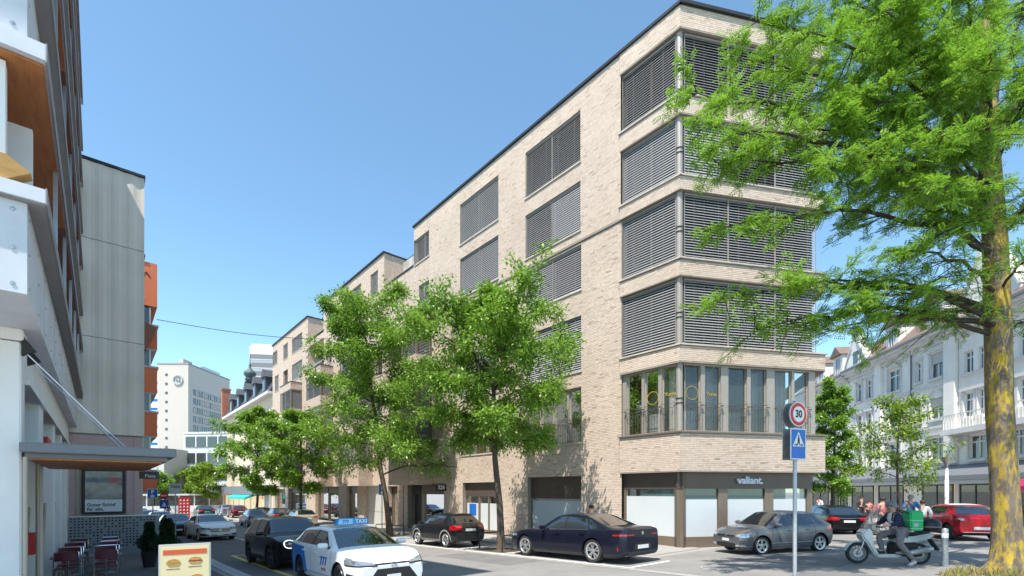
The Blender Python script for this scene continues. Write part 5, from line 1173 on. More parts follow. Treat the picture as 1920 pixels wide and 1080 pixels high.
p = rr+f*2.35; car(bw, 'black estate car seen from behind, right of the grey hatchback', (p.x,p.y,zg(TS(p.x,p.y)[1])+.03), math.atan2(f.y,f.x), pitch=.02)
h = .86; ds = gen((3.95,1.72,1.48,2.46,.83,.33), P_['red'], True, '7'); ds['rimmat'] = 'rimd'; ds['plr'] = .50; ds['belt'] = (.96,1.06); ds['chrome'] = False
ds['bits'] = [b for b in ds['bits'] if b[0] != 'r' and b[1] != 'tail_lamp']+[('r','tail_lamp',TL,[(h*.55,.78),(h,.78),(h,.93),(h*.6,.93)],True,.006),('r','lamp_chrome',CH,[(h*.66,.82),(h*.9,.82),(h*.9,.89),(h*.66,.89)],True,.008),('r','bumper_strip',CH,[(-h*.7,.33),(h*.7,.33),(h*.7,.35),(-h*.7,.35)],False,.008),('r','diffuser',BK,[(-h*.8,.2),(h*.8,.2),(h*.8,.31),(-h*.8,.31)],False,.006),('t','roof_film',M['fascial'],[(1.7,-.5),(1.7,.5),(3.1,.5),(3.1,-.5)],False,.003)]
put(ds, 'red hatchback with pale roof between the scooter and the lichen trunk', (18.1+.30*2.46,20+.954*2.46), (18.1,20.0), dz=.02)
# queue behind the white taxi (left lane) and the parked row (right lane)
G1, G2 = 'cars queued behind the white taxi', 'cars parked or driving far down the right side'
along(gen(SA_, P_['black'], False, full=False), 'black car just behind the white saloon taxi on its left', 3.9, 40.0, -1, group=G1, name='car')
along(gen(HA, P_['silver'], True, full=False), 'silver blue hatchback third in the queue behind the white taxi', 3.6, 46.5, -1, group=G1, name='car')
along(gen(SA_, P_['dk'], False, full=False), 'charcoal car fourth in the queue, beside the blue parking sign', 3.3, 53, -1, group=G1, name='car')
along(gen(ES, P_['beige'], True, full=False), 'pale car fifth in the queue, just right of the pink stone wall', 2.9, 60.5, -1, group=G1, name='car')
along(gen(SA_, P_['navy'], False, full=False), 'dark blue car at the far end of the queue below the distant tree', 2.5, 68, -1, group=G1, name='car')
sv = gen((4.05,1.72,1.52,2.5,.8,.31), P_['silver'], True); along(sv, 'silver blue hatchback driving away in the middle of the street', 10.3, 47.2, 1, group=G2, name='car')
along(gen(HA, P_['beige'], True), 'pale champagne hatchback parked just beyond the black crossover roof', 12.9, 42.8, 1, group=G2)
along(gen(HA, P_['dk'], True, full=False), 'charcoal hatchback parked beyond the pale champagne one', 12.9, 49.5, 1, group=G2)
along(gen(SA_, P_['black'], False, full=False), 'black saloon parked in front of the cyan shop window', 12.9, 56, 1, group=G2)
along(gen(HA, P_['maroon'], True, full=False), 'maroon hatchback parked near the teal awning', 12.6, 66, 1, group=G2)
along(gen(SA_, P_['silver'], False, full=False), 'silver saloon parked below the teal awning', 12.8, 74, 1, group=G2)
along(gen(ES, P_['dk'], True, full=False), 'dark estate driving away beside the maroon hatchback', 9.6, 69, 1, group=G2, name='car')
# ------------------------------------------------------------------ trees
def leaves(name, P, A, Nn, L, Wd, m, parent):
    P, A, Nn = map(np.asarray, (P, A, Nn)); A = A/np.linalg.norm(A,axis=1,keepdims=True); S = np.cross(A, Nn); S /= np.linalg.norm(S,axis=1,keepdims=True)+1e-9
    n = len(P); l = L*rng.uniform(.7,1.25,(n,1)); w = Wd*rng.uniform(.8,1.2,(n,1)); U = np.cross(S, A)
    V = np.stack([P, P+A*l*.45+S*w*.5-U*w*.12, P+A*l, P+A*l*.45-S*w*.5-U*w*.12], 1).reshape(-1,3)
    return link(name, npmesh(name, V, np.arange(4*n).reshape(n,4), m), parent)
def branch(p0, p1, arch, n=7, jit=.05):
    p0, p1 = np.array(p0, float), np.array(p1, float); t = np.linspace(0,1,n)[:,None]; c = (p0+p1)/2+np.array([0,0,arch])
    B_ = (1-t)**2*p0+2*t*(1-t)*c+t**2*p1; B_[1:-1] += rng.normal(0, jit*np.linalg.norm(p1-p0)/3, (n-2,3)); return B_
def tree(name, label, x, y, z0, H, zc, rad, trunk_r, nl, leaf_n, leafm, leafL=.16, leafW=.075, prof=None, lean=(0,0), group=None, cat='tree', nlimb=16, barkm='bark', droop=.35, clear=0):
    """trunk with limbs spiralling up it; every limb forks into twigs that carry the leaves"""
    root = thing(name, label, cat, (x,y,z0), 0, group)
    n = 12; hs = np.linspace(0, H*.93, n); tp = np.stack([lean[0]*(hs/H)+.05*np.sin(hs*1.3+x), lean[1]*(hs/H)+.05*np.cos(hs*1.1+y), hs],1); tp[0,:2] = tp[0,:2]*.0
    tb = MB(); tb.tube([(tp[0][0],tp[0][1],-.1)]+[tuple(p) for p in tp[0:]], [trunk_r*1.55]+[trunk_r*(1-.85*(h/H)**1.1)*(1.25 if h == 0 else 1) for h in hs], 10)
    tb.build('trunk', M[barkm], root, smooth=60)
    prof = prof or (lambda f: (math.sin(math.pi*min(1,f*.92+.10))**.75)); lb = MB(); P = []; A = []; Nn = []
    for i in range(nlimb):
        f = (i+.5)/nlimb; h = zc+(H-zc)*f*.9; az = i*2.4+rng.uniform(-.3,.3); r = rad*prof(f)*rng.uniform(.78,1.15)
        i0 = np.array([np.interp(h*.97, hs, tp[:,k]) for k in range(3)]); el = (.15+.55*f)*r
        i1 = i0+np.array([math.cos(az)*r, math.sin(az)*r, el*rng.uniform(.55,1.0)]); bp = branch(i0, i1, .18*r, 8, .08)
        rr = max(.012, trunk_r*.34*(1-.6*f)); lb.tube([tuple(p) for p in bp], list(np.linspace(rr, .008, len(bp))), 5, cap=False)
        for k in range(2, len(bp)):
            for _ in range(2 if k < len(bp)-1 else 3):
                d = rng.normal(0,1,3); d[2] = d[2]*.45+.12; d += .5*(i1-i0)/np.linalg.norm(i1-i0); d /= np.linalg.norm(d); sl = r*rng.uniform(.22,.46)
                e = bp[k]+d*sl; sb = branch(bp[k], e, -.05*sl, 5, .06); lb.tube([tuple(p) for p in sb], list(np.linspace(max(.006,rr*.32), .004, 5)), 4, cap=False)
                nn = int(leaf_n*rng.uniform(.7,1.3)); t = rng.uniform(.25,1.08,nn); pp = np.stack([np.interp(t, np.linspace(0,1,5), sb[:,q]) for q in range(3)],1)
                off = rng.normal(0, .085*rad**.5, (nn,3)); off[:,2] -= abs(off[:,2])*.3; pp = pp+off
                ax = off+rng.normal(0,.12,(nn,3))+d*.12; ax[:,2] -= droop*.25; no = rng.normal(0,.45,(nn,3)); no[:,2] += .9; P.append(pp); A.append(ax); Nn.append(no)
    lb.build('branch', M['twig'], root, fixn=False)
    leaves('crown', np.concatenate(P), np.concatenate(A), np.concatenate(Nn), leafL, leafW, M[leafm], root); return root
G = 'street trees along the brick building'
def st(t, s, **k): p = W(t,s); return tree(x=p.x, y=p.y, z0=zg(s), group=G, **k)
st(12.6, 15.5, name='street_tree', label='street tree with grey trunk standing between the navy saloon and the black crossover', H=11.0, zc=4.2, rad=2.85, trunk_r=.16, nl=0, leaf_n=150, leafm='leaf', leafL=.165, leafW=.075, lean=(-.6,.1), nlimb=25, prof=lambda f: .45+.62*math.sin(math.pi*(f*.8+.12)) if f < .9 else .4)
st(13.4, 27.2, name='street_tree', label='tallest leafy street tree, directly left of the navy saloon tree', H=15.6, zc=3.6, rad=4.2, trunk_r=.17, nl=0, leaf_n=155, leafm='leaf', leafL=.18, leafW=.082, lean=(-2.1,.5), nlimb=28, prof=lambda f: 1.12-.62*f)
st(13.0, 43.0, name='street_tree', label='smaller street tree in the row, third from the corner', H=10.6, zc=3.2, rad=3.1, trunk_r=.14, nl=0, leaf_n=85, leafm='leaf', leafL=.27, leafW=.12, nlimb=18)
st(13.0, 58.0, name='street_tree', label='street tree in front of the teal awning, fourth from the corner', H=13.5, zc=3.0, rad=3.5, trunk_r=.15, nl=0, leaf_n=85, leafm='leaf', leafL=.31, leafW=.14, nlimb=20)
for (px, Y, h, r_, lab) in ((352,88,8,3.2,'bright green tree in front of the glass office'),(385,80,8.5,3.0,'bright green tree just left of the teal awning shop'),(289,78,6.4,2.6,'small round tree right of the pink stone wall')):
    X_ = (px-960)/907*Y; t, s = TS(X_,Y); tree('street_tree', lab, X_, Y, zg(s), h, 2.4, r_, .14, 0, 46, 'leaf2' if px > 300 else 'leaf', .34, .17, nlimb=16, group='trees at the far end of the street')
tree('slim_tree', 'slim upright tree right of the brick building corner', 19.6, 29.5, .0, 9.6, 2.0, 1.45, .10, 0, 62, 'leaf', .17, .08, nlimb=26, prof=lambda f: .95-.45*f)
tree('young_tree', 'young yellow green tree with open crown in front of the white houses', 18.35, 23, .15, 6.9, 2.4, 1.9, .075, 0, 30, 'leaf2', .16, .075, nlimb=15, prof=lambda f: 1.1-.75*f)
# big honey locust with lichen on its bark
LX, LY = 11.9, 11.6; LT = thing('locust_tree', 'big locust tree with yellow lichen on its thick trunk at the right edge', 'tree', (LX,LY,.26))
tb = MB(); hz = [-.15,.0,.12,.3,.6,1.2,2.5,4,6,8,9.5,10.8,12.2,13.6]; rd = [.66,.52,.42,.345,.30,.272,.258,.252,.246,.235,.215,.17,.12,.05]
cx_ = lambda h: (-.022*h+.03*math.sin(h*1.1), .02*h)
vs = []; n = 28
for h_, r_ in zip(hz, rd):
    for k in range(n):
        a = 2*math.pi*k/n; q = r_*(1+.05*math.sin(3*a+h_*.4)+.035*math.sin(7*a-h_*.3)+(.16*math.sin(5*a+1) if h_ < .2 else 0)*max(0,1-h_/.25)); c_ = cx_(h_); vs.append((c_[0]+q*math.cos(a), c_[1]+q*math.sin(a), h_))
tb.add(vs, [(i*n+k,i*n+(k+1)%n,(i+1)*n+(k+1)%n,(i+1)*n+k) for i in range(len(hz)-1) for k in range(n)]); tb.build('trunk', M['lbark'], LT, smooth=80)
def ppt(px, py, Y): return np.array([(px-960)/907*Y-LX, Y-LY, 2.25-(py-920)/907*Y-.26])
ends = [(1308,175,10.2,9.6),(1340,300,10.8,8.8),(1325,235,9.6,9.2),(1420,40,10.5,10.4),(1360,560,10.4,6.6),(1420,620,10.9,6.2),(1480,545,10.2,6.5),(1560,620,10.6,6.0),(1640,560,10.2,6.2),(1700,470,10.0,7.0),(1560,300,9.6,8.8),(1620,180,10.0,9.6),(1500,150,12.0,10.0),
        (1700,90,10,10.4),(1780,250,9.4,9.4),(1560,-60,11,10.8),(1450,-90,12,11),(1680,-120,10.5,11.6),(1800,-60,10,11.6),(1960,120,10.4,9.8),(2010,330,10.6,8.2),(1960,470,10.2,7.0),(1985,600,11.4,6.0),(1960,-80,11.5,11.2),(2050,60,12,10.6),(1720,600,12.2,6.4),
        (1880,-200,13,12),(1750,160,14.0,10.2),(1820,40,14.5,11),(1620,60,14.0,10.6),(1900,200,14.5,9.8),(1990,380,14.5,8.4),(1480,240,10.4,9.2),(1390,110,11.2,10.0),(1380,420,10.2,8.0),(1520,60,9.8,10.4),(1640,360,12.8,8.0),(1700,330,15,8.8),(1790,420,10.6,8.4),(1760,350,9.6,8.6),(1585,240,11,9.2),(1660,20,9.4,10.6),(1860,110,9.3,10.2)]
lb = MB(); FP = []; FA = []; FN = []
for (px, py, Y, hz0) in ends:
    c_ = cx_(hz0); p0 = np.array([c_[0], c_[1], hz0-.26]); p1 = ppt(px, py, Y); Ln = np.linalg.norm(p1-p0); bp = branch(p0, p1, .10*Ln+.25, 10, .035)
    lb.tube([tuple(p) for p in bp], list(np.linspace(.03+.0065*Ln, .010, 10)), 6, cap=False)
    for k in range(3, 10):
        for _ in range(4 if k > 4 else 3):
            d = rng.normal(0,1,3); d[2] = d[2]*.5-.1; d += .8*(p1-p0)/Ln; d /= np.linalg.norm(d); sl = rng.uniform(.45,1.25)*(.75 if k > 7 else 1)
            e = bp[k]+d*sl-np.array([0,0,.18*sl]); sb = branch(bp[k], e, .06, 5, .06); lb.tube([tuple(p) for p in sb], list(np.linspace(.014,.005,5)), 4, cap=False)
            nn = int((33 if py < 380 or px < 1480 else 19)*rng.uniform(.45,1.4)*(sl/.8)*(.55 if k < 5 else 1)); t = rng.uniform(.15,1.0,nn); pp = np.stack([np.interp(t, np.linspace(0,1,5), sb[:,q]) for q in range(3)],1)
            ax = rng.normal(0,.75,(nn,3))+d*.7; ax[:,2] = ax[:,2]*.5-.18; no = rng.normal(0,.38,(nn,3)); no[:,2] += 1; FP.append(pp+rng.normal(0,.05,(nn,3))); FA.append(ax); FN.append(no)
lb.build('branch', M['twig'], LT, fixn=False)
FP, FA, FN = map(np.concatenate, (FP, FA, FN)); FA /= np.linalg.norm(FA,axis=1,keepdims=True); S = np.cross(FA,FN); S /= np.linalg.norm(S,axis=1,keepdims=True); U = np.cross(S,FA)
Q = []; K = 6; fl_ = rng.uniform(.15,.27,(len(FP),1))
for k in range(K):
    b = FP+FA*fl_*((k+1)/K)-U*(.03*((k/K)**2))
    for sg in (-1,1):
        l = .074*(1-.35*abs(k-2.5)/3.5); dd = S*sg*.9+FA*.45; tip = b+dd*l-U*.012; w = FA*.0135; md = b+dd*l*.5
        Q.append(np.stack([b, md+w, tip, md-w],1))
V = np.concatenate(Q).reshape(-1,3); link('crown', npmesh('crown', V, np.arange(len(V)).reshape(-1,4), M['leafl']), LT)
# planting strip with dry grass round the big tree
gm = MB(); n = 30
ring = [(12.1+2.0*math.cos(2*math.pi*k/n)*(1+.1*math.sin(3*k)), 11.15+1.0*math.sin(2*math.pi*k/n)*(1+.1*math.cos(2*k))) for k in range(n)]
gm.add([(12,11.2,.36)]+[(x,y,zg(TS(x,y)[1])+.015) for x,y in ring], [(0,1+k,1+(k+1)%n) for k in range(n)])
tag(gm.build('planting_strip', mat('dry_soil', (.13,.10,.065), .95, var=.3, scale=8, bump=.6), smooth=60), kind='structure')
N_ = 3000; a = rng.uniform(0,2*math.pi,N_); r_ = np.sqrt(rng.uniform(0,1,N_)); bx = 12.05+2.05*r_*np.cos(a); by = 11.15+1.05*r_*np.sin(a); cl = .5+.5*np.sin(bx*5.1+1)*np.cos(by*6.3)
bz = np.array([zg(TS(x,y)[1]) for x,y in zip(bx,by)])+.10*(1-r_); h_ = rng.uniform(.03,.20,N_)**1.2*(.35+cl*1.9); ang = rng.uniform(0,2*math.pi,N_); w_ = .010
dx = np.cos(ang)*w_; dy = np.sin(ang)*w_; lx = rng.normal(0,.07,N_); ly = rng.normal(0,.07,N_)
V = np.stack([np.stack([bx-dx,by-dy,bz],1), np.stack([bx+dx,by+dy,bz],1), np.stack([bx+lx,by+ly,bz+h_],1)],1).reshape(-1,3)
half = int(N_*.72); F3 = np.arange(3*N_).reshape(-1,3)
tag(link('dry_grass', npmesh('dry_grass', V[:3*half], F3[:half], M['dry'])), kind='stuff'); tag(link('green_grass', npmesh('green_grass', V[3*half:], F3[:N_-half], M['leaf2'])), kind='stuff')
# ------------------------------------------------------------------ signs, lamps, bollards
ph = R(22); sp_ = thing('sign_post', 'galvanised post with a 30 speed limit disc above a blue pedestrian crossing sign', 'road sign', (6.90,11.8,.08), ph)
m_ = MB(); m_.lathe([(.045,0),(.045,4.35),(.038,4.37)], 14); m_.build('pole', M['galv'], sp_, smooth=40)
for yo, sgn in ((-.075,1),(.115,-1)):
    k = MB(); k.lathe([(.30,-.016),(.305,-.01),(.305,.01),(.30,.016)], 40, (.0,yo,4.02), 'y'); d = k.build('speed_sign', M['signback'], sp_, smooth=30)
    f = -.018*sgn
    k = MB(); k.lathe([(.296,0),(.29,f*.1)], 40, (0,yo+f,4.02), 'y'); k.build('white_rim', M['white'], d)
    k = MB(); k.lathe([(.275,0),(.27,f*.1)], 40, (0,yo+f*1.25,4.02), 'y'); k.build('red_ring', M['red'], d)
    k = MB(); k.lathe([(.19,0),(.188,f*.1)], 40, (0,yo+f*1.5,4.02), 'y'); k.build('white_disc', M['white'], d)
    text('30', .25, 'numerals', M['txt_black'], d, (0,yo+f*1.75,4.02), (R(90),0,0 if sgn > 0 else math.pi), .001, sx=.95, bold=.008)
    k = MB(); k.box(-.27,.27,yo-.012,yo+.012,2.92,3.68); b = k.build('crossing_sign', M['signback'], sp_, bevel=.01)
    k = MB(); k.box(-.265,.265,yo+min(f*.75,f*.85),yo+max(f*.75,f*.85),2.925,3.675); k.build('white_border', M['white'], b)
    k = MB(); k.box(-.24,.24,yo+min(f,f*1.1),yo+max(f,f*1.1),2.95,3.65); k.build('blue_panel', M['bluesign'], b)
    k = MB(); y_ = yo+f*1.3; k.add([(-.2,y_,3.24),(.2,y_,3.24),(0,y_,3.60)], [(0,1,2)]); k.build('white_triangle', M['white'], b, fixn=False)
    k = MB(); y_ = yo+f*1.6
    k.add([(-.02,y_,3.47),(.02,y_,3.47),(.035,y_,3.38),(.03,y_,3.33),(-.03,y_,3.33),(-.035,y_,3.38)], [(0,5,4,3,2,1)]); k.lathe([(.022,0),(0,f*.02)], 12, (0,y_,3.495), 'y')
    k.add([(-.03,y_,3.34),(.0,y_,3.34),(-.045,y_,3.26),(-.07,y_,3.26)], [(0,3,2,1)]); k.add([(.0,y_,3.34),(.03,y_,3.34),(.06,y_,3.26),(.035,y_,3.26)], [(0,3,2,1)])
    for q in (-.14,-.095,.095,.14): k.add([(q-.014,y_,3.255),(q+.014,y_,3.255),(q*.82+.012,y_,3.30),(q*.82-.012,y_,3.30)], [(0,1,2,3)])
    k.build('walking_figure', M['txt_black'], b, fixn=False)
for zz in (3.1,3.5,3.9,4.15):
    k = MB(); k.lathe([(.05,zz-.02),(.056,zz),(.05,zz+.02)], 14); k.box(-.02,.02,-.07,.11,zz-.012,zz+.012); k.build('clamp', M['steel'], sp_)
bo = thing('bollard', 'round steel bollard with a pale band standing before the big locust trunk', 'bollard', (11.5,12.85,.22))
m_ = MB(); m_.lathe([(.07,-.1),(.07,.78),(.072,.785)], 20); m_.build('post', M['galv'], bo, smooth=40)
m_ = MB(); m_.lathe([(.075,.78),(.075,.90)], 20); m_.build('band', M['white'], bo, smooth=40); m_ = MB(); m_.lathe([(.072,.90),(.072,1.0),(.055,1.03),(0,1.035)], 20); m_.build('cap', M['galv'], bo, smooth=40)
lp = thing('street_lamp', 'slim white street lamp with flat dish head between the red car and white houses', 'street lamp', (21.57,24,.2))
m_ = MB(); m_.lathe([(.08,0),(.08,2.6),(.065,2.62),(.065,3.15)], 16); m_.build('pole', M['white'], lp, smooth=40)
m_ = MB(); m_.lathe([(.05,3.15),(.06,3.3),(.30,3.66),(.31,3.70),(0,3.72)], 24); m_.build('lamp_head', M['steel'], lp, smooth=40)
def psign(name, label, t, s, z0, z1, w, head=0, letter='P', sub=True):
    b = W(t,s,zg(s)); r = thing(name, label, 'parking sign', b, STREET+head); hz = z1-zg(s); lo = z0-zg(s)
    m_ = MB(); m_.lathe([(.032,0),(.032,hz+.02)], 10); m_.build('pole', M['galv'], r, smooth=40)
    m_ = MB(); m_.box(-w/2,w/2,-.06,-.04,lo,hz); p = m_.build('panel', M['white'], r, bevel=.006)
    m_ = MB(); m_.box(-w/2+.025,w/2-.025,-.064,-.061,lo+.025,hz-.025); m_.build('blue_face', M['bluesign'], p)
    text(letter, (hz-lo)*.52, 'letter', M['txt_white'], p, (0,-.067,lo+(hz-lo)*(.66 if sub else .5)), (R(90),0,0), .001, bold=.012)
    if sub: m_ = MB(); m_.box(-w*.2,w*.2,-.069,-.066,lo+.06,lo+(hz-lo)*.3); m_.box(-w*.12,w*.12,-.069,-.066,lo+(hz-lo)*.3,lo+(hz-lo)*.36); m_.build('car_symbol', M['txt_white'], p)
psign('parking_sign', 'blue parking sign on a thin post left of the tallest tree trunk', 14.6, 30.8, 1.96, 2.70, .5, R(-8))
psign('parking_sign', 'blue P parking sign right of the pink stone wall', 2.4, 36, 1.80, 2.36, .52, R(-20))
b = W(3.4,34.8,zg(34.8)); tsn = thing('taxi_sign', 'pale TAXI rank sign on a thin pole above the waiting cars', 'taxi sign', b, STREET-R(20))
m_ = MB(); m_.lathe([(.03,0),(.03,3.3)], 10); m_.build('pole', M['galv'], tsn, smooth=40); m_ = MB(); m_.box(-.32,.32,-.06,-.035,2.75,3.33); p = m_.build('panel', M['fascial'], tsn, bevel=.008)
text('TAXI', .21, 'lettering', M['txt_black'], p, (0,-.063,3.12), (R(90),0,0), .001, bold=.006)
b = W(3.7,45,zg(45)); cs_ = thing('crossing_sign', 'small blue crossing sign with red disc on a post behind the taxi rank sign', 'road sign', b, STREET-R(20))
m_ = MB(); m_.lathe([(.03,0),(.03,3.0)], 10); m_.build('pole', M['galv'], cs_, smooth=40); m_ = MB(); m_.box(-.28,.28,-.06,-.04,1.75,2.4); p = m_.build('panel', M['bluesign'], cs_); m_ = MB(); m_.add([(-.17,-.063,1.9),(.17,-.063,1.9),(0,-.063,2.25)], [(0,1,2)]); m_.build('triangle', M['white'], p, fixn=False)
m_ = MB(); m_.lathe([(.27,-.06),(.27,-.04)], 24, (0,0,2.72), 'y'); q = m_.build('disc', M['red'], cs_); m_ = MB(); m_.box(-.18,.18,-.065,-.06,2.67,2.77); m_.build('bar', M['white'], q)
pm = thing('parking_meter', 'grey ticket machine on a post right of the blue parking sign', 'parking meter', W(14.75,30.0,zg(30)+.1), STREET)
m_ = MB(); m_.box(-.07,.07,-.06,.06,0,1.0); m_.build('post', M['galv'], pm); m_ = MB(); m_.box(-.14,.14,-.12,.1,1.0,1.62); h_ = m_.build('housing', M['fascia'], pm, bevel=.02); m_ = MB(); m_.box(-.09,.09,-.126,-.12,1.3,1.5); m_.build('display', M['dark'], h_)
def guard(t, s, label):
    g = thing('tree_guard', label, 'tree guard', W(t,s,zg(s)), STREET)
    for y in (-.75,.75): m_ = MB(); m_.tube([(-.55,y,-.1),(-.55,y,.62),(-.5,y,.68),(.5,y,.68),(.55,y,.62),(.55,y,-.1)], .028, 8); m_.build('hoop', M['black'], g, smooth=40)
guard(12.6, 15.5, 'pair of black hoops guarding the trunk nearest the navy saloon'); guard(13.4, 27.2, 'pair of black hoops guarding the trunk of the tallest street tree')
for t, s in ((12.6,15.5),(13.4,27.2),(13.0,43),(13,58)):
    m_ = MB(); c_ = W(t,s,zg(s)+.016); k0 = [c_+W(a_,b_)-W(0,0) for a_,b_ in ((-.7,-1.0),(.7,-1.0),(.7,1.0),(-.7,1.0))]; m_.add([(p.x,p.y,c_.z-.033*q) for p,q in zip(k0,(-1,-1,1,1))], [(0,1,2,3)]); tag(m_.build('tree_pit', M['woodd'] if 0 else mat('bark_soil', (.075,.06,.045), .95, var=.4, scale=9, bump=.5), fixn=False), kind='structure')
wr = thing('overhead_wire', 'thin overhead wire strung across the street between the facades', 'wire', W(2.8,39,13.4), STREET)
m_ = MB(); pts = [(14.3*k/14, 0, 1.7*k/14-.5*math.sin(math.pi*k/14)) for k in range(15)]; m_.tube(pts, .022, 5); m_.build('cable', M['black'], wr)
hl = thing('hanging_lamp', 'disc shaped street lamp hanging from the overhead wire', 'street lamp', W(15.1,39,14.75), STREET)
m_ = MB(); m_.lathe([(0,.12),(.12,.1),(.45,-.05),(.47,-.12),(.3,-.2),(0,-.22)], 24); m_.build('shade', M['galv'], hl, smooth=40); m_ = MB(); m_.tube([(0,0,.1),(0,0,.32)], .02, 6); m_.build('hanger', M['black'], hl)
# ------------------------------------------------------------------ cafe terrace
TT = [(-.66,17.7),(.12,17.6),(-.62,20.1),(.2,20.0),(-.58,22.6),(.28,22.5)]
wh = ['nearest the wall and the entrance posts','nearest the street, beside the planters','in the middle row next to the wall','in the middle row on the street side','at the back next to the wall','at the back near the perforated screen']
for i, (t, s) in enumerate(TT):
    tb = thing('cafe_table', 'small grey cafe table '+wh[i], 'table', W(t,s,zg(s)+.008), STREET, 'tables on the cafe terrace')
    m_ = MB(); m_.box(-.35,.35,-.34,.34,.715,.745); m_.build('tabletop', M['canopy'], tb, bevel=.008); m_ = MB(); m_.lathe([(.03,.02),(.03,.715)], 10); m_.build('column', M['chrome'], tb, smooth=40); m_ = MB(); m_.lathe([(.22,0),(.21,.015),(.04,.03)], 20); m_.build('base', M['steel'], tb)
def chair(label, t, s, rz):
    c = thing('cafe_chair', label, 'chair', W(t,s,zg(s)+.008), STREET+rz, 'dark red chairs on the cafe terrace'); c.scale = (1.15,1.1,1.05)
    m_ = MB(); m_.box(-.21,.21,-.20,.20,.445,.465); m_.build('seat', M['seatred'], c, bevel=.008)
    m_ = MB(); n = 8; m_.add([(-.2+.4*k/n, .20+.05*math.cos((k/n-.5)*2.4)-.02+dy, z) for dy in (0,.012) for z in (.66,.86) for k in range(n+1)],
        [(k,k+1,n+2+k,n+1+k) for k in range(n)]+[(2*(n+1)+k,3*(n+1)+k,3*(n+1)+k+1,2*(n+1)+k+1) for k in range(n)]); m_.build('backrest', M['seatred'], c)
    for sx in (-1,1):
        m_ = MB(); m_.tube([(sx*.22,.22,.0),(sx*.21,.21,.45),(sx*.205,.235,.86),(sx*.19,.235,.88)], .0125, 6); m_.build('leg', M['chrome'], c, smooth=40)
        m_ = MB(); m_.tube([(sx*.22,-.22,.0),(sx*.21,-.18,.44),(sx*.21,.2,.44)], .0125, 6); m_.build('leg', M['chrome'], c, smooth=40)
    for P in ([(-.19,.235,.88),(.19,.235,.88)], [(-.21,-.18,.44),(.21,-.18,.44)]): m_ = MB(); m_.tube(P, .0125, 6); m_.build('frame_bar', M['chrome'], c, smooth=40)
    return c
pos = ['in front of the table %s','behind the table %s']
for i, (t, s) in enumerate(TT):
    chair('dark red chair '+('before' if 1 else '')+' the cafe table '+wh[i], t, s-.66, math.pi)
    chair('dark red chair behind the cafe table '+wh[i], t, s+.66, 0)
chair('dark red chair standing alone turned sideways before the perforated screen', 1.55, 24.6, R(75))
for (t, s, h_, lab) in ((1.28,20.6,1.5,'narrow dark conifer in a pot, the one farther from the menu board'),(1.62,18.9,1.62,'bushy dark conifer in a pot right behind the menu board')):
    p = W(t,s,zg(s)+.008); r = thing('potted_conifer', lab, 'potted plant', p, 0, 'conifers beside the terrace')
    m_ = MB(); m_.lathe([(.17,0),(.24,.5),(.255,.52),(.24,.54),(.2,.5)], 20); m_.build('pot', M['terracotta'], r, smooth=40)
    n = 5200; zz = rng.uniform(.45,h_,n); f = (zz-.45)/(h_-.45); rr_ = (.36 if s < 20 else .30)*(1-f**2.2*.75)*(.75+.25*np.sin(zz*9+rng.uniform(0,6))); az = rng.uniform(0,2*math.pi,n); q = rr_*rng.uniform(.5,1.05,n)*(1+.25*np.sin(az*4+zz*6))
    P = np.stack([q*np.cos(az), q*np.sin(az), zz],1); A = np.stack([np.cos(az)*.6, np.sin(az)*.6, np.full(n,.7)],1)+rng.normal(0,.3,(n,3)); leaves('foliage', P, A, rng.normal(0,1,(n,3)), .085, .03, M['leafd'], r)
    m_ = MB(); m_.tube([(0,0,.4),(0,0,h_*.9)], [.03,.008], 6); m_.build('stem', M['twig'], r)
mb_ = thing('menu_board', 'cream menu board with rows of pictured burgers on the terrace edge', 'menu board', W(1.0,8.95,zg(8.95)), STREET+R(-8))
m_ = MB(); m_.box(-.335,.335,-.03,.0,.28,1.42); bd = m_.build('frame', M['fascial'], mb_, bevel=.006)
m_ = MB(); m_.box(-.31,.31,-.034,-.031,.31,1.39); m_.build('menu_sheet', mat('menu_paper', (.72,.60,.34), .5, var=.04), bd)
m_ = MB(); m_.box(-.28,.28,-.038,-.035,1.26,1.335); m_.build('header_strip', mat('menu_red', (.62,.10,.03), .5), bd)
bun, meat, lettuce = mat('burger_bun', (.52,.24,.06), .5, var=.25, scale=30), mat('burger_meat', (.16,.05,.02), .6), mat('burger_lettuce', (.20,.32,.04), .6)
for (x, z) in ((-.15,1.13),(.13,1.15),(-.13,.86),(.15,.88),(-.14,.60),(.14,.62),(-.14,.40),(.14,.40)):
    m_ = MB(); m_.prism([(x+.085*math.cos(a), z+.012+.052*math.sin(a)) for a in np.linspace(0,math.pi,10)], -.040, -.036, 'xz'); b_ = m_.build('burger_picture', bun, bd)
    m_ = MB(); m_.box(x-.09,x+.09,-.040,-.036,z-.006,z+.009); m_.build('filling', lettuce if x < 0 else meat, b_); m_ = MB(); m_.prism([(x-.085,z-.01),(x+.085,z-.01),(x+.06,z-.045),(x-.06,z-.045)], -.040, -.036, 'xz'); m_.build('bun_base', bun, b_)
    m_ = MB(); m_.box(x-.09,x+.08,-.037,-.035,z-.093,z-.083); m_.build('caption_line', M['woodd'], b_)
m_ = MB(); m_.box(-.33,-.29,.0,.03,0,1.3); m_.box(.29,.33,.0,.03,0,1.3); m_.box(-.33,-.29,.3,.33,0,.05); m_.build('leg', M['fascial'], mb_)
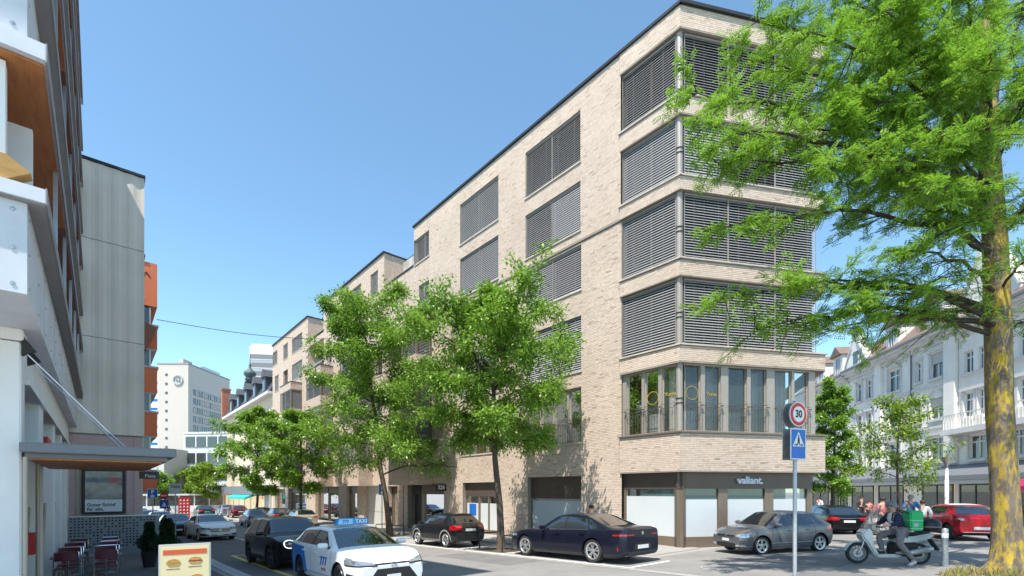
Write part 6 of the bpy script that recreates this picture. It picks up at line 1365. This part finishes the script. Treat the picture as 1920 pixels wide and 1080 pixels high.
# ------------------------------------------------------------------ people and the scooter
def skin(name, J, Ed, m, parent, sub=2, root=0):
    names = list(J); me = bpy.data.meshes.new(name); me.from_pydata([J[k][:3] for k in names], [(names.index(a), names.index(b)) for a, b in Ed], [])
    me.materials.append(m); o = link(name, me, parent); md = o.modifiers.new('Skin', 'SKIN'); md.use_smooth_shade = True; md.branch_smoothing = .6
    sv = me.skin_vertices[0].data
    for i, k in enumerate(names): r = J[k][3]; sv[i].radius = r if hasattr(r,'__len__') else (r, r)
    for v in sv: v.use_root = False
    sv[root].use_root = True
    s2 = o.modifiers.new('Sub', 'SUBSURF'); s2.levels = sub; s2.render_levels = sub; return o
def face(root, hx, fwd, hair, m_skin, helmet=None):
    """features on a head of radius ~.1 centred at hx, facing fwd (horizontal)"""
    f = Vector(fwd).normalized(); r = Vector((-f.y, f.x, 0)).normalized(); c = Vector(hx); M4 = Matrix((( -r.x, f.x, 0, c.x),(-r.y, f.y, 0, c.y),(0,0,1,c.z),(0,0,0,1)))
    def bld(mb, nm, m, sm=60): mb.xform(M4); return mb.build(nm, m, root, smooth=sm)
    mb = MB(); mb.lathe([(0,.0),(.012,.004),(.016,-.02),(.0,-.03)], 8, (0,.108,-.01)); bld(mb, 'nose', m_skin)
    for sx in (-1,1):
        mb = MB(); mb.lathe([(0,.004),(.011,0),(0,-.004)], 10, (sx*.034,.098,.015), 'y'); bld(mb, 'eye', M['black'])
        mb = MB(); mb.lathe([(.0,-.03),(.014,-.015),(.016,.015),(0,.03)], 8, (sx*.088,.0,-.005)); bld(mb, 'ear', m_skin)
    mb = MB(); mb.box(-.025,.025,.094,.1,-.058,-.05); bld(mb, 'mouth', M['seatred'])
    if helmet:
        mb = MB(); mb.lathe([(.128,-.035),(.135,.0),(.132,.05),(.112,.10),(.065,.137),(0,.15)], 24, (0,-.012,.02)); bld(mb, 'helmet', helmet)
        mb = MB(); mb.box(-.07,.07,.085,.108,-.0,.03); bld(mb, 'sunglasses', M['black']); mb = MB(); mb.box(-.10,.10,.09,.16,.045,.055); bld(mb, 'helmet_peak', helmet)
    else:
        mb = MB(); mb.lathe([(.098,-.04),(.112,.0),(.11,.045),(.085,.095),(.045,.118),(0,.122)], 18, (0,-.020,.0)); bld(mb, 'hair', hair)
def hand(root, w, d, m, L=.18, curl=.5):
    """palm, four fingers of unequal length curling, and a thumb leaving the side of the palm"""
    w, d = Vector(w), Vector(d).normalized(); s = d.cross(Vector((0,0,1))).normalized(); u = s.cross(d); mb = MB()
    mb.tube([w, w+d*.05, w+d*.085], [.026,.036,.034], 8)
    for k, l in enumerate((.070,.080,.076,.060)):
        b = w+d*.08+s*(k-1.5)*.019; p1 = b+d*l*.5; p2 = p1+(d*math.cos(curl*1.6)-u*math.sin(curl*1.6))*l*.32; p3 = p2+(d*math.cos(curl*3)-u*math.sin(curl*3))*l*.28; mb.tube([b,p1,p2,p3], [.0095,.009,.008,.006], 6)
    b = w+d*.03-s*.03; p1 = b+(d*.6-s*.6-u*.2)*.045; p2 = p1+(d*.9-u*.4)*.03; mb.tube([b,p1,p2], [.012,.010,.007], 6); return mb.build('hand', m, root, smooth=60)
def walker(label, x, y, z, head, h, top, legs, hair, stride=.22, group=None, cat='person', arm=.25, bag=None):
    k = h/1.75; r = thing('person', label, cat, (x,y,z), head, group); r.scale = (k,k,k)          # faces +x
    sh, hp = .19, .095; st_ = stride
    J = dict(pel=(0,0,.93,.13),belly=(0,0,1.08,.125),chest=(0,0,1.28,.145),neck=(0,0,1.47,.06),head=(.015,0,1.60,.095),crown=(.005,0,1.68,.075),
      shl=(0,sh,1.41,.065),ell=(-.06+arm*.3,sh+.07,1.14,.045),wrl=(.04+arm*.6,sh+.06,.90,.03),shr=(0,-sh,1.41,.065),elr=(-.06-arm*.3,-sh-.07,1.14,.045),wrr=(.04-arm*.5,-sh-.06,.90,.03),
      hil=(0,hp,.88,.10),knl=(st_*.55,hp,.50,.062),anl=(st_*.75,hp,.09,.042),tol=(st_*.75+.17,hp+.02,.04,.035),hir=(0,-hp,.88,.10),knr=(-st_*.2,-hp,.48,.062),anr=(-st_*1.0,-hp,.12,.042),tor=(-st_+.15,-hp-.02,.04,.035))
    Ed = [('pel','belly'),('belly','chest'),('chest','neck'),('neck','head'),('head','crown'),('chest','shl'),('shl','ell'),('ell','wrl'),('chest','shr'),('shr','elr'),('elr','wrr'),('pel','hil'),('hil','knl'),('knl','anl'),('anl','tol'),('pel','hir'),('hir','knr'),('knr','anr'),('anr','tor')]
    skin('body', J, Ed, M['skin'], r)
    ks = ['pel','belly','chest','shl','ell','shr','elr']+([] if bag else ['wrl','wrr']); T = {q: (*J[q][:3], J[q][3]+.03) for q in ks}
    T['pel'] = (0,0,.95,.155); T['neck'] = (0,0,1.455,.072); ks = ks+['neck']; skin('top', T, [e for e in Ed if e[0] in ks and e[1] in ks], M[top], r)
    ks = ['pel','hil','knl','anl','hir','knr','anr']; T = {q: (*J[q][:3], J[q][3]+.016) for q in ks}; T['pel'] = (0,0,.93,.14); skin('trousers', T, [e for e in Ed if e[0] in ks and e[1] in ks], M[legs], r)
    for a in ('l','r'):
        an, to = J['an'+a], J['to'+a]; mb = MB(); mb.tube([(an[0]-.05,an[1],.035),(an[0]+.02,an[1],.055),(to[0]-.02,to[1],.04),(to[0]+.05,to[1],.03)], [.04,.052,.045,.025], 10); mb.build('shoe', M['black'], r, smooth=60)
        e, w = Vector(J['el'+a][:3]), Vector(J['wr'+a][:3]); hand(r, w, w-e, M['skin'])
    face(r, (.015,0,1.62), (1,0,0), M[hair], M['skin'])
    if bag: mb = MB(); mb.tube([(.10,-.12,1.0),(.16,-.02,1.25),(.06,.14,1.47),(-.04,.16,1.47),(-.17,.03,1.25),(-.12,-.14,1.0)], .018, 6); mb.build('shoulder_strap', M['cloth_dark'], r, smooth=60)
    return r
def gz(x, y): return zg(TS(x,y)[1])
up_ = math.pi/2
walker('man in a blue shirt with a dark shoulder strap walking away behind the scooter', 16.9, 20.5, .30, R(80), 1.80, 'cloth_blue', 'cloth_dark', 'hairg', bag=True)
walker('person in a red and white patterned top left of the man in blue', 16.25, 21.2, .27, R(95), 1.72, 'cloth_red', 'cloth_grey', 'hair')
walker('dark haired person in a pale shirt right of the man in blue', 17.75, 20.9, .2, R(70), 1.66, 'cloth_light', 'cloth_dark', 'hair')
walker('person in dark clothes standing by the shop windows left of the scooter', 24.2, 33.5, .2, R(-60), 1.7, 'cloth_dark', 'cloth_dark', 'hair', stride=.05)
walker('person in a pale shirt by the shop at the corner of the brick building', 23.2, 36.5, .1, R(200), 1.7, 'cloth_light', 'cloth_dark', 'hair', stride=.1)
walker('person sitting low in a red top by the farthest shop window', 25.5, 34.5, .0, R(250), 1.6, 'cloth_red', 'cloth_dark', 'hair', stride=.1)
p = W(15.7,13.3); walker('person walking on the pavement, only the head visible above the navy saloon', p.x, p.y, zg(13.3)+.10, HS_+math.pi*0+math.pi, 1.70, 'cloth_dark', 'cloth_dark', 'hair')
p = W(6.2,71); walker('person in dark clothes crossing the far end of the street', p.x, p.y, zg(71), 0, 1.75, 'cloth_dark', 'cloth_dark', 'hair')
# scooter: x forward, y to the rider's left
fc, rc = Vector((9.74,13.66)), Vector((11.27,13.42)); f = (fc-rc).normalized(); mid = (fc+rc)/2; zs_ = (gz(*fc)+gz(*rc))/2+.004
SCR = thing('motor_scooter', 'silver motor scooter with tall windscreen and black top case', 'scooter', (mid.x,mid.y,zs_), math.atan2(f.y,f.x))
hb = (fc-rc).length/2
for x in (hb,-hb):
    m_ = MB(); rr = .298; m_.lathe([(.215,-.045),(rr-.02,-.055),(rr-.004,-.03),(rr,0),(rr-.004,.03),(rr-.02,.055),(.215,.045),(.205,0)], 32, (0,0,0), 'y', cap=False); wh_ = m_.build('wheel', M['rubber'], SCR, smooth=40); wh_.location = (x,0,.298)
    m_ = MB(); m_.lathe([(.222,-.042),(.222,.042),(.195,.03),(.195,-.03),(.222,-.042)], 32, axis='y', cap=False); m_.lathe([(0,-.06),(.05,-.055),(.05,.055),(0,.06)], 14, axis='y')
    for k in range(6):
        a = k*math.pi/3+.3; m_.obox((.12*math.cos(a),0,.12*math.sin(a)), (.085*math.cos(a),0,.085*math.sin(a)), (0,.02,0), (-.017*math.sin(a),0,.017*math.cos(a)))
    m_.build('rim', M['soffit'], wh_, smooth=30); m_ = MB(); m_.lathe([(.12,.05),(.12,.054),(.06,.054)], 24, axis='y', cap=False); m_.build('brake_or_backing_disc', M['steel'], wh_)
def shell(pts, ws, name, m, par=SCR, bev=.025):                # side outline with a width per outline, rounded
    mb = MB(); mb.prism(pts, -ws, ws, 'xz'); return mb.build(name, m, par, bevel=bev, smooth=50)
V_ = []; n = 14
for a in np.linspace(R(12), R(150), n):
    for q in (-1,-.6,0,.6,1): r_ = .345-.03*abs(q)**2; V_.append((hb+r_*math.cos(a), q*.085, .298+r_*math.sin(a)))
m_ = MB(); m_.add(V_, [(i*5+j,i*5+j+1,(i+1)*5+j+1,(i+1)*5+j) for i in range(n-1) for j in range(4)]); m_.build('front_mudguard', M['scsilver'], SCR, smooth=60)
for sg in (-1,1): m_ = MB(); m_.tube([(hb,sg*.075,.298),(hb-.10,sg*.08,.52),(hb-.20,sg*.06,.80)], [.022,.026,.026], 8); m_.build('fork', M['steel'], SCR, smooth=50)
shell([(.60,1.0),(.74,.86),(.70,.72),(.60,.60),(.50,.42),(.42,.28),(.33,.22),(.28,.28),(.38,.44),(.44,.66),(.46,.98)], .19, 'leg_shield', M['scsilver'], bev=.05)
shell([(.725,.90),(.75,.84),(.70,.74),(.66,.80)], .11, 'headlamp', M['lens'], bev=.02)
shell([(.34,.20),(-.20,.20),(-.30,.26),(-.24,.31),(.34,.28)], .17, 'floorboard', M['scsilver'], bev=.02)
shell([(-.02,.30),(-.06,.62),(-.22,.70),(-.66,.66),(-.74,.40),(-.45,.28)], .14, 'engine_cover', M['black'], bev=.03)
shell([(-.05,.66),(-.18,.58),(-.55,.60),(-1.0,.74),(-1.10,.86),(-1.04,.90),(-.60,.80),(-.15,.76)], .175, 'tail_panel', M['scsilver'], bev=.045)
shell([(.0,.76),(-.12,.83),(-.42,.82),(-.60,.88),(-.95,.92),(-.98,.86),(-.5,.77),(-.05,.72)], .15, 'seat', M['black'], bev=.04)
shell([(-1.06,.86),(-1.12,.82),(-1.10,.76),(-1.03,.80)], .12, 'tail_lamp', M['tail'], bev=.012); shell([(-1.0,.74),(-1.06,.74),(-1.27,.42),(-1.22,.40)], .085, 'rear_mudguard', M['black'], bev=.01)
m_ = MB(); m_.tube([(-.10,.20,.34),(-.40,.22,.34),(-.95,.21,.46),(-1.0,.21,.47)], [.03,.075,.085,.05], 14); m_.build('silencer', M['steel'], SCR, smooth=50)
m_ = MB(); m_.tube([(-.15,.10,.32),(-.45,.13,.30),(-hb,.10,.298)], [.07,.08,.06], 10); m_.build('swing_arm', M['black'], SCR, smooth=50)
m_ = MB(); m_.lathe([(0,-.2),(.08,-.19),(.10,-.1),(.10,.1),(.08,.19),(0,.2)], 14, (.42,0,1.03), 'y'); hc = m_.build('handlebar_cover', M['beige'], SCR, smooth=60)
m_ = MB(); m_.tube([(.40,-.16,1.05),(.30,-.34,1.05)], .018, 8); m_.tube([(.40,.16,1.05),(.30,.34,1.05)], .018, 8); m_.build('handlebar', M['black'], hc, smooth=50)
for sg in (-1,1): m_ = MB(); m_.tube([(.38,sg*.2,1.08),(.34,sg*.3,1.22)], .008, 6); m_.lathe([(0,-.012),(.055,0),(0,.012)], 12, (.33,sg*.31,1.25), 'x'); m_.build('mirror', M['black'], hc, smooth=50)
n = 8; m_ = MB(); m_.add([(.60-.30*v-.06*(1-math.cos(q*1.1)), .27*q*(1-.18*v*v), 1.0+.55*v) for v in np.linspace(0,1,7) for q in np.linspace(-1,1,n+1)], [(i*(n+1)+j,i*(n+1)+j+1,(i+1)*(n+1)+j+1,(i+1)*(n+1)+j) for i in range(6) for j in range(n)]); m_.build('windscreen', M['clear'], SCR, smooth=60, fixn=False)
m_ = MB(); m_.lathe([(0,-.16),(.20,-.15),(.255,-.09),(.27,.0),(.25,.09),(.17,.165),(0,.19)], 24); m_.xform(Matrix.Translation((-1.06,0,1.10)) @ Matrix.Diagonal((.92,1.0,1,1))); tc_ = m_.build('top_case', M['black'], SCR, smooth=60)
m_ = MB(); m_.lathe([(.268,-.012),(.274,0),(.268,.012)], 24); m_.xform(Matrix.Translation((-1.06,0,1.06)) @ Matrix.Diagonal((.92,1.0,1,1))); m_.build('case_seam', M['soffit'], tc_); m_ = MB(); m_.box(-1.0,-.80,-.1,.1,.88,.95); m_.build('case_rack', M['black'], SCR)
# rider
RD = thing('person', 'scooter rider in dark helmet, navy jacket and grey trousers, left foot trailing', 'person', (mid.x,mid.y,zs_), math.atan2(f.y,f.x))
J = dict(pel=(-.32,0,.93,.14),belly=(-.30,0,1.08,.14),chest=(-.20,0,1.28,.155),neck=(-.13,0,1.47,.06),head=(-.09,.01,1.60,.098),crown=(-.10,.01,1.68,.08),
  shl=(-.16,.19,1.40,.07),ell=(-.06,.31,1.14,.048),wrl=(.19,.30,1.09,.032),shr=(-.14,-.19,1.40,.07),elr=(-.02,-.30,1.15,.048),wrr=(.20,-.30,1.09,.032),
  hil=(-.28,.11,.90,.105),knl=(-.10,.36,.60,.070),anl=(-.44,.38,.17,.046),tol=(-.34,.42,.05,.035),hir=(-.28,-.11,.90,.105),knr=(.12,-.20,.76,.068),anr=(.04,-.15,.36,.045),tor=(.20,-.16,.32,.035))
Ed = [('pel','belly'),('belly','chest'),('chest','neck'),('neck','head'),('head','crown'),('chest','shl'),('shl','ell'),('ell','wrl'),('chest','shr'),('shr','elr'),('elr','wrr'),('pel','hil'),('hil','knl'),('knl','anl'),('anl','tol'),('pel','hir'),('hir','knr'),('knr','anr'),('anr','tor')]
skin('body', J, Ed, M['skin'], RD)
ks = ['pel','belly','chest','shl','ell','wrl','shr','elr','wrr']; T = {q: (*J[q][:3], J[q][3]+.024) for q in ks}; T['wrl'] = (.12,.30,1.10,.045); T['wrr'] = (.13,-.30,1.10,.045); T['pel'] = (-.33,0,.95,.165); skin('jacket', T, [e for e in Ed if e[0] in ks and e[1] in ks], M['cloth_navy'], RD)
m_ = MB(); m_.tube([(-.19,.03,1.02),(-.12,.03,1.15),(-.06,.02,1.30),(-.09,.01,1.43)], [.07,.085,.08,.05], 12); m_.build('shirt', M['cloth_light'], RD, smooth=60)
m_ = MB(); m_.box(-.085,-.078,.10,.15,1.31,1.34); m_.build('jacket_badge', M['txt_white'], RD)
ks = ['pel','hil','knl','anl','hir','knr','anr']; T = {q: (*J[q][:3], J[q][3]+.02) for q in ks}; skin('trousers', T, [e for e in Ed if e[0] in ks and e[1] in ks], M['cloth_grey'], RD)
for a, mm in (('l','white'),('r','black')):
    an, to = J['an'+a], J['to'+a]; m_ = MB(); m_.tube([(an[0]-.05,an[1],an[2]-.06),(an[0]+.0,an[1],an[2]-.055),(to[0],to[1],to[2]+.0),(to[0]+.07,to[1]+.01,to[2]-.005)], [.04,.052,.048,.026], 10); m_.build('shoe', M['cloth_light' if a == 'l' else 'black'], RD, smooth=60)
hand(RD, (.20,.30,1.085), (.9,.12,-.30), M['skin'], curl=.75); hand(RD, (.21,-.30,1.085), (.9,-.12,-.30), M['skin'], curl=.75)
face(RD, (-.085,.01,1.605), (.80,.60,0), M['hair'], M['skin'], helmet=M['canopy'])
GBK = thing('delivery_backpack', 'bright green square delivery backpack on the scooter rider', 'backpack', (mid.x,mid.y,zs_), math.atan2(f.y,f.x))
m_ = MB(); m_.box(-.80,-.47,-.19,.19,.95,1.50); m_.xform(Matrix.Identity(4)); bg_ = m_.build('bag', M['green'], GBK, bevel=.03)
m_ = MB(); m_.box(-.785,-.465,-.196,.196,1.22,1.245); m_.box(-.78,-.47,-.196,.196,1.0,1.02); m_.build('strap_band', mat('bag_trim', (.30,.62,.42), .6), bg_); m_ = MB(); m_.box(-.66,-.55,.192,.197,1.06,1.16); m_.build('bag_pocket', M['fascial'], bg_); m_ = MB(); m_.tube([(-.64,0,1.46),(-.64,0,1.50),(-.58,0,1.50),(-.58,0,1.46)], .012, 6); m_.build('handle', M['black'], bg_)
for sg in (-1,1): m_ = MB(); m_.tube([(-.48,sg*.13,1.42),(-.28,sg*.15,1.505),(-.06,sg*.14,1.42),(-.03,sg*.15,1.25),(-.20,sg*.20,1.08),(-.47,sg*.17,1.05)], .018, 6); m_.build('shoulder_strap', M['black'], GBK, smooth=50)
